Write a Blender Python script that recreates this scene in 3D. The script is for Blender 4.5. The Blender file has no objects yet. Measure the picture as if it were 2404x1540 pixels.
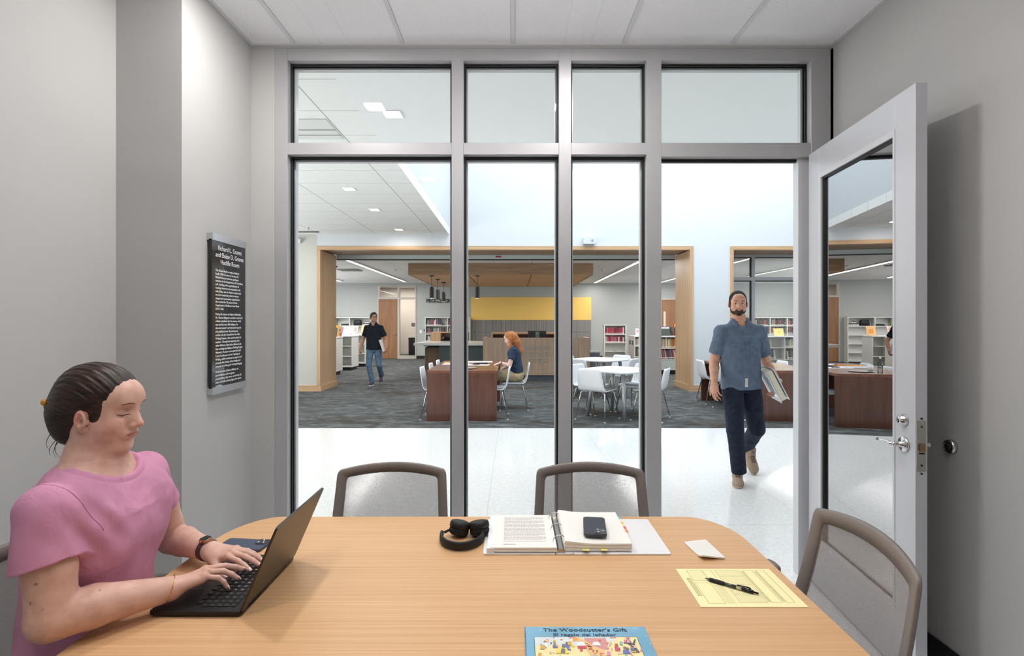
import bpy, math, random
import numpy as np
from mathutils import Vector, Matrix

scene = bpy.context.scene
COL = scene.collection
PI = math.pi
RND = random.Random(7)

# ------------------------------------------------------------------ camera
cam_d = bpy.data.cameras.new('camera')
cam = bpy.data.objects.new('camera', cam_d)
COL.objects.link(cam)
cam.location = (0, 0, 1.48)
cam.rotation_euler = (PI / 2, 0, 0)
cam_d.sensor_width = 36
cam_d.sensor_fit = 'HORIZONTAL'
cam_d.lens = 36 * 1220 / 2404
cam_d.shift_x = -2 / 2404
cam_d.shift_y = -14 / 2404
cam_d.clip_start = 0.02
cam_d.clip_end = 120
scene.camera = cam

# ------------------------------------------------------------------ world, exposure
scene.view_settings.view_transform = 'Standard'
scene.view_settings.look = 'None'
scene.view_settings.exposure = 0.12
scene.view_settings.gamma = 1.0
scene.view_settings.use_curve_mapping = False
world = bpy.data.worlds.new('world')
scene.world = world
world.use_nodes = True
world.node_tree.nodes['Background'].inputs[0].default_value = (0.75, 0.85, 1.0, 1)
world.node_tree.nodes['Background'].inputs[1].default_value = 0.6


def area_light(name, loc, size, power, color=(1, 1, 1), rot=(0, 0, 0), size_y=None, spread=None):
    d = bpy.data.lights.new(name, 'AREA')
    d.energy = power
    d.color = color
    d.shape = 'RECTANGLE'
    d.size = size
    d.size_y = size_y or size
    if spread:
        d.spread = spread
    o = bpy.data.objects.new(name, d)
    o.location = loc
    o.rotation_euler = rot
    COL.objects.link(o)
    return o


# daylight falling through the skylight of the double-height lobby
area_light('skylight_daylight', (3.0, 8.35, 6.85), 8.4, 520, (0.88, 0.955, 1.0), size_y=5.0)
# recessed downlights of the meeting room (lamps inside the square trims below; the rear two are added fill)
ROOM_LAMPS = [(-1.02, 2.28), (0.375, 2.28), (-0.95, 0.35), (0.34, 0.35)]
ROOM_POWER = [14, 13, 7, 9]
# added fill lights at the corridor end and library sides, no windows built there
area_light('corridor_fill_light', (-7.45, 7.2, 1.9), 6.5, 330, (0.93, 0.97, 1.0), rot=(math.radians(118), 0, math.radians(-90)), size_y=2.6)
area_light('library_fill_light', (12.4, 15.5, 1.7), 8.0, 260, (0.90, 0.96, 1.0), rot=(math.radians(98), 0, math.radians(90)), size_y=2.4)
area_light('library_fill_light', (-8.9, 16.5, 1.7), 7.0, 150, (0.95, 0.97, 1.0), rot=(math.radians(98), 0, math.radians(-90)), size_y=2.4)
for (lx, ly), pw in zip(ROOM_LAMPS, ROOM_POWER):
    area_light('downlight_lamp', (lx, ly, 3.068), 0.13, pw, (1.0, 0.975, 0.95))
# added uplight that brightens the ceiling, out of view above the table
area_light('ceiling_fill_light', (-0.1, 1.35, 2.62), 1.7, 20, (0.98, 0.985, 1.0), rot=(PI, 0, 0), size_y=0.05)
# the corridor downlights
HALL_LAMPS = [(-1.08, 4.67), (-2.3, 7.29), (-2.3, 8.64), (-2.3, 10.5), (-2.3, 5.6), (-4.6, 7.3), (-4.6, 9.8)]
for lx, ly in HALL_LAMPS:
    area_light('corridor_lamp', (lx, ly, 3.336), 0.14, 9, (1.0, 0.93, 0.86))
# linear fixtures of the library; the last one is added for fill
LINES = [(-4.13, 12.95, 20.0), (3.22, 13.0, 20.5), (-6.5, 13.5, 19.75), (5.75, 12.5, 20.3), (7.95, 12.8, 17.6), (10.3, 13.5, 19.8)]
for lx, y0, y1 in LINES:
    area_light('linear_lamp', (lx, (y0 + y1) / 2, 3.012), 0.09, 125, (1.0, 0.97, 0.94), size_y=y1 - y0)
# daylight on the carpet side reading area comes down the same void; bare area lights under the wood canopy, no fixtures modelled
for lx, ly in [(-1.6, 17.0), (0.2, 17.0), (1.8, 17.0), (-1.6, 14.8), (1.6, 14.8)]:
    area_light('canopy_lamp', (lx, ly, 2.70), 0.10, 11, (1.0, 0.92, 0.82))


# ------------------------------------------------------------------ material helpers
def lin(c):
    return tuple(((v / 255) / 12.92 if v / 255 <= 0.04045 else ((v / 255 + 0.055) / 1.055) ** 2.4) for v in c) + (1.0,)


MATS = {}


def new_mat(name):
    m = bpy.data.materials.new(name)
    m.use_nodes = True
    nt = m.node_tree
    b = nt.nodes['Principled BSDF']
    MATS[name] = m
    return m, nt, b


def mat(name, c, rough=0.5, metal=0.0, spec=0.5, vary=0.0, vscale=8.0, bump=0.0, bscale=60.0, coat=0.0, emis=None, estr=0.0, sheen=0.0, sss=0.0):
    """plain surface with a little procedural variation and bump"""
    if name in MATS:
        return MATS[name]
    m, nt, b = new_mat(name)
    b.inputs['Base Color'].default_value = lin(c)
    b.inputs['Roughness'].default_value = rough
    b.inputs['Metallic'].default_value = metal
    b.inputs['Specular IOR Level'].default_value = spec
    b.inputs['Coat Weight'].default_value = coat
    b.inputs['Sheen Weight'].default_value = sheen
    if sss:
        b.inputs['Subsurface Weight'].default_value = sss
        b.inputs['Subsurface Radius'].default_value = (0.012, 0.005, 0.003)
        b.inputs['Subsurface Scale'].default_value = 1.0
    if emis:
        b.inputs['Emission Color'].default_value = lin(emis)
        b.inputs['Emission Strength'].default_value = estr
    tc = nt.nodes.new('ShaderNodeTexCoord')
    if vary:
        n = nt.nodes.new('ShaderNodeTexNoise')
        n.inputs['Scale'].default_value = vscale
        n.inputs['Detail'].default_value = 4
        nt.links.new(tc.outputs['Object'], n.inputs['Vector'])
        mx = nt.nodes.new('ShaderNodeMixRGB')
        a = lin(c)
        mx.inputs[1].default_value = tuple(v * (1 - vary) for v in a[:3]) + (1,)
        mx.inputs[2].default_value = tuple(min(1, v * (1 + vary)) for v in a[:3]) + (1,)
        nt.links.new(n.outputs['Fac'], mx.inputs[0])
        nt.links.new(mx.outputs[0], b.inputs['Base Color'])
    if bump:
        n = nt.nodes.new('ShaderNodeTexNoise')
        n.inputs['Scale'].default_value = bscale
        n.inputs['Detail'].default_value = 5
        nt.links.new(tc.outputs['Object'], n.inputs['Vector'])
        bp = nt.nodes.new('ShaderNodeBump')
        bp.inputs['Strength'].default_value = bump
        bp.inputs['Distance'].default_value = 0.002
        nt.links.new(n.outputs['Fac'], bp.inputs['Height'])
        nt.links.new(bp.outputs[0], b.inputs['Normal'])
    return m


def ramp(nt, stops):
    r = nt.nodes.new('ShaderNodeValToRGB')
    e = r.color_ramp.elements
    while len(e) > len(stops):
        e.remove(e[-1])
    while len(e) < len(stops):
        e.new(0.5)
    for i, (p, c) in enumerate(stops):
        e[i].position = p
        e[i].color = lin(c) if len(c) == 3 else c
    return r


def coords(nt, scale=(1, 1, 1), loc=(0, 0, 0), rot=(0, 0, 0), kind='Object'):
    tc = nt.nodes.new('ShaderNodeTexCoord')
    mp = nt.nodes.new('ShaderNodeMapping')
    mp.inputs['Scale'].default_value = scale
    mp.inputs['Location'].default_value = loc
    mp.inputs['Rotation'].default_value = rot
    nt.links.new(tc.outputs[kind], mp.inputs['Vector'])
    return mp


def wood(name, c1, c2, scale, rough=0.4, coat=0.0, mid=None, lo=0.35, hi=0.65, spec=0.4):
    """straight-grained veneer: noise stretched along the grain (the axis with the small scale)"""
    if name in MATS:
        return MATS[name]
    m, nt, b = new_mat(name)
    mp = coords(nt, scale)
    n = nt.nodes.new('ShaderNodeTexNoise')
    n.inputs['Scale'].default_value = 1.0
    n.inputs['Detail'].default_value = 6
    n.inputs['Roughness'].default_value = 0.65
    nt.links.new(mp.outputs[0], n.inputs['Vector'])
    r = ramp(nt, [(lo, c1), (hi, c2)])
    nt.links.new(n.outputs['Fac'], r.inputs[0])
    nt.links.new(r.outputs[0], b.inputs['Base Color'])
    b.inputs['Roughness'].default_value = rough
    b.inputs['Coat Weight'].default_value = coat
    b.inputs['Specular IOR Level'].default_value = spec
    return m


def glass_mat(name, tint=(1, 1, 1), ior=1.5, boost=1.0, base=0.0):
    """thin pane: see-through plus a Fresnel reflection"""
    m = bpy.data.materials.new(name)
    m.use_nodes = True
    nt = m.node_tree
    nt.nodes.clear()
    out = nt.nodes.new('ShaderNodeOutputMaterial')
    tr = nt.nodes.new('ShaderNodeBsdfTransparent')
    tr.inputs[0].default_value = (*tint, 1)
    gl = nt.nodes.new('ShaderNodeBsdfGlossy')
    gl.inputs['Roughness'].default_value = 0.0
    fr = nt.nodes.new('ShaderNodeFresnel')
    fr.inputs[0].default_value = ior
    mt = nt.nodes.new('ShaderNodeMath')
    mt.operation = 'MULTIPLY_ADD'
    mt.use_clamp = True
    mt.inputs[1].default_value = boost
    mt.inputs[2].default_value = base
    mx = nt.nodes.new('ShaderNodeMixShader')
    nt.links.new(fr.outputs[0], mt.inputs[0])
    nt.links.new(mt.outputs[0], mx.inputs[0])
    nt.links.new(tr.outputs[0], mx.inputs[1])
    nt.links.new(gl.outputs[0], mx.inputs[2])
    nt.links.new(mx.outputs[0], out.inputs[0])
    MATS[name] = m
    return m


# ------------------------------------------------------------------ geometry helpers
def thing(name, label, cat, loc=(0, 0, 0), rotz=0.0, group=None):
    o = bpy.data.objects.new(name, None)
    o.empty_display_size = 0.05
    COL.objects.link(o)
    o.location = loc
    o.rotation_euler = (0, 0, rotz)
    return tag(o, label, cat, group)


def tag(o, label, cat, group=None):
    o['label'] = label
    o['category'] = cat
    if group:
        o['group'] = group
    return o


def struct(o, label=None, cat=None):
    o['kind'] = 'structure'
    if label:
        o['label'] = label
        o['category'] = cat or 'structure'
    return o


def wloc(o):
    v = Vector((0, 0, 0))
    while o is not None:
        v = v + Vector(o.location)
        o = o.parent
    return v


class G:
    def __init__(self):
        self.v = []
        self.f = []

    def add(self, vs, fs):
        n = len(self.v)
        self.v.extend([tuple(p) for p in vs])
        self.f.extend([tuple(i + n for i in f) for f in fs])
        return self

    def box(self, x0, x1, y0, y1, z0, z1):
        return self.add([(x0, y0, z0), (x1, y0, z0), (x1, y1, z0), (x0, y1, z0), (x0, y0, z1), (x1, y0, z1), (x1, y1, z1), (x0, y1, z1)],
                        [(0, 3, 2, 1), (4, 5, 6, 7), (0, 1, 5, 4), (1, 2, 6, 5), (2, 3, 7, 6), (3, 0, 4, 7)])

    def obox(self, c, size, M):
        sx, sy, sz = [s / 2 for s in size]
        g = G().box(-sx, sx, -sy, sy, -sz, sz)
        return self.add([Vector(c) + M @ Vector(p) for p in g.v], g.f)

    def hexa(self, p):
        """8 corners: bottom ring 0-3, top ring 4-7"""
        return self.add(p, [(0, 3, 2, 1), (4, 5, 6, 7), (0, 1, 5, 4), (1, 2, 6, 5), (2, 3, 7, 6), (3, 0, 4, 7)])

    def ring_stack(self, rings, cap=True, closed=False):
        n = len(rings[0])
        vs = [p for r in rings for p in r]
        fs = []
        m = len(rings)
        for i in range(m - 1 + (1 if closed else 0)):
            a, b = i * n, ((i + 1) % m) * n
            for j in range(n):
                k = (j + 1) % n
                fs.append((a + j, a + k, b + k, b + j))
        if cap and not closed:
            fs.append(tuple(reversed(range(n))))
            fs.append(tuple((m - 1) * n + j for j in range(n)))
        return self.add(vs, fs)

    def cyl(self, p0, p1, r0, r1=None, n=16, cap=True):
        return self.tube([p0, p1], [r0, r0 if r1 is None else r1], n, cap)

    def tube(self, pts, r, n=10, cap=True, closed=False, sx=1.0, up=None):
        pts = [Vector(p) for p in pts]
        rr = r if isinstance(r, (list, tuple)) else [r] * len(pts)
        rings = []
        prev = None
        m = len(pts)
        for i, p in enumerate(pts):
            if closed:
                t = pts[(i + 1) % m] - pts[i - 1]
            else:
                t = (pts[min(i + 1, m - 1)] - pts[max(i - 1, 0)])
            t.normalize()
            if prev is None:
                ref = Vector(up) if up else (Vector((0, 0, 1)) if abs(t.z) < 0.9 else Vector((1, 0, 0)))
                a = ref - t * ref.dot(t)
            else:
                a = prev - t * prev.dot(t)
            a.normalize()
            prev = a
            b = t.cross(a)
            rings.append([p + (a * math.cos(2 * PI * j / n) * sx + b * math.sin(2 * PI * j / n)) * rr[i] for j in range(n)])
        return self.ring_stack(rings, cap, closed)

    def lathe(self, prof, c=(0, 0, 0), M=None, n=24):
        """prof: (radius, height) pairs, axis = local z"""
        M = M or Matrix.Identity(3)
        rings = [[Vector(c) + M @ Vector((r * math.cos(2 * PI * j / n), r * math.sin(2 * PI * j / n), h)) for j in range(n)] for r, h in prof]
        return self.ring_stack(rings)

    def prism(self, poly, z0, z1, f=None):
        """polygon in (u, v) extruded from z0 to z1; f maps (u, v, w) to a point"""
        f = f or (lambda u, v, w: (u, v, w))
        n = len(poly)
        return self.ring_stack([[f(u, v, z0) for u, v in poly], [f(u, v, z1) for u, v in poly]])

    def patch(self, fn, nu, nv, closed_u=False):
        vs = [fn(i / (nu - (0 if closed_u else 1)), j / (nv - 1)) for j in range(nv) for i in range(nu)]
        fs = []
        for j in range(nv - 1):
            for i in range(nu if closed_u else nu - 1):
                k = (i + 1) % nu
                fs.append((j * nu + i, j * nu + k, (j + 1) * nu + k, (j + 1) * nu + i))
        return self.add(vs, fs)

    def build(self, name, m, parent=None, smooth=False, bevel=0.0, seg=2, solid=0.0, sub=0, local=False, keep=False, wn=False):
        vs = self.v
        if parent is not None and not local:
            o0 = wloc(parent)
            vs = [(p[0] - o0.x, p[1] - o0.y, p[2] - o0.z) for p in vs]
            loc = (0, 0, 0)
        elif parent is None and not keep:
            xs, ys, zs = zip(*[(p[0], p[1], p[2]) for p in vs])
            loc = ((min(xs) + max(xs)) / 2, (min(ys) + max(ys)) / 2, min(zs))
            vs = [(p[0] - loc[0], p[1] - loc[1], p[2] - loc[2]) for p in vs]
        else:
            loc = (0, 0, 0)
        me = bpy.data.meshes.new(name)
        me.from_pydata([tuple(p) for p in vs], [], self.f)
        me.validate()
        me.update()
        if smooth:
            me.polygons.foreach_set('use_smooth', [True] * len(me.polygons))
        o = bpy.data.objects.new(name, me)
        COL.objects.link(o)
        o.location = loc
        if parent is not None:
            o.parent = parent
        if m is not None:
            me.materials.append(m)
        if solid:
            md = o.modifiers.new('s', 'SOLIDIFY')
            md.thickness = solid
            md.offset = 0
        if bevel:
            md = o.modifiers.new('b', 'BEVEL')
            md.width = bevel
            md.segments = seg
            md.limit_method = 'ANGLE'
            md.angle_limit = math.radians(40)
        if sub:
            md = o.modifiers.new('d', 'SUBSURF')
            md.levels = sub
            md.render_levels = sub
        if wn or (smooth and bevel):
            me.polygons.foreach_set('use_smooth', [True] * len(me.polygons))
            md = o.modifiers.new('w', 'WEIGHTED_NORMAL')
            md.keep_sharp = True
        return o


def B(x0, x1, y0, y1, z0, z1):
    return G().box(x0, x1, y0, y1, z0, z1)


def rrect(w, h, r, n=6, cx=0.0, cy=0.0):
    """rounded rectangle outline, counter-clockwise"""
    pts = []
    for k, (sx, sy) in enumerate([(1, 1), (-1, 1), (-1, -1), (1, -1)]):
        for i in range(n + 1):
            a = PI / 2 * k + PI / 2 * i / n
            pts.append((cx + sx * (w / 2 - r) + r * math.cos(a), cy + sy * (h / 2 - r) + r * math.sin(a)))
    return pts


def copy_tree(o, parent=None):
    c = o.copy()
    COL.objects.link(c)
    c.parent = parent
    for ch in list(o.children):
        copy_tree(ch, c)
    return c


def text_mesh(body, size, m, name, parent, M, depth=0.0006, align='CENTER', space=1.0, line=1.0, bold=0.0, extra_sx=1.0):
    """lettering as a thin mesh; M places the text's own x-right, y-up plane in the world"""
    cu = bpy.data.curves.new(name, 'FONT')
    cu.body = body
    cu.size = size
    cu.align_x = align
    cu.space_character = space
    cu.space_line = line
    cu.extrude = depth
    cu.offset = bold
    cu.resolution_u = 3
    tmp = bpy.data.objects.new(name + '_tmp', cu)
    COL.objects.link(tmp)
    dg = bpy.context.evaluated_depsgraph_get()
    dg.update()
    me = bpy.data.meshes.new_from_object(tmp.evaluated_get(dg))
    bpy.data.objects.remove(tmp)
    bpy.data.curves.remove(cu)
    o0 = wloc(parent) if parent is not None else Vector((0, 0, 0))
    sxm = Matrix.Diagonal((extra_sx, 1, 1, 1))
    me.transform(Matrix.Translation(-o0) @ M @ sxm)
    me.materials.clear()
    me.materials.append(m)
    o = bpy.data.objects.new(name, me)
    COL.objects.link(o)
    if parent is not None:
        o.parent = parent
    return o


def frame4(o, x, y, z):
    """matrix from an origin and three axes"""
    x, y, z = Vector(x).normalized(), Vector(y).normalized(), Vector(z).normalized()
    return Matrix(((x.x, y.x, z.x, o[0]), (x.y, y.y, z.y, o[1]), (x.z, y.z, z.z, o[2]), (0, 0, 0, 1)))


def rotz3(a):
    return Matrix.Rotation(a, 3, 'Z')
# ================================================================== materials of the place
wall_m = mat('wall_paint_grey', (184, 183, 181), 0.85, spec=0.2, bump=0.05, bscale=300)
white_wall_m = mat('wall_paint_white', (232, 234, 234), 0.8, spec=0.2)
lib_wall_m = mat('library_wall_paint', (174, 176, 174), 0.85, spec=0.2)
alu_m = mat('satin_aluminium', (178, 177, 179), 0.42, metal=0.25, spec=0.5)
black_gasket = mat('black_gasket', (14, 15, 17), 0.45)
trim_white = mat('fixture_white', (232, 232, 232), 0.4)
base_black = mat('black_rubber_base', (24, 24, 26), 0.6)
chrome = mat('polished_chrome', (215, 215, 215), 0.12, metal=1.0)
steel = mat('brushed_steel', (172, 170, 166), 0.3, metal=1.0)
oak = wood('oak_veneer_vertical', (184, 148, 112), (208, 174, 138), (30, 30, 0.8), 0.45)
oak_h = wood('oak_veneer_horizontal', (184, 146, 108), (208, 172, 134), (0.8, 30, 30), 0.45)
desk_oak = wood('greyed_oak_veneer', (158, 132, 112), (186, 160, 138), (22, 22, 1.0), 0.5)
mahogany = wood('dark_cherry_veneer', (86, 52, 42), (110, 70, 56), (18, 18, 0.9), 0.28, coat=0.2)
mahogany_top = wood('dark_cherry_top', (112, 68, 52), (134, 86, 66), (18, 0.9, 18), 0.25, coat=0.3)
table_top_m = wood('light_oak_laminate', (202, 156, 110), (222, 180, 134), (1.6, 170, 40), 0.42, lo=0.3, hi=0.7, spec=0.35)
white_lam = mat('white_laminate', (235, 236, 237), 0.35)
white_shelf = mat('white_painted_shelving', (222, 222, 218), 0.5)
glass = glass_mat('clear_glass', (0.985, 0.992, 0.99), 1.38, 0.32)
door_glass = glass_mat('reflective_door_glass', (0.52, 0.55, 0.58), 1.6, 1.3, 0.55)
lib_glass = glass_mat('library_glass', (0.86, 0.87, 0.86), 1.5, 1.0)


def lamp_mat(name, s, c=(255, 248, 238)):
    m = bpy.data.materials.new(name)
    m.use_nodes = True
    nt = m.node_tree
    nt.nodes.clear()
    e = nt.nodes.new('ShaderNodeEmission')
    e.inputs[0].default_value = lin(c)
    e.inputs[1].default_value = s
    o = nt.nodes.new('ShaderNodeOutputMaterial')
    nt.links.new(e.outputs[0], o.inputs[0])
    return m


lamp_lens = lamp_mat('lamp_lens', 3.0)


def math_node(nt, op, a, b=None):
    n = nt.nodes.new('ShaderNodeMath')
    n.operation = op
    for i, x in enumerate((a, b)):
        if x is None:
            continue
        if isinstance(x, (int, float)):
            n.inputs[i].default_value = x
        else:
            nt.links.new(x, n.inputs[i])
    return n.outputs[0]


def line_mask(nt, coord_out, spacing, offset, width):
    """1 on thin joint lines every spacing metres"""
    a = math_node(nt, 'SUBTRACT', coord_out, offset)
    a = math_node(nt, 'DIVIDE', a, spacing)
    a = math_node(nt, 'FRACT', a)
    a = math_node(nt, 'SUBTRACT', a, 0.5)
    a = math_node(nt, 'ABSOLUTE', a)
    return math_node(nt, 'GREATER_THAN', a, 0.5 - width / spacing / 2)


def joint_material(name, base_stops, noise_scale, lines, line_col, rough, bump=0.0, flecks=None, coat=0.0):
    m, nt, b = new_mat(name)
    tc = nt.nodes.new('ShaderNodeTexCoord')
    sp = nt.nodes.new('ShaderNodeSeparateXYZ')
    nt.links.new(tc.outputs['Object'], sp.inputs[0])
    n = nt.nodes.new('ShaderNodeTexNoise')
    n.inputs['Scale'].default_value = noise_scale
    n.inputs['Detail'].default_value = 6
    nt.links.new(tc.outputs['Object'], n.inputs['Vector'])
    r = ramp(nt, base_stops)
    nt.links.new(n.outputs['Fac'], r.inputs[0])
    col = r.outputs[0]
    if flecks:
        for sc, thr, c in flecks:
            v = nt.nodes.new('ShaderNodeTexVoronoi')
            v.inputs['Scale'].default_value = sc
            nt.links.new(tc.outputs['Object'], v.inputs['Vector'])
            k = math_node(nt, 'LESS_THAN', v.outputs['Distance'], thr)
            mx = nt.nodes.new('ShaderNodeMixRGB')
            nt.links.new(k, mx.inputs[0])
            nt.links.new(col, mx.inputs[1])
            mx.inputs[2].default_value = lin(c)
            col = mx.outputs[0]
    mask = None
    for ax, spc, off, w in lines:
        k = line_mask(nt, sp.outputs[ax], spc, off, w)
        mask = k if mask is None else math_node(nt, 'MAXIMUM', mask, k)
    if mask is not None:
        mx = nt.nodes.new('ShaderNodeMixRGB')
        nt.links.new(mask, mx.inputs[0])
        nt.links.new(col, mx.inputs[1])
        mx.inputs[2].default_value = lin(line_col)
        col = mx.outputs[0]
    nt.links.new(col, b.inputs['Base Color'])
    b.inputs['Roughness'].default_value = rough
    b.inputs['Coat Weight'].default_value = coat
    if bump:
        bp = nt.nodes.new('ShaderNodeBump')
        bp.inputs['Strength'].default_value = bump
        bp.inputs['Distance'].default_value = 0.003
        nt.links.new(n.outputs['Fac'], bp.inputs['Height'])
        nt.links.new(bp.outputs[0], b.inputs['Normal'])
    return m


terrazzo = joint_material('terrazzo', [(0.35, (232, 233, 232)), (0.65, (242, 243, 243))], 30, [('X', 1.2, -1.4, 0.003), ('Y', 3.46, 3.79, 0.004)],
                          (196, 194, 188), 0.14, flecks=[(90, 0.16, (176, 170, 160)), (60, 0.10, (120, 116, 110))])
tile_m = joint_material('acoustic_tile', [(0.3, (236, 236, 240)), (0.7, (250, 250, 253))], 160, [], (200, 200, 200), 0.9, bump=0.6)
hall_ceil_m = joint_material('corridor_ceiling_tile', [(0.3, (238, 238, 235)), (0.7, (242, 242, 239))], 6,
                             [('X', 1.2, -1.70, 0.012), ('Y', 0.6, 0.4, 0.008)], (176, 176, 172), 0.85)
lib_ceil_m = joint_material('library_ceiling_tile', [(0.3, (232, 232, 230)), (0.7, (236, 236, 234))], 6,
                            [('X', 1.9, -5.2, 0.012), ('Y', 3.6, 13.2, 0.012)], (176, 176, 174), 0.85)
plain_white = mat('plasterboard_white', (212, 215, 218), 0.85, spec=0.2)


def carpet_material():
    m, nt, b = new_mat('streaked_carpet')
    mp = coords(nt, (1.7, 4.6, 1))
    n1 = nt.nodes.new('ShaderNodeTexNoise')
    n1.inputs['Scale'].default_value = 2.2
    n1.inputs['Detail'].default_value = 7
    n1.inputs['Roughness'].default_value = 0.60
    n1.inputs['Distortion'].default_value = 1.2
    nt.links.new(mp.outputs[0], n1.inputs['Vector'])
    r = ramp(nt, [(0.30, (64, 65, 65)), (0.46, (86, 88, 88)), (0.58, (108, 111, 112)), (0.74, (138, 143, 145))])
    nt.links.new(n1.outputs['Fac'], r.inputs[0])
    mp2 = coords(nt, (0.35, 0.9, 1), (3, 1, 0))
    n2 = nt.nodes.new('ShaderNodeTexNoise')
    n2.inputs['Scale'].default_value = 1.6
    nt.links.new(mp2.outputs[0], n2.inputs['Vector'])
    r2 = ramp(nt, [(0.52, (255, 255, 255)), (0.72, (206, 190, 176))])
    nt.links.new(n2.outputs['Fac'], r2.inputs[0])
    mx = nt.nodes.new('ShaderNodeMixRGB')
    mx.blend_type = 'MULTIPLY'
    mx.inputs[0].default_value = 1.0
    nt.links.new(r.outputs[0], mx.inputs[1])
    nt.links.new(r2.outputs[0], mx.inputs[2])
    mp3 = coords(nt, (1, 1, 1))
    n3 = nt.nodes.new('ShaderNodeTexNoise')
    n3.inputs['Scale'].default_value = 140
    nt.links.new(mp3.outputs[0], n3.inputs['Vector'])
    r3 = ramp(nt, [(0.3, (190, 190, 190)), (0.7, (255, 255, 255))])
    nt.links.new(n3.outputs['Fac'], r3.inputs[0])
    m2 = nt.nodes.new('ShaderNodeMixRGB')
    m2.blend_type = 'MULTIPLY'
    m2.inputs[0].default_value = 0.7
    nt.links.new(mx.outputs[0], m2.inputs[1])
    nt.links.new(r3.outputs[0], m2.inputs[2])
    nt.links.new(m2.outputs[0], b.inputs['Base Color'])
    b.inputs['Roughness'].default_value = 0.95
    b.inputs['Specular IOR Level'].default_value = 0.15
    return m


carpet = carpet_material()

# ================================================================== meeting room shell
XL, XR = -1.81, 1.85            # side walls; the pier on the left stands out to -1.51
CZ = 3.086
struct(B(-7.6, 12.6, -1.5, 7.25, -0.1, 0).build('floor', terrazzo, keep=True), 'pale speckled terrazzo floor of room and corridor', 'floor')
struct(B(-9.1, 12.6, 7.25, 24.2, -0.1, 0).build('floor_carpet', carpet, keep=True), 'streaked grey blue carpet floor of the library', 'floor')
struct(B(XL - 0.12, XL, -1.5, 3.0, 0, CZ).build('wall_left', wall_m, keep=True), 'pale grey painted wall behind the seated woman', 'wall')
struct(B(XL, -1.51, 2.37, 3.12, 0, CZ).build('wall_left_pier', wall_m, keep=True), 'grey wall pier that carries the black plaque', 'wall')
struct(B(XR, XR + 0.12, -1.5, 3.12, 0, CZ).build('wall_right', wall_m, keep=True), 'grey painted wall behind the open door', 'wall')
struct(B(XL - 0.12, XR + 0.12, -1.62, -1.5, 0, CZ).build('wall_back', wall_m, keep=True), 'grey wall behind the viewer', 'wall')
g = B(-1.51, -1.375, 3.0, 3.12, 0, CZ)
g.box(-1.375, 1.85, 3.0, 3.12, 3.063, CZ)
struct(g.build('wall_front', wall_m, keep=True), 'narrow grey wall strip between pier and glazing', 'wall')
struct(B(1.84, 1.849, -1.5, 2.98, 0, 0.10).build('baseboard_right', base_black, keep=True), 'black rubber baseboard below the door stop', 'baseboard')
struct(B(XL + 0.001, XL + 0.01, -1.5, 2.37, 0, 0.10).build('baseboard_left', base_black, keep=True), 'black rubber baseboard behind the woman', 'baseboard')

# ceiling: 2 ft acoustic tiles in a lay-in grid
ceil = struct(B(XL - 0.12, XR + 0.12, -1.62, 3.12, CZ + 0.01, CZ + 0.12).build('ceiling', plain_white, keep=True), 'white tiled ceiling of the meeting room', 'ceiling')
g = G()
tx = [-1.51 - 0.30] + [-1.257 + 0.629 * i for i in range(5)] + [XR]
tx = [-1.82, -1.257, -0.634, 0.0, 0.638, 1.262, XR]
for i in range(len(tx) - 1):
    for j in range(4):
        y1 = 3.0 - j * 1.22
        y0 = y1 - 1.22
        hole = [l for l in ROOM_LAMPS if tx[i] < l[0] < tx[i + 1] and y0 < l[1] < y1]
        a, b_, c_, d_ = tx[i] + 0.010, tx[i + 1] - 0.010, y0 + 0.010, y1 - 0.010
        if hole:
            hx, hy = hole[0]
            s = 0.078
            for r_ in ((a, hx - s, c_, d_), (hx + s, b_, c_, d_), (hx - s, hx + s, c_, hy - s), (hx - s, hx + s, hy + s, d_)):
                g.box(*r_, CZ - 0.004, CZ + 0.01)
        else:
            g.box(a, b_, c_, d_, CZ - 0.004, CZ + 0.01)
g.build('ceiling_tiles', tile_m, ceil, bevel=0.003, seg=1)
g = G()
for x in tx[1:-1]:
    g.box(x - 0.011, x + 0.011, -1.5, 3.0, CZ - 0.010, CZ - 0.003)
for j in range(4):
    y = 3.0 - j * 1.22
    g.box(XL, XR, y - 0.016, y + 0.006 if j else y, CZ - 0.011, CZ - 0.004)
g.box(-1.51, -1.49, 2.37, 3.0, CZ - 0.012, CZ - 0.003)
g.box(XR - 0.02, XR, -1.5, 3.0, CZ - 0.012, CZ - 0.003)
g.build('ceiling_grid', mat('ceiling_grid_white', (222, 222, 226), 0.5), ceil)
for k, (lx, ly) in enumerate(ROOM_LAMPS):
    lab = ['square recessed downlight in the ceiling above the laptop', 'square recessed downlight above the open binder',
           'square recessed downlight behind the viewer on the woman\'s side', 'square recessed downlight added as unseen fill behind the viewer on the door side'][k]
    t = thing('ceiling_downlight', lab, 'light', (lx, ly, CZ - 0.01), group='meeting room downlights')
    g = G()
    for a in (-1, 1):
        g.box(lx + a * 0.080 - 0.010, lx + a * 0.080 + 0.010, ly - 0.090, ly + 0.090, CZ - 0.012, CZ + 0.03)
        g.box(lx - 0.070, lx + 0.070, ly + a * 0.080 - 0.010, ly + a * 0.080 + 0.010, CZ - 0.012, CZ + 0.03)
    g.build('trim_ring', mat('downlight_trim', (235, 235, 235), 0.4), t)
    B(lx - 0.070, lx + 0.070, ly - 0.070, ly + 0.070, CZ + 0.004, CZ + 0.012).build('lens', lamp_lens, t)

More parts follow.
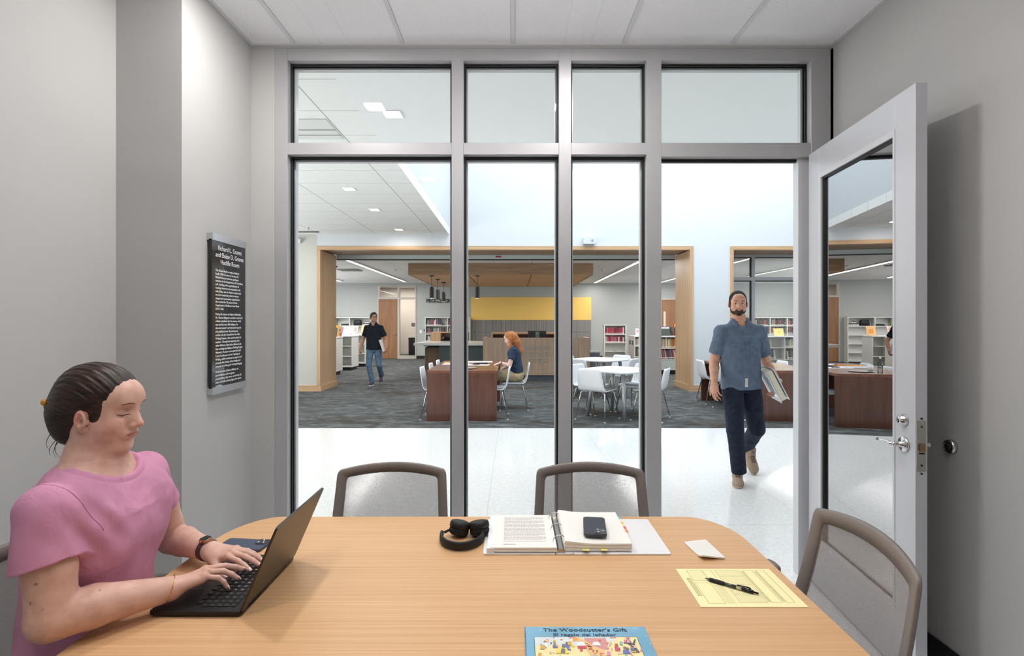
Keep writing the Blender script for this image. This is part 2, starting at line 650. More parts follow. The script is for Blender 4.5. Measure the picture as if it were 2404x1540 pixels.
t = thing('fill_light_housing', 'slim white linear uplight added over the meeting table as ceiling fill', 'light', (-0.1, 1.35, 2.56))  # added fixture body around the ceiling fill light, out of view
B(-0.97, 0.77, 1.315, 1.385, 2.565, 2.612).build('housing', trim_white, t, bevel=0.003)
for x in (-0.8, 0.6):
    G().cyl((x, 1.35, 2.61), (x, 1.35, CZ - 0.005), 0.002, n=6).build('suspension_wire', chrome, t)

# ================================================================== storefront: aluminium frame and panes
FY0, FY1 = 3.0, 3.115
HEAD, TR0, TR1 = (2.99, 3.063), 2.447, 2.515
MUL = [(-1.375, -1.302), (-0.354, -0.285), (0.266, 0.337), (0.772, 0.858), (1.722, 1.835)]
fr = G()
for i, (a, b_) in enumerate(MUL):
    fr.box(a, b_, FY0, FY1, 0, 3.063)
fr.box(-1.302, 1.722, FY0 + 0.001, FY1 - 0.001, 2.99, 3.063)
for i in range(4):
    a, b_ = MUL[i][1], MUL[i + 1][0]
    fr.box(a, b_, FY0 + 0.001, FY1 - 0.001, TR0 - (0.012 if i == 3 else 0), TR1)
    if i < 3:
        fr.box(a, b_, FY0 + 0.001, FY1 - 0.001, 0, 0.10)
sf = struct(fr.build('window_1', alu_m, keep=True, bevel=0.0015, seg=1), 'grey aluminium glazed partition frame between meeting room and corridor', 'window')
gk, pn = G(), []
stops = G()
for i in range(4):
    a, b_ = MUL[i][1], MUL[i + 1][0]
    for lo, hi in ((0.10, TR0), (TR1, 2.99)):
        if i == 3 and lo < 1:
            continue
        for y0, y1, w in ((3.045, 3.052, 0.011), (3.066, 3.073, 0.011)):
            gk.box(a, a + w, y0, y1, lo, hi)
            gk.box(b_ - w, b_, y0, y1, lo, hi)
            gk.box(a + w, b_ - w, y0, y1, lo, lo + w)
            gk.box(a + w, b_ - w, y0, y1, hi - w, hi)
        pn.append((a, b_, lo, hi))
# black weather strip across the door head
gk.box(0.858, 1.722, 3.05, 3.075, 2.418, 2.434)
gk.build('gasket', black_gasket, sf)
for a, b_, lo, hi in pn:
    B(a, b_, 3.055, 3.062, lo, hi).build('pane', glass, sf)
# bright stop beads on the corridor side
g = G()
for a, b_, lo, hi in pn:
    g.box(a, a + 0.018, 3.080, 3.112, lo, hi)
    g.box(b_ - 0.018, b_, 3.080, 3.112, lo, hi)
    g.box(a + 0.018, b_ - 0.018, 3.080, 3.112, hi - 0.018, hi)
g.build('glazing_bead', mat('bead_light_aluminium', (205, 207, 210), 0.4, metal=0.2), sf)
g = G()
g.box(1.664, 1.722, 3.03, 3.085, 0.0, 2.435)
g.box(0.858, 0.872, 3.05, 3.10, 0.0, 2.435)
g.box(0.872, 1.664, 3.06, 3.10, 2.425, 2.4349)
g.build('door_stop_bead', mat('jamb_light_aluminium', (205, 206, 210), 0.4, metal=0.2), sf)

# ================================================================== the open door
HX, HY = 1.700, 2.985
ang = math.atan2(1.614 - HX, -(2.077 - HY))      # swing away from straight into the room
door = thing('door_1', 'open light grey aluminium door with tall glass pane', 'door', (HX, HY, 0))
door['kind'] = 'structure'
W_, T_ = 0.905, 0.045
door_m = mat('door_light_aluminium', (198, 199, 204), 0.36, metal=0.25)
# local frame: door runs along -y from the hinge, thickness toward +x
g = G()
g.box(0, T_, -0.118, 0, 0.012, 2.44)
g.box(0, T_, -W_, -W_ + 0.128, 0.012, 2.44)
g.box(0, T_, -W_ + 0.128, -0.118, 2.30, 2.44)
g.box(0, T_, -W_ + 0.128, -0.118, 0.012, 0.26)
leaf = g.build('door_leaf', door_m, door, local=True, bevel=0.001, seg=1)
g = G()
for x0 in (-0.002, T_ - 0.010):
    g.box(x0, x0 + 0.012, -0.140, -0.1185, 0.26, 2.30)
    g.box(x0, x0 + 0.012, -W_ + 0.1285, -W_ + 0.142, 0.26, 2.30)
    g.box(x0, x0 + 0.012, -W_ + 0.142, -0.140, 2.272, 2.2995)
    g.box(x0, x0 + 0.012, -W_ + 0.142, -0.140, 0.2605, 0.285)
g.build('glazing_bead', mat('door_bead', (206, 206, 210), 0.4, metal=0.2), door, local=True)
g = G()
for a, b_, c_, d_ in ((-0.152, -0.140, 0.285, 2.272), (-W_ + 0.142, -W_ + 0.146, 0.285, 2.272)):
    g.box(0.008, 0.036, a, b_, c_, d_)
g.box(0.008, 0.036, -W_ + 0.146, -0.152, 2.262, 2.272)
g.build('gasket', black_gasket, door, local=True)
B(0.019, 0.026, -W_ + 0.142, -0.146, 0.27, 2.28).build('pane', door_glass, door, local=True)
# lever set, deadbolt, lock edge plate
ly = -W_ + 0.066
for side in (-1, 1):
    x = 0 if side < 0 else T_
    g = G()
    g.lathe([(0.032, 0), (0.032, 0.006), (0.029, 0.010), (0.012, 0.011), (0.012, 0.045), (0.0115, 0.05)], (x, ly, 0.975), Matrix(((0, 0, side), (0, 1, 0), (-side, 0, 0))), 28)
    lv = g.build('lever_handle', chrome, door, smooth=True, local=True, bevel=0)
    pts = [(x + side * 0.047, ly + 0.002 + 0.02 * i, 0.975 + 0.002 * math.sin(i)) for i in range(6)]
    h = G().tube(pts, [0.0105, 0.0105, 0.010, 0.0095, 0.009, 0.008], 12, sx=0.8)
    h.build('lever', chrome, lv, smooth=True, local=True)
    if side < 0:
        g = G().lathe([(0.026, 0), (0.026, 0.004), (0.020, 0.020), (0.016, 0.022), (0.0155, 0.024)], (x, ly, 1.075), Matrix(((0, 0, side), (0, 1, 0), (-side, 0, 0))), 24)
        db = g.build('deadbolt_cylinder', chrome, door, smooth=True, local=True)
        B(x - 0.0262, x - 0.0242, ly - 0.002, ly + 0.002, 1.064, 1.080).build('keyway', black_gasket, db, local=True)
g = B(0.006, T_ - 0.006, -W_ - 0.0015, -W_ + 0.001, 0.880, 1.085)
lp = g.build('lock_plate', steel, door, local=True, bevel=0.0004, seg=1)
B(0.013, T_ - 0.013, -W_ - 0.009, -W_ - 0.0015, 0.962, 0.992).build('latch_bolt', mat('worn_brass', (150, 118, 84), 0.35, metal=0.9), lp, local=True, bevel=0.001)
g = G()
for z in (0.872, 1.093, 0.905, 1.06):
    g.cyl((T_ / 2, -W_ - 0.003, z), (T_ / 2, -W_ + 0.001, z), 0.004, n=10)
g.box(0.012, T_ - 0.012, -W_ - 0.002, -W_ - 0.0012, 0.950, 0.957)
g.build('screw', mat('dark_screw', (60, 56, 52), 0.4, metal=0.8), lp, local=True)
for z in (0.25, 1.2, 2.2):
    G().cyl((0.022, 0.006, z - 0.05), (0.022, 0.006, z + 0.05), 0.006, n=10).build('hinge', door_m, door, local=True, smooth=True)
door.rotation_euler = (0, 0, -abs(ang) if HX > 1.614 else abs(ang))

# wall bumper
t = thing('door_stop', 'round chrome door stop with black rubber on the wall', 'door stop', (XR - 0.002, 2.19, 0.955))
MX = Matrix(((0, 0, -1), (0, 1, 0), (1, 0, 0)))
G().lathe([(0.031, 0), (0.031, 0.010), (0.027, 0.018), (0.019, 0.019), (0.019, 0.012)], (XR, 2.19, 0.955), MX, 28).build('collar', chrome, t, smooth=True)
G().lathe([(0.0185, 0.008), (0.0185, 0.017), (0.014, 0.022), (0.004, 0.024)], (XR, 2.19, 0.955), MX, 24).build('rubber_pad', base_black, t, smooth=True)

# ================================================================== corridor / lobby
WY = 11.1
g = G()
g.box(3.85, 4.64, WY, WY + 0.12, 0, 3.10)                   # white pier between the openings
g.box(-4.18, 12.6, WY, WY + 0.12, 3.10, 3.35)
g.box(-7.6, 12.6, WY, WY + 0.12, 3.35, 6.95)
struct(B(-7.6, -4.18, WY, WY + 0.12, 0, 3.35).build('wall_corridor_end', mat('wall_paint_greige', (198, 196, 186), 0.85, spec=0.2), keep=True), 'greige wall between the frame and the oak jamb', 'wall')
struct(g.build('wall_lobby_far', plain_white, keep=True), 'tall white lobby wall above the oak-lined openings', 'wall')
struct(B(-7.72, -7.6, 3.115, 12.2, 0, 6.95).build('wall_lobby_left', white_wall_m, keep=True), 'white end wall of the corridor', 'wall')
struct(B(7.9, 8.02, 3.115, 11.1, 0, 6.95).build('wall_lobby_right', plain_white, keep=True), 'white side wall of the lobby', 'wall')
struct(B(-7.6, -1.51, 3.0, 3.12, 0, 3.5).build('wall_corridor_left', white_wall_m, keep=True), 'corridor side wall beyond the meeting room', 'wall')
struct(B(1.85, 7.9, 3.0, 3.12, 0, 3.5).build('wall_corridor_right', white_wall_m, keep=True), 'corridor side wall beyond the door', 'wall')
struct(B(-7.6, -1.36, 3.12, WY, 3.35, 3.50).build('ceiling_corridor', hall_ceil_m, keep=True), 'white tiled low ceiling of the corridor', 'ceiling')
struct(B(-1.36, 7.9, 3.0, 5.62, 3.35, 3.50).build('ceiling_corridor_near', mat('plaster_ceiling', (240, 241, 240), 0.85), keep=True), 'plain white low ceiling outside the glazing', 'ceiling')
struct(B(-1.51, -1.36, 5.62, WY, 3.50, 6.95).build('wall_void_left', plain_white, keep=True), 'white side of the skylight void', 'wall')
struct(B(-1.36, 7.9, 5.50, 5.62, 3.50, 6.95).build('wall_void_near', plain_white, keep=True), 'white near side of the skylight void', 'wall')
sk = struct(B(-1.6, 8.1, 5.4, 11.3, 6.95, 7.05).build('ceiling_void', plain_white, keep=True), 'white roof of the double-height lobby', 'ceiling')
g = G()
for i in range(6):
    g.box(-1.2 + i * 1.68, -1.14 + i * 1.68, 5.8, 10.9, 6.87, 6.95)
g.build('skylight_frame', alu_m, sk)

trim_m = mat('white_trim', (238, 238, 238), 0.5)
for k, (lx, ly) in enumerate(HALL_LAMPS):
    if k == 0:
        lab = 'square downlight in the corridor ceiling above the glazed transom'
    elif k in (1, 2, 3):
        lab = ['', 'nearest of three square downlights in a row in the corridor ceiling', 'middle of three square downlights in a row in the corridor ceiling', 'square downlight in the corridor ceiling closest to the oak opening'][k]
    else:
        lab = 'square corridor downlight ' + ['hidden above the transom bar', 'beyond the pier with the plaque, closer to the glazing', 'beyond the pier with the plaque, closer to the oak opening', 'above the middle transom panes', 'above the door transom pane'][k - 4]
    t = thing('ceiling_downlight', lab, 'light', (lx, ly, 3.35), group='corridor downlights')
    g = G()
    for a in (-1, 1):
        g.box(lx + a * 0.082 - 0.006, lx + a * 0.082 + 0.006, ly - 0.088, ly + 0.088, 3.342, 3.352)
        g.box(lx - 0.076, lx + 0.076, ly + a * 0.082 - 0.006, ly + a * 0.082 + 0.006, 3.342, 3.352)
    g.build('trim_ring', trim_m, t)
    B(lx - 0.076, lx + 0.076, ly - 0.076, ly + 0.076, 3.346, 3.351).build('lens', lamp_lens, t)
t = thing('access_panel', 'flush white access panel with slot diffuser in corridor ceiling', 'ceiling panel', (-2.0, 5.0, 3.35))
g = G()
g.box(-2.6, -1.72, 4.78, 5.30, 3.342, 3.3499)
g.build('panel', mat('panel_white', (222, 222, 218), 0.8), t, bevel=0.002)
g = G()
g.box(-2.6, -1.72, 5.03, 5.045, 3.3405, 3.3425)
g.box(-2.6, -1.72, 5.17, 5.185, 3.3405, 3.3425)
g.build('slot', mat('slot_grey', (120, 120, 118), 0.8), t)
t = thing('sprinkler_head', 'small white sprinkler head in the corridor ceiling', 'sprinkler', (-4.06, 10.3, 3.3))
G().lathe([(0.03, 0.05), (0.03, 0.042), (0.008, 0.04), (0.008, 0.01), (0.018, 0.008), (0.018, 0.0)], (-4.06, 10.3, 3.3), n=14).build('nozzle', chrome, t, smooth=True)
t = thing('slot_diffuser', 'dark linear air slot where corridor ceiling meets wall', 'vent', (-4.45, 10.75, 3.34))
B(-4.9, -4.02, 10.72, 10.78, 3.338, 3.3495).build('slot', mat('dark_slot', (70, 70, 68), 0.7), t)

# oak lined openings
lin_m = oak
g = G()
g.box(-4.18, -4.11, WY - 0.02, WY + 0.14, 0.13, 3.02)
g.box(3.78, 3.85, WY - 0.02, WY + 0.14, 0.13, 3.02)
g.box(4.64, 4.71, WY - 0.02, WY + 0.14, 0.13, 3.02)
g.box(-4.185, -4.115, WY + 0.14, WY + 1.0, 0.0, 3.02)
g.box(3.785, 3.855, WY + 0.14, WY + 1.0, 0.0, 3.02)
g.box(4.645, 4.715, WY + 0.14, WY + 1.0, 0.0, 3.02)
tr1 = struct(g.build('trim_1', oak, keep=True), 'oak lined jambs of the library openings', 'trim')
g = G()
g.box(-4.18, 3.85, WY - 0.02, WY + 0.14, 3.022, 3.10)
g.box(4.64, 7.9, WY - 0.02, WY + 0.14, 3.022, 3.10)
struct(g.build('trim_2', oak_h, keep=True), 'oak head trim over the library openings', 'trim')
g = G()
for a, b_ in ((-4.115, 3.785), (4.715, 7.9)):
    x = a
    while x < b_:
        e = min(x + 1.2, b_)
        g.box(x + 0.003, e - 0.003, WY + 0.14, WY + 0.56, 3.04, 3.06)
        g.box(x + 0.003, e - 0.003, WY + 0.568, WY + 0.99, 3.04, 3.06)
        x += 1.2
struct(g.build('ceiling_soffit', wood('soffit_veneer', (150, 122, 98), (176, 148, 120), (1.0, 20, 20), 0.5), keep=True), 'wood panelled soffit inside the library opening', 'ceiling')
g = G()
g.box(-7.6, -4.181, WY - 0.03, WY - 0.001, 0, 0.125)
g.box(-4.18, -4.085, WY - 0.03, WY + 1.0, 0, 0.125)
g.box(3.76, 4.70, WY - 0.03, WY - 0.001, 0, 0.125)
g.box(3.76, 3.86, WY - 0.001, WY + 1.0, 0, 0.125)
g.box(4.63, 4.74, WY - 0.001, WY + 1.0, 0, 0.125)
struct(g.build('baseboard_lobby', oak_h, keep=True), 'oak baseboard along the lobby wall and jambs', 'baseboard')
# inner walls closing the jambs (library side)
g = G()
g.box(-9.1, -4.185, 11.95, 12.1, 0, 3.05)
g.box(3.86, 4.64, WY + 0.12, 12.1, 0, 3.05)
g.box(-9.1, 12.6, 11.3, 12.1, 3.065, 3.35)
struct(g.build('wall_library_near', lib_wall_m, keep=True), 'library side of the lobby wall', 'wall')
# rolling gate housing across the opening
t = thing('gate_housing', 'pale grey rolling gate housing across the top of the opening', 'gate housing', (-0.16, 12.1, 2.93))
B(-4.11, 3.78, 12.105, 12.25, 2.945, 3.0495).build('housing', mat('gate_grey', (190, 200, 198), 0.45), t)
g = B(-4.11, 3.78, 12.105, 12.20, 2.925, 2.944)
g.build('bottom_bar', black_gasket, t)
g = G()
for i in range(40):
    x = -4.0 + i * 0.2
    if x < 3.7:
        g.box(x, x + 0.012, 12.10, 12.105, 3.036, 3.047)
        g.box(x, min(x + 0.2, 3.7), 12.104, 12.105, 3.041, 3.042)
g.build('rivet', mat('rivet_dark', (90, 92, 92), 0.5), t)
t2 = thing('warning_sticker', 'small red sticker on the rolling gate housing', 'sticker', (-0.335, 12.10, 2.97))
B(-0.40, -0.27, 12.098, 12.104, 2.985, 3.02).build('sheet', mat('sticker_red', (170, 40, 70), 0.5), t2)
for x, lab in ((-3.78, 'small sprinkler under the soffit by the oak jamb on the walking side of the shelves'), (3.16, 'small sprinkler under the soffit near the white pier'), (6.1, 'small sprinkler under the soffit above the glazed bay')):
    t = thing('sprinkler_head', lab, 'sprinkler', (x, 11.6, 2.99))
    G().lathe([(0.025, 0.05), (0.025, 0.045), (0.007, 0.04), (0.007, 0.01), (0.016, 0.008), (0.016, 0.0)], (x, 11.6, 2.99), n=12).build('nozzle', chrome, t, smooth=True)

# second opening: aluminium glazing with the library behind
g = G()
for a, b_ in ((4.715, 4.76), (5.53, 5.61), (6.77, 6.85), (7.84, 7.9)):
    g.box(a, b_, 12.04, 12.14, 0, 3.06)
for a, b_ in ((4.76, 5.53), (5.61, 6.77), (6.85, 7.84)):
    g.box(a, b_, 12.041, 12.139, 2.98, 3.06)
    g.box(a, b_, 12.041, 12.139, 2.44, 2.52)
    g.box(a, b_, 12.041, 12.139, 0, 0.10)
w2 = struct(g.build('window_2', alu_m, keep=True), 'grey framed glazed bay looking into the library', 'window')
g = G()
for a, b_ in ((4.76, 5.53), (5.61, 6.77), (6.85, 7.84)):
    for lo, hi in ((0.10, 2.44), (2.52, 2.98)):
        B(a, b_, 12.087, 12.093, lo, hi).build('pane', lib_glass, w2)
        g.box(b_ - 0.03, b_, 12.05, 12.085, lo, hi)
        g.box(a, b_ - 0.03, 12.05, 12.085, hi - 0.02, hi)
g.build('gasket', black_gasket, w2)

# ================================================================== library shell
BY = 21.0
g = G()
g.box(-9.1, -5.47, BY, BY + 0.15, 0, 3.05)
g.box(-3.90, 12.6, BY, BY + 0.15, 0, 3.05)
g.box(-5.47, -3.90, BY, BY + 0.15, 2.97, 3.05)
struct(g.build('wall_library_back', lib_wall_m, keep=True), 'pale grey back wall of the library', 'wall')
struct(B(-9.22, -9.1, 12.1, 24.3, 0, 3.05).build('wall_library_left', lib_wall_m, keep=True), 'grey side wall of the library', 'wall')
struct(B(12.6, 12.72, 7.25, 21.2, 0, 3.05).build('wall_library_right', lib_wall_m, keep=True), 'grey side wall at the far end of the library', 'wall')
lc = struct(B(-9.1, 12.6, 12.1, 24.3, 3.05, 3.15).build('ceiling_library', lib_ceil_m, keep=True), 'pale panelled ceiling of the library', 'ceiling')
struct(B(-9.1, -3.2, 24.0, 24.15, 0, 3.05).build('wall_office_back', mat('office_wall', (236, 226, 216), 0.8), keep=True), 'warm white wall of the office behind the sidelight', 'wall')
struct(B(-3.3, -3.2, 21.15, 24.0, 0, 3.05).build('wall_office_side', mat('office_wall', (236, 226, 216), 0.8), keep=True), 'warm white side wall of the back office', 'wall')
struct(B(-3.9, 12.6, 20.985, 20.999, 0, 0.12).build('baseboard_library', base_black, keep=True), 'dark baseboard along the library back wall', 'baseboard')
area_light('office_lamp', (-5.0, 22.6, 3.0), 1.2, 55, (1.0, 0.94, 0.88))

lab_l = {0: 'bright linear ceiling light nearest the oak jamb, running from the gate toward the wood door', 1: 'bright linear ceiling light beyond the wood canopy above the white tables',
         2: 'short end of a linear ceiling light above the low shelves by the oak jamb', 3: 'linear ceiling light by the white pier above the display shelves',
         4: 'long linear ceiling light seen through the glazed bay', 5: 'linear ceiling light added as fill at the far end of the glazed bay'}
for k, (lx, y0, y1) in enumerate(LINES):
    t = thing('linear_light', lab_l[k], 'light', (lx, (y0 + y1) / 2, 3.02), group='linear lights in the library ceiling')
    g = G()
    g.box(lx - 0.058, lx - 0.05, y0 - 0.01, y1 + 0.01, 3.015, 3.0495)
    g.box(lx + 0.05, lx + 0.058, y0 - 0.01, y1 + 0.01, 3.015, 3.0495)
    g.build('housing', trim_m, t)
    B(lx - 0.05, lx + 0.05, y0, y1, 3.024, 3.04).build('diffuser', lamp_mat('linear_lens', 3.5), t)
t = thing('ceiling_speaker', 'round black ceiling speaker above the low shelves', 'speaker', (-5.05, 14.6, 3.03))
G().lathe([(0.12, 0.02), (0.12, 0.0), (0.09, -0.02), (0.02, -0.022)], (-5.05, 14.6, 3.03), n=20).build('grille', base_black, t, smooth=True)
t = thing('ceiling_diffuser', 'square grey air diffuser in the library ceiling beside the linear light', 'vent', (-4.9, 15.4, 3.04))
g = G()
for i in range(4):
    s = 0.3 - i * 0.07
    for a in (-1, 1):
        g.box(-4.9 - s, -4.9 + s, 15.6 + a * s - 0.012, 15.6 + a * s + 0.012, 3.03, 3.05)
        g.box(-4.9 + a * s - 0.012, -4.9 + a * s + 0.012, 15.6 - s, 15.6 + s, 3.03, 3.05)
g.build('louver', mat('vent_grey', (150, 150, 148), 0.6), t)
for x, y, lab in ((-3.55, 15.6, 'small smoke detector on the library ceiling by the long linear light'), (-3.2, 17.3, 'small smoke detector next to the wood canopy corner'), (2.7, 15.5, 'small smoke detector beyond the canopy above the white tables')):
    t = thing('smoke_detector', lab, 'smoke detector', (x, y, 3.0))
    G().lathe([(0.06, 0.05), (0.06, 0.03), (0.045, 0.01), (0.01, 0.005)], (x, y, 3.0), n=16).build('dome', trim_m, t, smooth=True)

# back door with sidelight and transom
g = G()
for a, b_ in ((-5.47, -5.42), (-4.66, -4.58), (-3.95, -3.90)):
    g.box(a, b_, BY - 0.02, BY + 0.16, 0, 2.97)
g.box(-5.42, -4.66, BY - 0.019, BY + 0.159, 2.40, 2.48)
g.box(-4.58, -3.95, BY - 0.019, BY + 0.159, 2.40, 2.48)
g.box(-5.47, -3.90, BY - 0.019, BY + 0.159, 2.92, 2.97)
g.box(-4.58, -3.95, BY - 0.019, BY + 0.159, 0, 0.12)
fw = struct(g.build('window_3', mat('frame_warm_grey', (186, 180, 172), 0.5), keep=True), 'warm grey frame with transom and sidelight at the library back wall', 'window')
B(-5.42, -3.95, BY + 0.06, BY + 0.066, 2.48, 2.92).build('pane', glass, fw)
B(-4.58, -3.95, BY + 0.06, BY + 0.066, 0.12, 2.40).build('pane', glass, fw)
d2 = thing('door_2', 'closed brown wood door beside the bright sidelight', 'door', (-5.04, BY, 0))
d2['kind'] = 'structure'
door_wood = wood('door_veneer', (134, 94, 64), (158, 116, 84), (16, 16, 0.8), 0.4)
B(-5.42, -4.66, BY + 0.01, BY + 0.055, 0.01, 2.40).build('leaf', door_wood, d2)
hg = G().cyl((-4.74, BY - 0.05, 1.0), (-4.74, BY + 0.01, 1.0), 0.025, n=14)
hg.tube([(-4.74, BY - 0.05, 1.0), (-4.80, BY - 0.05, 1.0), (-4.86, BY - 0.05, 0.99)], 0.01, 8)
hg.build('handle', chrome, d2, smooth=True)
t = thing('wall_sign', 'small grey room sign seen through the sidelight', 'sign', (-4.22, 23.98, 1.3))
B(-4.68, -4.44, 23.975, 23.995, 1.30, 1.44).build('plate', mat('sign_grey', (120, 112, 106), 0.5), t)
t = thing('waste_bin', 'tall black bin standing behind the sidelight', 'bin', (-4.2, 22.2, 0))
B(-4.42, -4.05, 22.0, 22.35, 0.02, 0.78).build('body', base_black, t, bevel=0.01)
B(-4.43, -4.04, 21.99, 22.36, 0.78, 0.82).build('lid', black_gasket, t, bevel=0.01)
d3 = thing('door_3', 'brown wood door at the far corner beyond the display shelves', 'door', (6.35, BY, 0))
d3['kind'] = 'structure'
B(6.0, 6.72, BY - 0.03, BY - 0.001, 0.01, 2.38).build('leaf', door_wood, d3)
g = G()
g.box(5.94, 6.0, BY - 0.05, BY - 0.001, 0, 2.44)
g.box(6.72, 6.78, BY - 0.05, BY - 0.001, 0, 2.44)
g.box(6.0, 6.72, BY - 0.05, BY - 0.001, 2.38, 2.44)
g.build('frame', mat('frame_warm_grey', (186, 180, 172), 0.5), d3)
t = thing('light_switch', 'small white light switch on the wall by the sidelight', 'switch', (-3.6, BY - 0.01, 1.1))
B(-3.76, -3.68, BY - 0.012, BY - 0.001, 1.03, 1.15).build('plate', trim_m, t)
t = thing('thermostat', 'small dark thermostat on the wall next to the bookcase', 'thermostat', (-3.56, BY - 0.01, 1.1))
B(-3.60, -3.52, BY - 0.02, BY - 0.001, 1.10, 1.19).build('case', mat('dark_plastic', (70, 72, 74), 0.5), t)
# wall camera boxes of the lobby
t = thing('wall_speaker', 'small white box speaker on the white lobby wall', 'speaker', (1.62, WY - 0.08, 3.13))
B(1.49, 1.75, WY - 0.12, WY - 0.001, 3.13, 3.28).build('case', mat('speaker_white', (208, 212, 212), 0.5), t, bevel=0.008)
G().cyl((1.68, WY - 0.124, 3.20), (1.68, WY - 0.119, 3.20), 0.03, n=16).build('cone', mat('speaker_cone', (160, 164, 164), 0.6), t)
t = thing('emergency_light', 'small white twin-head emergency light high on the lobby wall by the frame', 'emergency light', (-4.55, WY - 0.06, 3.15))
B(-4.66, -4.52, WY - 0.06, WY - 0.001, 3.16, 3.26).build('case', trim_m, t, bevel=0.006)
g = G()
for x in (-4.64, -4.54):
    g.lathe([(0.035, 0), (0.045, 0.03), (0.01, 0.032)], (x, WY - 0.06, 3.21), Matrix(((1, 0, 0), (0, 0, -1), (0, 1, 0))), 14)
g.build('lamp_head', trim_m, t, smooth=True)
# ================================================================== meeting table
TZ = 0.74
t = thing('meeting_table', 'large light oak meeting table with rounded corners in the room', 'table', (-0.11, 1.30, 0))
def table_outline(x0, x1, y0, y1, rx, ry, n=10):
    pts = []
    for k, (sx, sy) in enumerate([(1, 1), (-1, 1), (-1, -1), (1, -1)]):
        cx = x1 - rx if sx > 0 else x0 + rx
        cy = y1 - ry if sy > 0 else y0 + ry
        for i in range(n + 1):
            a = PI / 2 * k + PI / 2 * i / n
            pts.append((cx + rx * math.cos(a), cy + ry * math.sin(a)))
    return pts
g = G()
ol = table_outline(-1.015, 0.795, 0.60, 1.978, 0.15, 0.22)
ol2 = table_outline(-1.005, 0.785, 0.61, 1.968, 0.145, 0.215)
g.ring_stack([[(x, y, TZ - 0.030) for x, y in ol2], [(x, y, TZ - 0.024) for x, y in ol], [(x, y, TZ - 0.0035) for x, y in ol], [(x * 0.998, y * 0.999, TZ) for x, y in ol]])
g.build('table_top', table_top_m, t)
for y in (0.95, 1.62):
    B(-0.60, 0.38, y - 0.02, y + 0.02, TZ - 0.075, TZ - 0.031).build('apron', mat('table_metal_grey', (120, 118, 116), 0.4, metal=0.4), t)
for sx in (-0.62, 0.36):
    B(sx - 0.05, sx + 0.05, 0.98, 1.60, 0.03, TZ - 0.031).build('leg', mat('table_metal_grey', (120, 118, 116), 0.4, metal=0.4), t, bevel=0.01)
    B(sx - 0.07, sx + 0.07, 0.86, 1.72, 0.0, 0.03).build('foot', mat('table_metal_grey', (120, 118, 116), 0.4, metal=0.4), t, bevel=0.01)

# ================================================================== mesh task chairs
chair_frame_m = mat('taupe_plastic', (128, 119, 114), 0.45, vary=0.04)


def mesh_fabric():
    m, nt, b = new_mat('woven_chair_mesh')
    b.inputs['Base Color'].default_value = lin((132, 123, 118))
    b.inputs['Roughness'].default_value = 0.8
    b.inputs['Specular IOR Level'].default_value = 0.1
    mp = coords(nt, (1, 1, 1), kind='UV')
    out = [n for n in nt.nodes if n.type == 'OUTPUT_MATERIAL'][0]
    w1 = nt.nodes.new('ShaderNodeTexNoise')
    w1.inputs['Scale'].default_value = 800
    w1.inputs['Detail'].default_value = 2
    tc = nt.nodes.new('ShaderNodeTexCoord')
    nt.links.new(tc.outputs['Object'], w1.inputs['Vector'])
    r = ramp(nt, [(0.40, (0.56, 0.56, 0.56, 1)), (0.60, (0.80, 0.80, 0.80, 1))])
    nt.links.new(w1.outputs['Fac'], r.inputs[0])
    tr = nt.nodes.new('ShaderNodeBsdfTransparent')
    mx = nt.nodes.new('ShaderNodeMixShader')
    nt.links.new(r.outputs[0], mx.inputs[0])
    nt.links.new(tr.outputs[0], mx.inputs[1])
    nt.links.new(b.outputs[0], mx.inputs[2])
    nt.links.new(mx.outputs[0], out.inputs[0])
    nt.nodes.remove(mp)
    return m


mesh_m = mesh_fabric()
arm_white = mat('arm_bracket_white', (226, 226, 226), 0.3)
seat_m = mat('charcoal_seat_fabric', (58, 58, 60), 0.9, bump=0.3, bscale=400)


def back_pt(u, v, off=0.0):
    """u -1..1 across, v 0..1 up the backrest; local chair frame, sitter looks along +y"""
    v = max(0.0, v)
    w = 0.500 - 0.048 * v
    arch = 0.024 * v * (1 - u * u)
    z = 0.445 + 0.412 * v + arch
    lean = 0.205 + 0.105 * v ** 1.25 + 0.018 * math.sin(v * PI)
    y = -lean + 0.040 * u * u - off
    return Vector((u * w / 2, y, z))


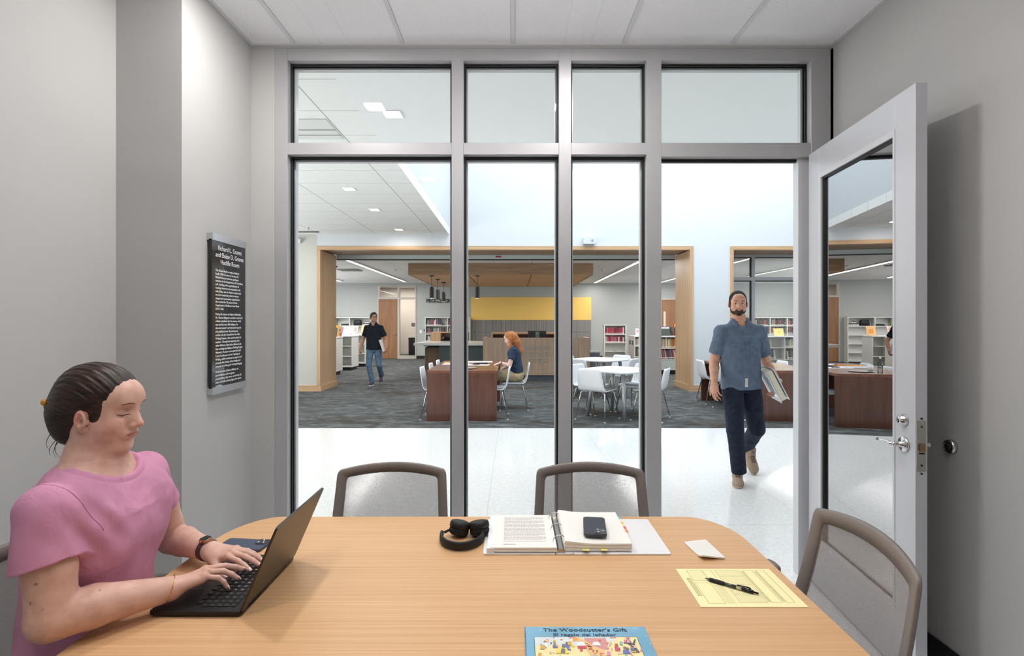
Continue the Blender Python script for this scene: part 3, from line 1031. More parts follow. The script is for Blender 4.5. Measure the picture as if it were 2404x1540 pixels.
def make_task_chair(label):
    t = thing('task_chair', label, 'chair')
    # outline loop of the back frame with rounded corners
    loop = []
    rr = rrect(2.0, 1.0, 0.055, 4, 0, 0.5)
    dense = []
    m = len(rr)
    for i in range(m):
        a, b_ = Vector(rr[i]), Vector(rr[(i + 1) % m])
        k = max(1, int((b_ - a).length / 0.12))
        for q in range(k):
            dense.append(a.lerp(b_, q / k))
    def shrink(p, d):
        return (p.x * (1 - d / 0.23), 0.5 + (p.y - 0.5) * (1 - d / 0.21))
    rings = []
    for p in dense:
        o = back_pt(p.x, p.y)
        i_ = back_pt(*shrink(p, 0.038))
        nrm = Vector((0, 1, 0))
        rings.append([o - nrm * 0.007, o + nrm * 0.002, o.lerp(i_, 0.10) + nrm * 0.0045, i_ + nrm * 0.0030, i_ + nrm * 0.001, i_ - nrm * 0.006, o.lerp(i_, 0.12) - nrm * 0.0095])
    g = G()
    g.ring_stack(rings, cap=False, closed=True)
    g.build('back_frame', chair_frame_m, t, smooth=True, local=True)
    g = G()
    g.patch(lambda a, b_: back_pt(*shrink(Vector(((a * 2 - 1), b_)), 0.018)), 17, 13)
    g.build('backrest', mesh_m, t, smooth=True, local=True)
    # spine and lumbar bar
    g = G().tube([(0, -0.12, 0.40), (0, -0.21, 0.41), (0, -0.245, 0.46), (0, -0.262, 0.56)], [0.028, 0.026, 0.022, 0.018], 10, sx=0.6)
    g.build('back_support', mat('black_plastic', (30, 30, 32), 0.45), t, smooth=True, local=True)
    # seat cushion
    g = G()
    for k, (z, s) in enumerate([(0.400, 0.90), (0.412, 0.98), (0.440, 1.0), (0.458, 0.97), (0.466, 0.86)]):
        pass
    rings = [[(x * s, y * s, z + 0.012 * ((y * s) ** 2) * 4) for x, y in rrect(0.49, 0.46, 0.09, 6)] for z, s in [(0.398, 0.90), (0.410, 0.98), (0.438, 1.0), (0.456, 0.97), (0.465, 0.86)]]
    g.ring_stack(rings)
    g.build('seat', seat_m, t, smooth=True, local=True)
    for s in (-1, 1):
        g = G().tube([(s * 0.17, -0.02, 0.395), (s * 0.262, -0.03, 0.40), (s * 0.285, -0.035, 0.46), (s * 0.285, -0.045, 0.640)], [0.016, 0.018, 0.018, 0.016], 10)
        ar = g.build('armrest', arm_white, t, smooth=True, local=True)
        g = G()
        g.ring_stack([[(s * 0.285 + x, -0.06 + y, z) for x, y in rrect(0.075 * q, 0.26 * q, 0.034 * q, 5)] for z, q in ((0.640, 0.92), (0.648, 1.0), (0.660, 1.0), (0.668, 0.93))])
        g.build('arm_pad', chair_frame_m, ar, smooth=True, local=True)
    g = G().cyl((0, 0, 0.12), (0, 0, 0.395), 0.025, n=16)
    g.build('column', mat('black_plastic', (30, 30, 32), 0.45), t, smooth=True, local=True)
    g = G()
    for k in range(5):
        a = 2 * PI * k / 5 + 0.3
        g.tube([(0, 0, 0.13), (0.15 * math.cos(a), 0.15 * math.sin(a), 0.105), (0.29 * math.cos(a), 0.29 * math.sin(a), 0.075)], [0.026, 0.02, 0.014], 8)
    g.build('star_base', mat('black_plastic', (30, 30, 32), 0.45), t, smooth=True, local=True)
    for k in range(5):
        a = 2 * PI * k / 5 + 0.3
        x, y = 0.29 * math.cos(a), 0.29 * math.sin(a)
        G().cyl((x - 0.02 * math.sin(a), y + 0.02 * math.cos(a), 0.03), (x + 0.02 * math.sin(a), y - 0.02 * math.cos(a), 0.03), 0.03, n=14).build('caster', base_black, t, smooth=True, local=True)
    return t


c0 = make_task_chair('taupe mesh task chair across the table beside the headphones')
c0.location = (-0.50, 1.915, 0)
c0.rotation_euler = (0, 0, PI + 0.03)
for lab, x, y, a in (('taupe mesh task chair across the table behind the open binder', 0.318, 1.915, PI - 0.03),
                     ('taupe mesh task chair at the table end near the open door', 0.640, 1.385, PI / 2 - 0.07),
                     ('taupe mesh task chair that the woman in pink sits on', -1.06, 1.36, -PI / 2)):
    c = copy_tree(c0)
    c['label'] = lab
    c.location = (x, y, 0)
    c.rotation_euler = (0, 0, a)
    if 'open door' in lab:
        c.scale = (1.0, 1.0, 1.065)

# ================================================================== laptop
t = thing('laptop', 'open black laptop in front of the woman, lid toward the viewer', 'laptop', (-0.80, 1.46, TZ))
lap_m = mat('laptop_black', (26, 25, 25), 0.45, metal=0.3)
lid_m = mat('laptop_lid_bronze_black', (74, 68, 62), 0.34, metal=0.85)
g = G()
g.ring_stack([[(x, y, z) for x, y in rrect(0.233 + d, 0.32 + d, 0.010, 4, -0.7965, 1.46)] for z, d in ((TZ + 0.0015, -0.02), (TZ + 0.006, 0), (TZ + 0.0145, 0), (TZ + 0.0155, -0.002))])
base = g.build('base', lap_m, t)
g = G()
letters = ['`1234567890-=<', '\tQWERTYUIOP[]\\', '\tASDFGHJKL;\'\r', '\tZXCVBNM,./^', '']
marks = []
kx0 = -0.712          # row nearest the hinge
pitch = 0.0186
for r_ in range(6):
    x = kx0 - r_ * pitch
    hgt = 0.0155 if r_ else 0.010
    if r_ == 5:
        cells = [(0.0, 1), (1, 1), (2, 1), (3, 1), (4, 5.4), (9.6, 1), (10.8, 1), (12, 1), (13.2, 1)]
    else:
        cells = [(i, 1) for i in range(14)] + [(14, 0.9)]
    for i, w in cells:
        # reader sits at -x, so columns run from high y (their left) to low y
        yl = 1.602 - i * pitch * 1.02
        yr = yl - pitch * 1.02 * w + 0.0026
        g.box(x - hgt / 2, x + hgt / 2, yr, yl, TZ + 0.0156, TZ + 0.0172)
        marks.append((x, (yl + yr) / 2, r_, i))
g.build('keys', mat('key_black', (16, 16, 16), 0.5), base, bevel=0.0006, seg=1)
B(-0.905, -0.836, 1.405, 1.515, TZ + 0.0154, TZ + 0.0158).build('touchpad', mat('touchpad_black', (32, 31, 31), 0.35), base)
rowtxt = ['', '1234567890-=', 'QWERTYUIOP[]', 'ASDFGHJKL;', 'ZXCVBNM,./', '']
glyphs = {}
def glyph(ch):
    if ch not in glyphs:
        cu = bpy.data.curves.new('glyph', 'FONT')
        cu.body = ch
        cu.size = 0.0085
        cu.align_x = 'CENTER'
        cu.resolution_u = 2
        tmp = bpy.data.objects.new('glyph', cu)
        COL.objects.link(tmp)
        dg = bpy.context.evaluated_depsgraph_get()
        me = bpy.data.meshes.new_from_object(tmp.evaluated_get(dg))
        glyphs[ch] = ([tuple(v.co) for v in me.vertices], [tuple(p.vertices) for p in me.polygons])
        bpy.data.objects.remove(tmp)
        bpy.data.curves.remove(cu)
        bpy.data.meshes.remove(me)
    return glyphs[ch]
g = G()
for x, y, r_, i in marks:
    s = rowtxt[r_]
    j = i - 1
    ch = s[j] if 0 <= j < len(s) else ('-' if r_ else '.')
    vs, fs = glyph(ch)
    g.add([(x - 0.003 + v[1], y - v[0], TZ + 0.0174) for v in vs], fs)
g.build('key_lettering', mat('key_letter_white', (225, 225, 225), 0.5), base)
# lid, hinged at x = -0.682
hx, hz = -0.682, TZ + 0.0135
top = Vector((-0.590, 0, 0.966))
ax = (top - Vector((hx, 0, hz))).normalized()
nr = Vector((ax.z, 0, -ax.x))                 # outside face looks to +x
Lh = (top - Vector((hx, 0, hz))).length
g = G()
def lid_pt(u, v, w):
    return Vector((hx, 1.46 + u, hz)) + ax * v + nr * w
rl = rrect(0.32, Lh, 0.010, 5, 0, Lh / 2)
g.ring_stack([[lid_pt(u, v, w) for u, v in rl] for w in (-0.0030, -0.0025, 0.0025, 0.0030)])
lid = g.build('lid', lid_m, t)
g = G().prism(rrect(0.312, Lh - 0.010, 0.006, 4, 0, Lh / 2), -0.0036, -0.0031, lid_pt)
g.build('screen', mat('screen_glass_dark', (40, 46, 54), 0.12, emis=(150, 170, 190), estr=0.25), lid)
g = G().cyl((hx, 1.335, hz), (hx, 1.585, hz), 0.0055, n=12)
g.build('hinge', lap_m, t, smooth=True)
# maker's mark on the lid: slanted slashes
g = G()
for u0, v0, v1 in ((-0.0085, -0.006, 0.012), (-0.0030, -0.012, 0.006), (0.0030, -0.006, 0.012), (0.0085, -0.012, 0.006)):
    u0 = -u0
    def q(u, v):
        return lid_pt(u, Lh * 0.52 + v, 0.0034)
    sl = 0.30
    g.prism([(u0 - sl * v0 - 0.0007, v0), (u0 - sl * v0 + 0.0007, v0), (u0 - sl * v1 + 0.0007, v1), (u0 - sl * v1 - 0.0007, v1)], 0.0031, 0.0034,
            lambda u, v, w: lid_pt(u, Lh * 0.52 + v, w))
g.build('logo', mat('logo_bright', (196, 178, 158), 0.2, metal=1.0), lid)

# ================================================================== phones
def phone(name, label, cx, cy, z, rot, col, lenscorner):
    t = thing(name, label, 'phone', (cx, cy, z))
    R = rotz3(rot)
    def f(u, v, w):
        p = R @ Vector((u, v, 0))
        return (cx + p.x, cy + p.y, z + w)
    m = mat('phone_case_%d' % col[0], col, 0.55)
    g = G()
    g.ring_stack([[f(u, v, w) for u, v in rrect(0.075 + d, 0.152 + d, 0.012, 5)] for w, d in ((0.0008, -0.003), (0.003, 0), (0.009, 0), (0.0108, -0.003))])
    b_ = g.build('case', m, t, smooth=False, bevel=0)
    sx, sy = lenscorner
    ccx, ccy = sx * 0.0175, sy * 0.054
    g = G().prism(rrect(0.038, 0.040, 0.009, 5, ccx, ccy), 0.0108, 0.0124, f)
    cm = g.build('camera_plate', mat('camera_plate', (70, 74, 80), 0.3, metal=0.5), t)
    g = G()
    for dx, dy in ((-0.0085, 0.009), (-0.0085, -0.009), (0.0085, 0.0)):
        p = f(ccx + dx, ccy + dy, 0)
        g.lathe([(0.0072, 0), (0.0072, 0.0018), (0.0060, 0.0020), (0.0058, 0.0014)], (p[0], p[1], z + 0.0122), n=18)
    g.build('camera_lens', mat('lens_ring', (150, 155, 162), 0.15, metal=1.0), cm, smooth=True)
    # small emblem: a rounded fruit silhouette
    pts = [(0.0052 * math.cos(a) * (1 + 0.08 * math.cos(2 * a)), 0.0056 * math.sin(a)) for a in [2 * PI * i / 18 for i in range(18)]]
    g = G().prism(pts, 0.0108, 0.01095, f)
    g.prism([(0.0, 0.006), (0.0022, 0.0085), (0.0026, 0.0094), (0.0004, 0.0078)], 0.0108, 0.01095, f)
    g.build('logo', mat('logo_dark_%d' % col[0], tuple(max(0, c - 18) for c in col), 0.4), t)
    return t


phone('mobile_phone', 'blue cased phone lying face down beside the laptop', -0.885, 1.712, TZ, PI / 2 - 0.12, (66, 78, 98), (1, -1))
phone('mobile_phone', 'black cased phone lying on the open binder pages', 0.278, 1.768, TZ + 0.0385, -0.12, (52, 56, 66), (1, -1))

# ================================================================== headphones
t = thing('headphones', 'black over-ear headphones lying flat on the table', 'headphones', (-0.165, 1.765, TZ))
blk = mat('soft_black', (18, 18, 19), 0.55)
cx, cy = -0.172, 1.765
pts = []
for i in range(25):
    a = math.radians(168 + (366 - 168) * i / 24)
    pts.append((cx + 0.070 * math.cos(a), cy + 0.088 * math.sin(a)))
g = G()
rings = []
for i, p in enumerate(pts):
    q0, q1 = Vector(pts[max(i - 1, 0)]), Vector(pts[min(i + 1, 24)])
    d = (q1 - q0).normalized()
    n_ = Vector((-d.y, d.x))
    e = 1 if 0 < i < 24 else 0.6
    hh, th = 0.0145 * e, 0.0062 * e
    zc = TZ + 0.0165
    rings.append([(p[0] + n_.x * th * math.cos(b_) , p[1] + n_.y * th * math.cos(b_), zc + hh * math.copysign(abs(math.sin(b_)) ** 0.6, math.sin(b_))) for b_ in [2 * PI * k / 14 for k in range(14)]])
g.ring_stack(rings)
g.build('headband', blk, t, smooth=True)
for ex, ey, tilt in ((-0.189, 1.792, 0.2), (-0.1135, 1.792, -0.12)):
    M = Matrix.Rotation(tilt, 3, 'Y') @ Matrix.Rotation(-0.25, 3, 'X')
    g = G().lathe([(0.0, 0.0), (0.024, 0.0), (0.031, 0.004), (0.034, 0.012), (0.034, 0.018), (0.0335, 0.021)], (ex, ey, TZ + 0.006), M, 28)
    cu_ = g.build('ear_cushion', mat('ear_pad_black', (14, 14, 14), 0.75), t, smooth=True)
    g = G().lathe([(0.0325, 0.0215), (0.0355, 0.026), (0.0355, 0.038), (0.032, 0.045), (0.020, 0.0485), (0.0, 0.049)], (ex, ey, TZ + 0.006), M, 28)
    g.build('ear_cup', blk, t, smooth=True)
for a0, a1 in (((-0.235, 1.783, TZ + 0.018), (-0.212, 1.795, TZ + 0.026)), ((-0.105, 1.752, TZ + 0.016), (-0.107, 1.768, TZ + 0.026))):
    G().tube([a0, [(a0[i] + a1[i]) / 2 for i in range(3)], a1], 0.0045, 8).build('yoke', blk, t, smooth=True)

# ================================================================== open ring binder
t = thing('ring_binder', 'open white ring binder full of pages under the black phone', 'binder', (0.2, 1.79, TZ))
vinyl = mat('white_vinyl', (236, 234, 234), 0.35)
paper = mat('paper_white', (240, 237, 230), 0.8)
edge_m = mat('paper_edge_shade', (214, 204, 190), 0.9)
for nm, x0, x1 in (('cover', -0.095, 0.136), ('cover', 0.192, 0.503)):
    g = G()
    g.ring_stack([[(x, y, z) for x, y in rrect(x1 - x0, 0.292, 0.008, 4, (x0 + x1) / 2, 1.795)] for z in (TZ + 0.0008, TZ + 0.0042)])
    g.build(nm, vinyl, t)
B(0.137, 0.191, 1.650, 1.940, TZ + 0.001, TZ + 0.0045).build('spine', vinyl, t)
# left page block, slightly fanned
def page_block(x0, x1, y0, y1, zb, ztop, n, m_name='page_block', bulge=0.0, towards=1):
    g = G()
    def prof(u):
        e = u if towards > 0 else 1 - u
        return bulge * math.exp(-((e - 1) / 0.22) ** 2)
    for k in range(n):
        za = zb + (ztop - zb) * k / n
        zc = zb + (ztop - zb) * (k + 0.86) / n
        dx = 0.0016 * math.sin(k * 2.1) + (-0.010 * (1 - k / n) if towards > 0 else 0.010 * (1 - k / n)) * 0
        dy = 0.0012 * math.cos(k * 1.7)
        S = 14
        vs, fs = [], []
        for i in range(S + 1):
            u = i / S
            x = x0 + (x1 - x0) * u + dx
            h = prof(u)
            for y, z in ((y0 + dy, za + h * (k / n)), (y1 + dy, za + h * (k / n)), (y1 + dy, zc + h * ((k + 1) / n)), (y0 + dy, zc + h * ((k + 1) / n))):
                vs.append((x, y, z))
        for i in range(S):
            a = i * 4
            for q in range(4):
                fs.append((a + q, a + 4 + q, a + 4 + (q + 1) % 4, a + (q + 1) % 4))
        fs.append((0, 1, 2, 3))
        fs.append((S * 4 + 3, S * 4 + 2, S * 4 + 1, S * 4))
        g.add(vs, fs)
    return g.build(m_name, paper, t)
page_block(-0.072, 0.140, 1.655, 1.934, TZ + 0.0062, TZ + 0.0225, 7)
pb = page_block(0.166, 0.380, 1.662, 1.936, TZ + 0.0062, TZ + 0.0320, 11, bulge=0.008, towards=-1)
g = B(-0.083, -0.060, 1.652, 1.930, TZ + 0.0045, TZ + 0.0205)
g.build('plastic_sleeve', mat('sleeve_clear', (232, 236, 240), 0.15, coat=0.5), t)
# printed lines on the left page
g = G()
rr = random.Random(3)
yy = 1.905
z = TZ + 0.0228
ln = 0
while yy > 1.698:
    if ln % 5 == 4:
        yy -= 0.004
    x = -0.030
    end = 0.112 - (rr.random() * 0.05 if ln % 5 == 3 else rr.random() * 0.004)
    while x < end:
        w = 0.003 + rr.random() * 0.008
        g.box(x, min(x + w, end), yy, yy + 0.0022, z - 0.0003, z)
        x += w + 0.0018
    yy -= 0.0062
    ln += 1
g.build('printed_lines', mat('print_grey', (204, 200, 196), 0.8), t)
g = G()
for i in range(16):
    g.box(-0.030 + i * 0.0025, -0.0285 + i * 0.0025, 1.676, 1.6795, z - 0.0003, z)
g.build('barcode', mat('print_black', (40, 38, 38), 0.8), t)
# steel ring mechanism
g = G()
pr = []
g.ring_stack([[(0.153 + x, y, TZ + 0.0045 + z) for x, z in ((-0.013, 0), (-0.013, 0.004), (-0.006, 0.014), (0.006, 0.014), (0.013, 0.004), (0.013, 0))] for y in (1.655, 1.935)])
mech = g.build('ring_mechanism', steel, t)
for y in (1.695, 1.795, 1.895):
    g = G()
    pts = [(0.153 + 0.0225 * math.cos(a), y, TZ + 0.021 + 0.024 * math.sin(a)) for a in [PI * 1.08 - (PI * 1.16) * i / 14 for i in range(15)]]
    g.tube(pts, 0.0015, 7)
    g.build('ring', chrome, t, smooth=True)
g = G().hexa([(0.146, 1.925, TZ + 0.018), (0.160, 1.925, TZ + 0.018), (0.160, 1.942, TZ + 0.018), (0.146, 1.942, TZ + 0.018),
              (0.148, 1.935, TZ + 0.034), (0.158, 1.935, TZ + 0.034), (0.158, 1.945, TZ + 0.034), (0.148, 1.945, TZ + 0.034)])
g.build('ring_lever', steel, t)
flags = [(0.222, 1.648, (238, 226, 120)), (0.280, 1.648, (230, 222, 110))]
for x, y, c in flags:
    B(x, x + 0.021, y, y + 0.016, TZ + 0.0150, TZ + 0.0156).build('sticky_flag', mat('flag_yellow', (236, 226, 128), 0.6), t)
for (y, c, nm) in ((1.905, (110, 190, 196), 'flag_teal'), (1.855, (240, 200, 70), 'flag_amber'), (1.815, (226, 96, 70), 'flag_red'), (1.785, (236, 140, 90), 'flag_orange')):
    B(0.379, 0.395, y - 0.012, y + 0.012, TZ + 0.022, TZ + 0.0225).build('sticky_flag', mat(nm, c, 0.6), t)

# ================================================================== notepad, form, pen
t = thing('notepad', 'small white lined notepad with a curled corner on the table', 'notepad', (0.62, 1.68, TZ))
g = G()
R = rotz3(0.12)
def npf(u, v):
    p = R @ Vector(((u - 0.5) * 0.076, (v - 0.5) * 0.128, 0))
    return (0.618 + p.x, 1.680 + p.y, TZ + 0.005 + 0.012 * max(0, 0.35 - v) ** 2 * 8 * (1 - u) + 0.004 * v * u)
pts_top = [[npf(i / 8, j / 8) for i in range(9)] for j in range(9)]
vs = [p for r_ in pts_top for p in r_] + [(p[0], p[1], max(TZ + 0.0006, p[2] - 0.0045)) for r_ in pts_top for p in r_]
fs = []
for j in range(8):
    for i in range(8):
        a = j * 9 + i
        fs.append((a, a + 1, a + 10, a + 9))
        fs.append((81 + a, 81 + a + 9, 81 + a + 10, 81 + a + 1))
for i in range(8):
    fs.append((i, 81 + i, 82 + i, i + 1))
    fs.append((72 + i, 73 + i, 81 + 73 + i, 81 + 72 + i))
    fs.append((i * 9, i * 9 + 9, 81 + i * 9 + 9, 81 + i * 9))
    fs.append((i * 9 + 8, 81 + i * 9 + 8, 81 + i * 9 + 17, i * 9 + 17))
g.add(vs, fs)
g.build('page_block', paper, t, smooth=False)
g = G()
for k in range(1, 12):
    v = k / 12
    a, b_ = npf(0.06, v), npf(0.94, v)
    g.add([(a[0], a[1], a[2] + 0.0003), (b_[0], b_[1], b_[2] + 0.0003), (b_[0], b_[1] + 0.0006, b_[2] + 0.0003), (a[0], a[1] + 0.0006, a[2] + 0.0003)], [(0, 1, 2, 3)])
g.build('ruled_lines', mat('rule_grey', (196, 200, 208), 0.8), t)

t = thing('paper_form', 'yellow printed form lying flat on the table under the pen', 'paper', (0.62, 1.453, TZ))
g = G()
quad = [Vector((0.483, 1.3485)), Vector((0.757, 1.3485)), Vector((0.776, 1.5565)), Vector((0.489, 1.5565))]
def yq(u, v):
    a = quad[0].lerp(quad[1], u)
    b_ = quad[3].lerp(quad[2], u)
    return a.lerp(b_, v)
W2, H2 = 0.279, 0.208
fc = Vector((0.6275, 1.4525))
def yf(u, v, w):
    p = Vector(((u - 0.5) * W2, (v - 0.5) * H2))
    return (fc.x + p.x, fc.y + p.y, TZ + w)
g.hexa([yf(0, 0, 0.0004), yf(1, 0, 0.0004), yf(1, 1, 0.0004), yf(0, 1, 0.0004), yf(0, 0, 0.0008), yf(1, 0, 0.0008), yf(1, 1, 0.0008), yf(0, 1, 0.0008)])
g.build('sheet', mat('yellow_paper', (252, 241, 184), 0.8), t)
g = G()
def hl(u0, u1, v0, v1):
    g.add([yf(u0, v0, 0.0011), yf(u1, v0, 0.0011), yf(u1, v1, 0.0011), yf(u0, v1, 0.0011)], [(0, 1, 2, 3)])
def frame_box(u0, u1, v0, v1, w=0.003):
    hl(u0, u1, v0, v0 + w)
    hl(u0, u1, v1 - w, v1)
    hl(u0, u0 + w, v0, v1)
    hl(u1 - w, u1, v0, v1)
frame_box(0.10, 0.26, 0.66, 0.95)
frame_box(0.27, 0.36, 0.66, 0.95)
frame_box(0.10, 0.26, 0.08, 0.60)
frame_box(0.40, 0.66, 0.10, 0.95)
frame_box(0.70, 0.80, 0.10, 0.95)
frame_box(0.84, 0.92, 0.10, 0.95)
for k in range(9):
    hl(0.10 + 0.018 * k, 0.101 + 0.018 * k, 0.66, 0.95)
for k in range(1, 13):
    hl(0.40 + 0.02 * k, 0.4015 + 0.02 * k, 0.10, 0.95)
for k in range(7):
    hl(0.28 + 0.012 * k, 0.2815 + 0.012 * k, 0.08, 0.60)
for v in (0.3, 0.55, 0.78):
    hl(0.40, 0.66, v, v + 0.003)
for k in range(4):
    for q in range(14):
        hl(0.045 + 0.012 * k, 0.051 + 0.012 * k, 0.26 + q * 0.034, 0.284 + q * 0.034)
for k in range(3):
    for q in range(22):
        hl(0.815 + 0.007 * k, 0.818 + 0.007 * k, 0.12 + q * 0.037, 0.148 + q * 0.037)
        hl(0.675 + 0.007 * k, 0.678 + 0.007 * k, 0.12 + q * 0.037, 0.148 + q * 0.037)
g.build('printed_lines', mat('print_olive', (128, 120, 84), 0.8), t)

t = thing('pen', 'black retractable pen lying across the yellow form', 'pen', (0.607, 1.447, TZ))
a, b_ = Vector((0.551, 1.4885, TZ + 0.0062)), Vector((0.664, 1.404, TZ + 0.0062))
d = (b_ - a).normalized()
L_ = (b_ - a).length
def along(s):
    return a + d * s
G().tube([along(0), along(0.008), along(0.012)], [0.0010, 0.0032, 0.0046], 12).build('tip', mat('pen_clear', (120, 120, 118), 0.2, metal=0.5), t, smooth=True)
G().tube([along(0.012), along(0.014), along(0.050), along(0.052)], [0.0048, 0.0056, 0.0056, 0.0048], 14).build('grip', mat('pen_rubber', (22, 22, 20), 0.7), t, smooth=True)
G().tube([along(0.052), along(0.085)], [0.0046, 0.0048], 14).build('barrel', mat('pen_barrel', (56, 58, 56), 0.15, coat=0.6), t, smooth=True)
G().tube([along(0.085), along(0.098)], [0.0049, 0.0049], 14).build('sleeve_print', mat('pen_label', (190, 182, 150), 0.3), t, smooth=True)
G().tube([along(0.098), along(0.100), along(0.126), along(0.128), along(0.1285), along(L_)], [0.0046, 0.0052, 0.0050, 0.0046, 0.0026, 0.0026], 14).build('cap', mat('pen_black_gloss', (10, 10, 10), 0.12), t, smooth=True)
up = Vector((0, 0, 1))
g = G().tube([along(0.122) + up * 0.006, along(0.115) + up * 0.0085, along(0.095) + up * 0.0075, along(0.086) + up * 0.006], [0.0022, 0.0022, 0.0018, 0.0020], 8)
g.build('clip', mat('pen_black_gloss', (10, 10, 10), 0.12), t, smooth=True)

# ================================================================== picture book
t = thing('picture_book', 'blue bordered picture book with a giraffe drawing on its cover', 'book', (0.175, 1.12, TZ))
bx0, bx1, by0, by1 = 0.029, 0.317, 0.972, 1.2507
B(bx0 + 0.003, bx1 - 0.002, by0 + 0.002, by1 - 0.002, TZ + 0.0014, TZ + 0.0058).build('page_block', paper, t)
cover_m = mat('cover_blue', (118, 172, 200), 0.22, coat=0.5, vary=0.18, vscale=14)
g = G()
g.box(bx0, bx1, by0, by1, TZ + 0.0006, TZ + 0.0014)
g.box(bx0, bx1, by0, by1, TZ + 0.0058, TZ + 0.0066)
g.box(bx0 - 0.001, bx0 + 0.001, by0, by1, TZ + 0.0006, TZ + 0.0066)
cv = g.build('cover', cover_m, t)
zt = TZ + 0.0067
layer_n = [0]
def flat(name, polys, m, dz=0.0):
    layer_n[0] += 1
    dz = 0.00009 * layer_n[0]
    g = G()
    for p in polys:
        p = [(u, v - (0.0145 if name == 'star_dots' else 0.0283)) for u, v in p]
        g.prism(p, zt + dz, zt + dz + 0.00008)
    return g.build(name, m, cv)
def disc(cx, cy, rx, ry=None, n=10, a0=0.0):
    ry = ry or rx
    return [(cx + rx * math.cos(2 * PI * i / n + a0), cy + ry * math.sin(2 * PI * i / n + a0)) for i in range(n)]
def rect(x0, x1, y0, y1):
    return [(x0, y0), (x1, y0), (x1, y1), (x0, y1)]
ix0, ix1, iy1 = 0.050, 0.288, 1.2375
flat('picture_border', [rect(ix0 - 0.0012, ix1 + 0.0012, by0 + 0.06, iy1 + 0.0012)], mat('ink_line', (60, 70, 74), 0.4))
flat('picture_ground', [rect(ix0, ix1, by0 + 0.0612, iy1)], mat('ink_cream', (240, 226, 168), 0.4), 0.00013)
flat('picture_sky', [rect(ix0, 0.16, 1.206, iy1), rect(0.16, 0.235, 1.222, iy1)], mat('ink_pale', (214, 224, 220), 0.4), 0.00026)
flat('picture_stall', [rect(0.165, 0.215, 1.19, 1.234), rect(0.13, 0.145, 1.2315, 1.2375), rect(0.225, 0.240, 1.232, 1.2375), rect(0.262, 0.272, 1.230, 1.2375)], mat('ink_rose', (214, 150, 146), 0.4), 0.0004)
flat('picture_bunting', [disc(0.079, 1.226, 0.003), disc(0.095, 1.2345, 0.002), disc(0.112, 1.227, 0.0035, 0.002), disc(0.20, 1.224, 0.003), disc(0.155, 1.220, 0.003)], mat('ink_red', (214, 74, 84), 0.4), 0.0006)
neck = [(0.143, 1.236), (0.150, 1.238), (0.156, 1.234), (0.168, 1.222), (0.184, 1.204), (0.204, 1.190), (0.205, 1.170), (0.214, 1.145), (0.176, 1.14), (0.172, 1.165), (0.166, 1.185), (0.158, 1.205), (0.151, 1.221), (0.143, 1.222), (0.139, 1.217), (0.1375, 1.222)]
flat('giraffe', [neck, [(0.145, 1.236), (0.1458, 1.2400), (0.1472, 1.2400), (0.1475, 1.236)]], mat('ink_tan', (236, 190, 134), 0.4), 0.0008)
flat('giraffe_face', [[(0.1405, 1.236), (0.146, 1.2372), (0.151, 1.231), (0.146, 1.224), (0.1400, 1.2185), (0.1375, 1.223)]], mat('ink_orange', (240, 158, 60), 0.4), 0.0010)
sp = []
rr = random.Random(5)
for k in range(34):
    u = rr.random()
    x = 0.160 + 0.042 * u + rr.uniform(-0.006, 0.004)
    y = 1.222 - 0.052 * u + rr.uniform(-0.014, 0.0)
    sp.append(disc(x, y, rr.uniform(0.0014, 0.0028), rr.uniform(0.0012, 0.0022), 6, rr.random()))
flat('giraffe_patches', sp, mat('ink_brown', (176, 96, 58), 0.4), 0.0011)
flat('picture_tree', [[(0.266, 1.180), (0.282, 1.180), (0.276, 1.205), (0.284, 1.228), (0.281, 1.229), (0.272, 1.212), (0.268, 1.232), (0.265, 1.231), (0.267, 1.210), (0.258, 1.222), (0.256, 1.220), (0.267, 1.203)]], mat('ink_slate', (92, 92, 88), 0.4), 0.0006)
for k, (nm, c, pl) in enumerate([
        ('picture_figures_blue', (110, 116, 176), [[(0.118, 1.190), (0.130, 1.188), (0.126, 1.212), (0.120, 1.212)], [(0.243, 1.175), (0.262, 1.175), (0.257, 1.192), (0.246, 1.190)], disc(0.2475, 1.216, 0.0035), disc(0.2560, 1.215, 0.003), disc(0.2620, 1.216, 0.003), rect(0.090, 0.100, 1.196, 1.206)]),
        ('picture_figures_red', (208, 84, 90), [rect(0.146, 0.166, 1.194, 1.204), rect(0.150, 0.156, 1.184, 1.194), [(0.228, 1.186), (0.240, 1.184), (0.238, 1.204), (0.230, 1.204)]]),
        ('picture_figures_white', (236, 238, 240), [[(0.144, 1.204), (0.166, 1.204), (0.162, 1.220), (0.148, 1.218)], rect(0.068, 0.078, 1.200, 1.216), [(0.18, 1.205), (0.20, 1.205), (0.196, 1.218), (0.184, 1.218)]]),
        ('picture_figures_yellow', (240, 214, 96), [[(0.095, 1.176), (0.125, 1.176), (0.12, 1.198), (0.10, 1.196)], [(0.132, 1.2), (0.140, 1.2), (0.136, 1.212)]]),
        ('picture_figures_skin', (168, 112, 78), [disc(0.074, 1.2195, 0.0035), disc(0.095, 1.210, 0.003), disc(0.123, 1.2155, 0.003), disc(0.235, 1.208, 0.004), disc(0.252, 1.197, 0.004)])]):
    flat(nm, pl, mat('ink_' + nm, c, 0.4), 0.0009 + 0.0001 * k)
rr = random.Random(12)
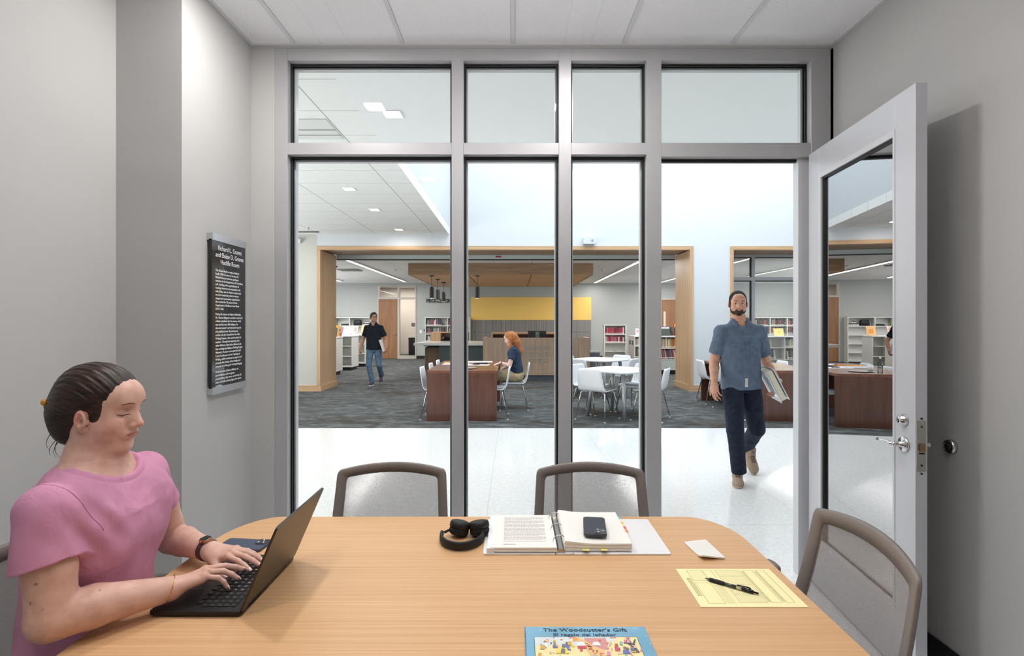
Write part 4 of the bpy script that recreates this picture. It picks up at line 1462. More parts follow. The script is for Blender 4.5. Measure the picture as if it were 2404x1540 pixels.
for nm, c in (('crowd_lilac', (176, 160, 196)), ('crowd_peach', (236, 190, 160)), ('crowd_teal', (140, 186, 178)), ('crowd_ochre', (214, 168, 84)), ('crowd_slate', (110, 116, 130)), ('crowd_pink', (226, 150, 168))):
    pl = []
    for k in range(9):
        x, y, w = rr.uniform(0.058, 0.280), rr.uniform(1.145, 1.222), rr.uniform(0.002, 0.006)
        if 0.135 < x < 0.215 and y > 1.16:
            x += 0.075
        pl.append([(x - w, y), (x + w * 0.6, y - 0.002), (x + w, y + w * 2.2), (x - w * 0.4, y + w * 2.6)] if k % 2 else disc(x, y, w * 0.6, w * 0.7, 8))
    flat(nm, pl, mat('ink_' + nm, c, 0.4), 0.0007)
flat('star_dots', [disc(x, y, r_, n=8) for x, y, r_ in ((0.066, 1.2475, 0.0013), (0.083, 1.2445, 0.001), (0.109, 1.258, 0.0012), (0.253, 1.2575, 0.0013), (0.291, 1.254, 0.0016), (0.129, 1.2475, 0.0016), (0.309, 1.226, 0.0012), (0.312, 1.196, 0.0014), (0.038, 1.238, 0.001), (0.036, 1.215, 0.0009))],
     mat('ink_white', (236, 244, 248), 0.4), 0.0002)
ink = mat('title_ink', (40, 66, 78), 0.35)
text_mesh("The Woodcutter's Gift", 0.0175, ink, 'title_lettering', cv, frame4((0.171, 1.2315, zt + 0.0005), (1, 0, 0), (0, 1, 0), (0, 0, 1)), 0.0001, bold=0.0004, extra_sx=1.16, space=1.04)
text_mesh("El regalo del leñador", 0.0150, ink, 'subtitle_lettering', cv, frame4((0.168, 1.2135, zt + 0.0003), (1, 0, 0), (0, 1, 0), (0, 0, 1)), 0.0001, bold=0.00035, extra_sx=1.14, space=1.03)

# ================================================================== wall plaque
t = thing('wall_plaque', 'tall black plaque with white lettering between silver rails', 'plaque', (-1.50, 2.72, 1.12))
PY0, PY1 = 2.562, 2.884
B(-1.500, -1.484, PY0, PY1, 1.150, 1.892).build('panel', mat('plaque_black', (15, 16, 19), 0.12, coat=0.6), t, bevel=0.001)
for z0, z1 in ((1.121, 1.156), (1.886, 1.922)):
    g = B(-1.4835, -1.478, PY0 - 0.001, PY1 + 0.001, z0, z1)
    g.box(-1.509, -1.4835, PY0, PY0 + 0.012, z0, z1)
    g.box(-1.509, -1.4835, PY0 + 0.02, PY1, z0 + 0.004, z0 + 0.012)
    g.box(-1.509, -1.505, PY0 + 0.012, PY1, z0, z1)
    g.build('rail', mat('rail_silver', (196, 198, 202), 0.3, metal=0.7), t)
letter_m = mat('plaque_letter_white', (232, 234, 236), 0.5, emis=(232, 234, 236), estr=0.0)
def plaque_M(y, z):
    return frame4((-1.4830, y, z), (0, 1, 0), (0, 0, 1), (1, 0, 0))
ym = (PY0 + PY1) / 2 + 0.004
for s, z in (('Richard L. Graves', 1.843), ('and Eloise D. Graves', 1.808), ('Huddle Room', 1.773)):
    text_mesh(s, 0.0345, letter_m, 'title_lettering', t, plaque_M(ym, z), 0.0004, extra_sx=0.92)
body = '''The Graves family is truly an Auburn
family. With 20 years of service, Dr.
Richard Graves retired as professor
emeritus in the Department of Curriculum
and Teaching with a specialization of
teaching rhetoric and composition. His
wife, Eloise, was an Auburn student and
served in leadership roles in various
campus and community organizations.
She worked for 23 years with the
Department of Defense in the Naval
ROTC Unit.
|
During his tenure at Auburn University,
Dr. Graves designed a content course and
edited a textbook for the course, which
was used by over 300 colleges. He
directed master's and doctoral research
and published over 20 professional
articles. He also founded the Sun Belt
Writing Project, a five-week institute for
teachers. Through his leadership, five
other Alabama universities followed suit,
thus creating the Alabama Writing Project
Network. He then co-founded the Gulf
Coast Conference on the Teaching of
Writing, which continues to support and
promote the sharing of knowledge and
research on writing and writing pedagogy.
|
Proud parents of three children, six
grandchildren, and two great-
grandchildren, they were married for 60
years and built a lasting legacy for others
to follow.'''.split('\n')
z = 1.735
para, pz = [], z
LP = 0.01755
for s in body + ['|']:
    if s == '|':
        text_mesh('\n'.join(para), 0.0150, letter_m, 'body_lettering', t, plaque_M(PY0 + 0.030, pz), 0.0003, align='LEFT', line=LP / 0.0150 * 1.0, bold=0.00018)
        para = []
        z -= 0.0095
        pz = z
        continue
    para.append(s)
    z -= LP
# ================================================================== white shell chairs
cushion_m = mat('grey_cushion', (150, 154, 160), 0.9)
shell_m = mat('white_shell_plastic', (232, 233, 235), 0.35)


def shell_pt(u, s, off=0.0):
    """u -1..1 across, s 0..1 from the front lip of the seat over the bend to the top of the back"""
    path = [(0.215, 0.432), (0.19, 0.446), (0.10, 0.447), (0.0, 0.442), (-0.10, 0.440), (-0.165, 0.446), (-0.205, 0.472), (-0.225, 0.52), (-0.24, 0.60), (-0.258, 0.70), (-0.272, 0.785)]
    f = s * (len(path) - 1)
    i = min(int(f), len(path) - 2)
    q = f - i
    y = path[i][0] * (1 - q) + path[i + 1][0] * q
    z = path[i][1] * (1 - q) + path[i + 1][1] * q
    w = 0.235 if s < 0.5 else 0.235 - 0.040 * (s - 0.5) * 2
    if s < 0.08:
        w *= 0.90 + 0.10 * (s / 0.08)
    if s > 0.93:
        w *= 1 - 0.16 * ((s - 0.93) / 0.07) ** 2
    dish = 0.012 * u * u
    if s < 0.5:
        z += dish
    else:
        y += dish * 1.6
    return (u * w, y, z + off)


def make_shell_chair(label, group):
    t = thing('shell_chair', label, 'chair', group=group)
    g = G().patch(lambda a, b_: shell_pt(a * 2 - 1, b_), 9, 31)
    g.build('seat_shell', shell_m, t, smooth=True, local=True, solid=0.011)
    g = G()
    g.ring_stack([[(x, y + 0.02, z + 0.012 * (x / 0.2) ** 2) for x, y in rrect(0.40 * q, 0.34 * q, 0.06, 5)] for z, q in ((0.447, 0.96), (0.455, 1.0), (0.462, 0.97))])
    g.build('seat_cushion', cushion_m, t, smooth=True, local=True)
    for sx in (-1, 1):
        for sy in (-1, 1):
            tx, ty = sx * 0.185, sy * 0.14
            g = G().tube([(sx * 0.10, sy * 0.13, 0.428), (tx, ty, 0.428), (tx + sx * 0.018, ty + sy * 0.006, 0.405), (sx * 0.25, sy * 0.235, 0.010)], [0.008, 0.009, 0.010, 0.009], 8)
            lg = g.build('leg', chrome, t, smooth=True, local=True)
            G().cyl((sx * 0.25, sy * 0.235, 0.0), (sx * 0.2495, sy * 0.234, 0.016), 0.012, 0.010, n=10).build('glide', trim_m, lg, smooth=True, local=True)
    return t


GA, GB, GC, GD = 'chairs around the near white table', 'chairs around the far white table', 'chairs along the cherry table with the woman', 'chairs along the cherry table behind the man'
spots = [
    ('white shell chair showing its back, on the near corner side of the front white table', GA, 1.29, 7.92, -PI / 4 + 0.12),
    ('white shell chair tucked behind the front white table, partly covered by another chair back', GA, 1.27, 8.50, -PI * 0.72),
    ('white shell chair at the front white table, back toward the low shelves', GA, 2.03, 8.52, PI * 0.74),
    ('white shell chair seen edge-on between partition post and oak jamb', GA, 2.10, 7.93, PI / 4 + 0.28),
    ('white shell chair at the rear white table, in line with the reception desk end', GB, 1.38, 10.10, -PI / 4 + 0.1),
    ('white shell chair behind the rear white table closest to the reception desk', GB, 1.33, 10.80, -PI * 0.75),
    ('white shell chair with rounded top behind the rear white table near the red books', GB, 2.16, 10.80, PI * 0.80),
    ('white shell chair between the two white tables with its back square to the view', GB, 2.14, 10.12, PI / 4 + 0.1),
    ('white shell chair at the front end of the cherry table, opposite the seated woman\'s side', GC, -1.16, 8.08, -PI / 2),
    ('white shell chair, middle of three along the cherry table beside the walkway', GC, -1.14, 8.80, -PI / 2),
    ('white shell chair farthest along the cherry table\'s open side, by the counter', GC, -1.12, 9.50, -PI / 2),
    ('empty white shell chair tucked at the cherry table in front of the seated woman', GC, -0.31, 8.10, PI / 2),
    ('white shell chair the red-haired woman sits on', GC, 0.02, 8.90, PI / 2),
    ('white shell chair at the far end of the cherry table next to the white pier', GD, 3.69, 9.55, -PI / 2),
    ('white shell chair mostly hidden behind the man\'s arm at the cherry table', GD, 3.70, 8.75, -PI / 2),
    ('white shell chair hidden behind the man\'s legs at the cherry table', GD, 3.72, 8.05, -PI / 2),
    ('white chair top showing over the cherry table, closer to the man', GD, 4.60, 9.35, PI / 2),
    ('white chair top showing over the cherry table, closer to the door', GD, 4.60, 8.65, PI / 2),
]
sc0 = None
for lab, grp, x, y, a in spots:
    if sc0 is None:
        sc0 = make_shell_chair(lab, grp)
        c = sc0
    else:
        c = copy_tree(sc0)
        c['label'], c['group'] = lab, grp
    c.location = (x, y, 0)
    c.rotation_euler = (0, 0, a)

# ================================================================== white square tables
leg_m = mat('table_leg_silver', (176, 178, 182), 0.35, metal=0.6)
for lab, cx, cy, rot in (('front white square table with rounded corners and splayed grey legs', 1.655, 8.18, PI / 4), ('rear white square table with rounded corners behind the front one', 1.76, 10.42, PI / 4)):
    t = thing('square_table', lab, 'table', (cx, cy, 0), group='white square tables')
    R = rotz3(rot)
    g = G()
    def tp(u, v, w):
        p = R @ Vector((u, v, 0))
        return (cx + p.x, cy + p.y, w)
    def squircle(s, n=48):
        out = []
        for i in range(n):
            a = 2 * PI * i / n
            c_, s_ = math.cos(a), math.sin(a)
            out.append((s * math.copysign(abs(c_) ** 0.42, c_), s * math.copysign(abs(s_) ** 0.42, s_)))
        return out
    g.ring_stack([[tp(u, v, z) for u, v in squircle(s)] for z, s in ((0.712, 0.455), (0.722, 0.475), (0.737, 0.478), (0.74, 0.474))])
    g.build('table_top', white_lam, t)
    for sx in (-1, 1):
        for sy in (-1, 1):
            p0, p1 = tp(sx * 0.27, sy * 0.27, 0.712), tp(sx * 0.345, sy * 0.345, 0.0)
            g = G()
            a, b_ = Vector(p0), Vector(p1)
            e1, e2 = R @ Vector((1, 0, 0)), R @ Vector((0, 1, 0))
            g.ring_stack([[p + e1 * x * q + e2 * y * q for x, y in rrect(0.055, 0.055, 0.02, 4)] for p, q in ((a, 1.15), (a.lerp(b_, 0.5), 0.95), (b_, 0.85))])
            g.build('leg', leg_m, t, smooth=True)

# ================================================================== cherry tables
def cherry_table(lab, x0, x1, y0, y1):
    t = thing('library_table', lab, 'table', ((x0 + x1) / 2, (y0 + y1) / 2, 0), group='dark cherry library tables')
    B(x0, x1, y0, y1, 0.715, 0.756).build('table_top', mahogany_top, t, bevel=0.003)
    B(x0 + 0.002, x1 - 0.002, y0 + 0.001, y0 + 0.05, 0.0, 0.715).build('end_panel', mahogany, t)
    B(x0 + 0.002, x1 - 0.002, y1 - 0.05, y1 - 0.001, 0.0, 0.715).build('end_panel', mahogany, t)
    B((x0 + x1) / 2 - 0.02, (x0 + x1) / 2 + 0.02, y0 + 0.05, y1 - 0.05, 0.35, 0.715).build('modesty_panel', mahogany, t)


cherry_table('dark cherry library table where the red-haired woman sits', -1.285, -0.235, 7.75, 9.75)
cherry_table('dark cherry library table behind the standing man with the binder', 3.56, 4.64, 7.75, 9.85)


def sheet(lab, x, y, w, h, rot, col, z=0.7575, name='paper', cat='paper', mname=None):
    t = thing(name, lab, cat, (x, y, z))
    R = rotz3(rot)
    g = G().prism(rrect(w, h, 0.003, 2), 0, 0.0025, lambda u, v, q: (x + (R @ Vector((u, v, 0))).x, y + (R @ Vector((u, v, 0))).y, z + q))
    g.build('sheet', mat(mname or ('sheet_%d_%d_%d' % col), col, 0.7), t)
    return t


sheet('spread of white papers under the red-haired woman\'s hand', -0.62, 9.42, 0.50, 0.26, 0.1, (240, 240, 242))
sheet('white sheet with a pen on it near the middle of the cherry table', -0.62, 8.75, 0.46, 0.22, -0.12, (238, 236, 238))
t = thing('pen', 'dark pen lying on the white sheet on the cherry table', 'pen', (-0.62, 8.75, 0.762))
G().tube([(-0.68, 8.76, 0.765), (-0.56, 8.74, 0.765)], [0.006, 0.006], 8).build('barrel', base_black, t, smooth=True)
sheet('orange folder on the cherry table beside the glazing post', -1.02, 9.3, 0.42, 0.22, 0.05, (226, 150, 70))
sheet('white worksheet on the orange folder side of the cherry table', -0.98, 8.95, 0.44, 0.26, -0.05, (232, 234, 238))
t = thing('plate', 'round steel plate near the front edge of the cherry table', 'plate', (-0.72, 8.12, 0.757))
G().lathe([(0.0, 0.001), (0.10, 0.002), (0.165, 0.012), (0.17, 0.012), (0.10, 0.0)], (-0.72, 8.12, 0.757), n=28).build('dish', steel, t, smooth=True)
t = thing('tablet', 'thin dark tablet lying beside the white papers on the cherry table', 'tablet', (-0.55, 9.05, 0.757))
B(-0.68, -0.44, 9.02, 9.10, 0.757, 0.768).build('case', base_black, t)
t = thing('water_bottle', 'clear water bottle on the cherry table, mirrored in the door glass', 'bottle', (-0.92, 8.02, 0.757))
G().lathe([(0.0, 0.0), (0.032, 0.002), (0.033, 0.02), (0.031, 0.06), (0.033, 0.10), (0.032, 0.14), (0.014, 0.18), (0.012, 0.20)], (-0.92, 8.02, 0.757), n=18).build('bottle_body', glass_mat('bottle_plastic', (0.86, 0.9, 0.92), 1.4, 2.0), t, smooth=True)
G().lathe([(0.014, 0.20), (0.014, 0.22), (0.0, 0.222)], (-0.92, 8.02, 0.757), n=14).build('cap', white_lam, t, smooth=True)
t = thing('cup', 'small white cup standing by the water bottle', 'cup', (-0.88, 8.22, 0.757))
G().lathe([(0.0, 0.0), (0.030, 0.001), (0.040, 0.09), (0.037, 0.09), (0.028, 0.006)], (-0.88, 8.22, 0.757), n=18).build('cup_body', white_lam, t, smooth=True)

# ================================================================== books
SPINES = [(206, 202, 196), (150, 60, 66), (64, 78, 96), (72, 104, 100), (196, 170, 90), (120, 118, 116), (226, 224, 220), (92, 56, 50), (160, 120, 92), (46, 48, 52), (184, 90, 110), (210, 130, 70), (92, 128, 140)]
RED = [(176, 52, 78), (150, 46, 66), (196, 190, 192), (130, 50, 62), (110, 112, 120), (206, 80, 104), (88, 34, 44)]
GREEN = [(60, 92, 84), (70, 84, 90), (188, 196, 194), (100, 126, 118), (54, 60, 64), (206, 206, 200), (150, 60, 84), (120, 140, 136)]
PALE = [(214, 206, 196), (196, 186, 172), (176, 120, 90), (224, 222, 218), (150, 142, 134), (206, 196, 120), (96, 96, 104), (190, 98, 96), (228, 226, 226)]
BROWN = [(120, 64, 54), (96, 58, 50), (146, 96, 74), (84, 74, 70), (170, 60, 48), (66, 54, 54), (156, 132, 110)]
book_protos = {}


def colour_word(c):
    r, g_, b_ = c
    mx, mn = max(c), min(c)
    if mx - mn < 22:
        return 'white' if mn > 185 else ('grey' if mn > 84 else 'black')
    if r >= g_ and r >= b_:
        if g_ > 160 and b_ < 140:
            return 'yellow'
        if r > 165 and g_ > 100 and b_ < 110 and r - g_ > 50:
            return 'orange'
        if mn > 150:
            return 'cream'
        if g_ > b_ + 12:
            return 'brown'
        return 'red' if b_ < g_ + 22 else 'pink'
    if g_ >= b_:
        return 'green'
    return 'blue'


def book_proto(c):
    """unit book standing upright: x thickness, y depth (spine toward -y), z height"""
    if c in book_protos:
        return book_protos[c]
    g = G()
    g.box(-0.5, -0.40, -0.46, 0.5, 0, 1)
    g.box(0.40, 0.5, -0.46, 0.5, 0, 1)
    g.ring_stack([[(-0.5, -0.46, z), (-0.25, -0.5, z), (0.25, -0.5, z), (0.5, -0.46, z), (0.40, -0.42, z), (-0.40, -0.42, z)] for z in (0, 1)])
    nf = len(g.f)
    g.box(-0.40, 0.40, -0.42, 0.48, 0.015, 0.985)
    nf2 = len(g.f)
    g.box(-0.44, 0.44, -0.503, -0.4985, 0.08, 0.17)
    me = bpy.data.meshes.new('book')
    me.from_pydata(g.v, [], g.f)
    me.materials.append(mat('book_%d_%d_%d' % c, c, 0.55))
    me.materials.append(paper)
    me.materials.append(mat('book_label_white', (230, 230, 226), 0.7))
    for i, p in enumerate(me.polygons):
        p.material_index = 0 if i < nf else (1 if i < nf2 else 2)
    me.update()
    book_protos[c] = me
    return me


def ordinal(n):
    w = 'first second third fourth fifth sixth seventh eighth ninth tenth eleventh twelfth thirteenth fourteenth fifteenth sixteenth seventeenth eighteenth nineteenth'.split()
    if n <= 19:
        return w[n - 1]
    t = {2: 'twenty', 3: 'thirty', 4: 'forty', 5: 'fifty'}[n // 10]
    return (t[:-1] + 'ieth') if n % 10 == 0 else t + '-' + w[n % 10 - 1]


def book_row(x0, x1, yf, z, hmin, hmax, pal, where, group, lean=0.0, depth=0.17, tmin=0.030, tmax=0.052, rng=None, facing=1):
    rng = rng or RND
    x = x0
    n_b = 0
    while True:
        th = rng.uniform(tmin, tmax)
        if x + th > x1:
            break
        h = rng.uniform(hmin, hmax)
        c = pal[rng.randrange(len(pal))]
        o = bpy.data.objects.new('book', book_proto(c))
        COL.objects.link(o)
        a = lean * rng.uniform(0.6, 1.15) if lean else 0.0
        w_lean = h * abs(math.sin(a)) * 0
        o.scale = (th * 0.94, depth, h)
        o.location = (x + th / 2 + (h * math.sin(abs(a)) * (1 if a < 0 else -0) * 0), yf + depth / 2, z + 0.5 * th * abs(math.sin(a)))
        o.rotation_euler = (0, a, 0)
        n_b += 1
        o['label'] = '%s book, %s from the left, %s' % (colour_word(c), ordinal(n_b), where)
        o['category'] = 'book'
        o['group'] = group
        x += th / max(0.85, math.cos(a))
    return x


def low_shelf(lab, x0, x1, yf, depth, h, levels, group, ncol=1, back=True, col=white_shelf, casters=True, name='low_bookcase', z0=0.10, top_t=0.03):
    t = thing(name, lab, 'bookcase', ((x0 + x1) / 2, yf + depth / 2, 0), group=group)
    B(x0 - 0.01, x1 + 0.01, yf - 0.02, yf + depth + 0.01, h - top_t, h).build('top', white_lam, t, bevel=0.003)
    for xa in (x0, x1 - 0.025):
        B(xa, xa + 0.025, yf, yf + depth, z0, h - top_t).build('side_panel', col, t)
    for k in range(1, ncol):
        xm = x0 + (x1 - x0) * k / ncol
        B(xm - 0.0125, xm + 0.0125, yf + 0.004, yf + depth - 0.003, z0 + 0.03, h - top_t).build('divider', col, t)
    for z in levels:
        B(x0 + 0.025, x1 - 0.025, yf + 0.006, yf + depth - 0.004, z - 0.018, z).build('shelf', col, t)
    B(x0 + 0.025, x1 - 0.025, yf + 0.002, yf + depth - 0.004, z0, z0 + 0.045).build('bottom_panel', col, t)
    if back:
        ym = yf + depth * (0.5 if depth > 0.45 else 0.97)
        B(x0 + 0.025, x1 - 0.025, ym - 0.006, ym + 0.006, z0, h - top_t).build('back_panel', col, t)
    B(x0 + 0.05, x1 - 0.05, yf + 0.05, yf + depth - 0.05, 0.0, z0).build('plinth', base_black, t)
    return t


DG = 'low white display shelves by the oak jamb'
for lab, yf in (('nearest low white display bookcase beside the oak jamb', 14.3), ('middle low white display bookcase, empty shelves toward the walkway', 15.85), ('rear low white display bookcase by the walking man in the dark polo', 17.25)):
    low_shelf(lab, -6.6, -4.9, yf, 0.66, 1.06, (0.44, 0.75), DG, ncol=4)
# face-out books on the display tops
def display_book(lab, x, y, w, h, col, z=1.06, tilt=0.28, extra=None, turn=0.0):
    t = thing('display_book', lab, 'book', (x, y, z))
    R = rotz3(turn)
    def f(u, v, q):
        p = R @ Vector((u, -q * math.cos(tilt) + v * math.sin(tilt), 0))
        return (x + p.x, y + p.y, z + v * math.cos(tilt) + q * math.sin(tilt) + 0.008)
    g = G().prism([(-w / 2, 0), (w / 2, 0), (w / 2, h), (-w / 2, h)], -0.012, 0.0, f)
    g.build('cover', mat('cover_%d_%d_%d' % col, col, 0.4), t)
    if extra:
        g = G()
        for (u0, u1, v0, v1) in extra[1]:
            g.prism([(u0 * w / 2, v0 * h), (u1 * w / 2, v0 * h), (u1 * w / 2, v1 * h), (u0 * w / 2, v1 * h)], 0.0, 0.001, f)
        g.build('cover_print', mat('print_%d_%d_%d' % extra[0], extra[0], 0.4), t)
    g = G().tube([f(-w / 4, 0.0, 0.03), f(-w / 4, 0.0, -0.03), f(-w / 4, h * 0.6, -0.016)], 0.003, 6)
    g.tube([f(w / 4, 0.0, 0.03), f(w / 4, 0.0, -0.03), f(w / 4, h * 0.6, -0.016)], 0.003, 6)
    g.build('easel', steel, t)


display_book('blue picture book standing face-out on the nearest display bookcase by the jamb', -5.02 - 0.03, 14.5, 0.27, 0.26, (84, 110, 134), extra=((226, 228, 226), [(-0.3, 0.2, 0.1, 0.22), (-0.1, 0.1, 0.3, 0.4)]))
display_book('yellow topped book standing behind the blue one', -5.06, 14.75, 0.22, 0.34, (232, 176, 64))
display_book('pink and grey patterned book lying open beside the blue picture book', -4.98 + 0.02, 14.82, 0.2, 0.28, (200, 150, 146), extra=((120, 100, 110), [(-0.6, 0.1, 0.5, 0.8), (0.1, 0.7, 0.1, 0.4)]), turn=-0.5)
display_book('wide white picture book on the middle display bookcase', -5.12, 16.05, 0.36, 0.30, (240, 232, 236), extra=((150, 130, 140), [(-0.8, -0.7, 0.6, 0.7), (0.6, 0.8, 0.1, 0.2)]))
display_book('white book with orange lettering on the middle display bookcase', -4.99, 16.28, 0.24, 0.30, (240, 218, 206), extra=((216, 120, 90), [(-0.6, -0.3, 0.2, 0.9), (0.0, 0.3, 0.4, 0.9), (0.45, 0.6, 0.2, 0.8)]), turn=-0.35)
display_book('orange covered book on the rear display bookcase by the walking man', -4.97, 17.45, 0.26, 0.30, (236, 190, 130), extra=((230, 150, 60), [(-0.5, 0.5, 0.2, 0.7)]))

# back wall bookcases, left
def wall_case(lab, x0, x1, ncol, levels, h, group, yf=20.68, name='tall_bookcase'):
    t = thing(name, lab, 'bookcase', ((x0 + x1) / 2, yf + 0.15, 0), group=group)
    B(x0, x1, yf, yf + 0.30, h - 0.03, h).build('top', white_shelf, t)
    for k in range(ncol + 1):
        xm = x0 + (x1 - x0 - 0.03) * k / ncol
        B(xm, xm + 0.03, yf, yf + 0.30, 0.0, h - 0.03).build('side_panel' if k in (0, ncol) else 'divider', white_shelf, t)
    for z in levels:
        for k in range(ncol):
            xa = x0 + (x1 - x0 - 0.03) * k / ncol + 0.03
            xb = x0 + (x1 - x0 - 0.03) * (k + 1) / ncol
            B(xa, xb, yf + 0.003, yf + 0.29, z - 0.025, z).build('shelf', white_shelf, t)
    B(x0 + 0.03, x1 - 0.03, yf + 0.285, yf + 0.30, 0.0, h - 0.03).build('back_panel', white_shelf, t)
    return t


WG = 'white bookcases along the back wall'
LV = (0.06, 0.37, 0.69, 1.01, 1.34)
wall_case('white bookcase on the back wall behind the display shelves', -8.3, -5.60, 3, LV, 1.67, WG)
wall_case('white bookcase under the dark wall lettering, nearly full of books', -3.50, -1.70, 2, LV, 1.67, WG)
G1 = 'books in the bookcase under the wall lettering'
rb = random.Random(21)
book_row(-3.45, -2.82, 20.72, 1.34, 0.20, 0.27, GREEN, 'top shelf under the wall lettering', G1, rng=rb)
book_row(-2.58, -2.1, 20.72, 1.34, 0.20, 0.26, GREEN, 'top shelf, second bay, under the wall lettering', G1, rng=rb)
book_row(-3.45, -2.72, 20.72, 1.01, 0.20, 0.27, GREEN + [(210, 160, 80)], 'second shelf under the wall lettering', G1, rng=rb)
book_row(-2.58, -2.2, 20.72, 1.01, 0.20, 0.26, GREEN, 'second shelf, second bay, under the wall lettering', G1, rng=rb)
book_row(-3.45, -3.18, 20.72, 0.69, 0.20, 0.27, GREEN, 'on the third shelf behind the wood box', G1, rng=rb)
book_row(-3.45, -3.15, 20.72, 0.06, 0.20, 0.26, GREEN + RED, 'on the bottom shelf behind the white counter', G1, rng=rb)
# objects on the left back bookcase
t = thing('display_box', 'green box on the top shelf of the bookcase behind the display shelves', 'box', (-7.1, 20.8, 1.34))
B(-7.25, -7.05, 20.72, 20.9, 1.34, 1.60).build('body', mat('box_green', (150, 156, 130), 0.7), t)
t = thing('black_bag', 'black bag on the top shelf of the bookcase by the walking man', 'bag', (-6.2, 20.8, 1.34))
g = G().ring_stack([[(-6.22 + x, 20.82 + y, z) for x, y in rrect(0.30 * q, 0.16 * q, 0.05 * q, 4)] for z, q in ((1.34, 1.0), (1.46, 1.06), (1.54, 0.95), (1.57, 0.6))])
g.build('body', base_black, t, smooth=True)
t = thing('folded_cloth', 'dark folded cloth on the top shelf of the bookcase by the oak jamb', 'cloth', (-6.72, 20.8, 1.34))
g = G().ring_stack([[(-6.70 + x, 20.82 + y, z) for x, y in rrect(0.34 * q, 0.18, 0.04, 4)] for z, q in ((1.34, 1.0), (1.375, 1.02), (1.41, 0.7))])
g.build('body', mat('cloth_dark', (46, 46, 50), 0.9), t, smooth=True)
cup0 = None
for k in range(7):
    x = -5.98 + (k % 5) * 0.07 if k < 5 else -5.87 + (k - 5) * 0.08
    z = 1.34 if k < 5 else 1.43
    lab = 'small white and black cup, %s from the black bag in the lower row' % ordinal(k + 1) if k < 5 else 'small white and black cup, %s one stacked on top of the row' % ordinal(k - 4)
    if cup0 is None:
        cup0 = thing('cup', lab, 'cup', (x, 20.78, z), group='cups on the bookcase shelf')
        G().lathe([(0.0, 0), (0.026, 0.0), (0.030, 0.055), (0.0, 0.056)], (0, 0, 0), n=12).build('cup_body', white_lam, cup0, local=True, smooth=True)
        G().lathe([(0.031, 0.055), (0.031, 0.085), (0.0, 0.087)], (0, 0, 0), n=12).build('lid', base_black, cup0, local=True, smooth=True)
    else:
        c = copy_tree(cup0)
        c.location = (x, 20.78, z)
        c['label'] = lab
book_row(-5.66 - 0.0, -5.62, 20.72, 1.01, 0.2, 0.26, GREEN, 'on the shelf edge behind the walking man', 'books behind the walking man', rng=rb)
for k in range(6):
    pass

# ================================================================== wall lettering and coloured back wall
t = thing('wall_lettering', 'dark raised capital letters on the back wall above the bookcase', 'lettering', (-2.9, 20.95, 2.25))
text_mesh('PROFESSIONAL', 0.225, mat('letter_dark_grey', (62, 62, 62), 0.6), 'letters', t, frame4((-3.50, 20.98, 2.265), (1, 0, 0), (0, 0, 1), (0, -1, 0)), 0.01, align='LEFT', bold=0.004, space=1.0, extra_sx=0.80)
yel = thing('wall_panel', 'large plain yellow wall panel behind the reception desk', 'wall panel', (0.75, 20.95, 1.56))
B(-1.68, 3.15, 20.93, 20.998, 1.56, 2.48).build('panel', mat('panel_yellow', (242, 200, 108), 0.7), yel)


def stripe_mat():
    m, nt, b = new_mat('striped_panel')
    mp = coords(nt, (52, 0.0, 0.02))
    n = nt.nodes.new('ShaderNodeTexNoise')
    n.inputs['Scale'].default_value = 1.0
    n.inputs['Detail'].default_value = 3
    nt.links.new(mp.outputs[0], n.inputs['Vector'])
    r = ramp(nt, [(0.30, (66, 66, 70)), (0.40, (104, 98, 94)), (0.46, (150, 142, 134)), (0.50, (112, 106, 102)), (0.55, (112, 118, 132)), (0.60, (196, 188, 176)), (0.64, (128, 120, 112)), (0.72, (214, 208, 200))])
    nt.links.new(n.outputs['Fac'], r.inputs[0])
    nt.links.new(r.outputs[0], b.inputs['Base Color'])
    b.inputs['Roughness'].default_value = 0.7
    return m


sm = stripe_mat()
t = thing('striped_panels', 'grey striped wall panels below the yellow wall', 'wall panel', (0.75, 20.95, 0.0))
for k in range(4):
    x0 = -1.68 + k * 1.2075
    B(x0 + 0.004, x0 + 1.2035, 20.94, 20.997, 1.075, 1.555).build('upper_panel', sm, t)
    B(x0 + 0.004, x0 + 1.2035, 20.94, 20.997, 0.02, 1.065).build('lower_panel', sm, t)

# ================================================================== wood canopy and pendants
cn = thing('ceiling_canopy', 'large slatted wood canopy hanging from the library ceiling', 'canopy', (-0.33, 16.2, 2.74))
cf = wood('canopy_fascia_oak', (150, 118, 90), (176, 144, 112), (1.0, 18, 18), 0.5)
cs = wood('canopy_slat_oak', (196, 152, 112), (220, 180, 140), (1.0, 18, 18), 0.5)
g = G()
g.box(-2.80, 2.15, 13.9, 13.94, 2.745, 3.046)
g.box(-2.80, 2.15, 18.56, 18.6, 2.745, 3.046)
g.box(-2.80, -2.76, 13.94, 18.56, 2.745, 3.046)
g.box(2.11, 2.15, 13.94, 18.56, 2.745, 3.046)
g.build('fascia', cf, cn)
g = G()
y = 13.96
while y < 18.5:
    g.box(-2.75, 2.10, y, y + 0.108, 2.748, 2.765)
    y += 0.135
g.build('slats', cs, cn)
B(-2.75, 2.10, 13.95, 18.55, 2.80, 2.82).build('backing', mat('canopy_dark', (56, 46, 38), 0.8), cn)
g = G()
for x in (-1.2, 0.5, 1.6):
    g.box(x - 0.008, x + 0.008, 13.95, 18.55, 2.744, 2.7485)
g.build('seam', mat('canopy_dark', (56, 46, 38), 0.8), cn)
PGN = 'black cylinder pendants under the canopy'
p0 = None
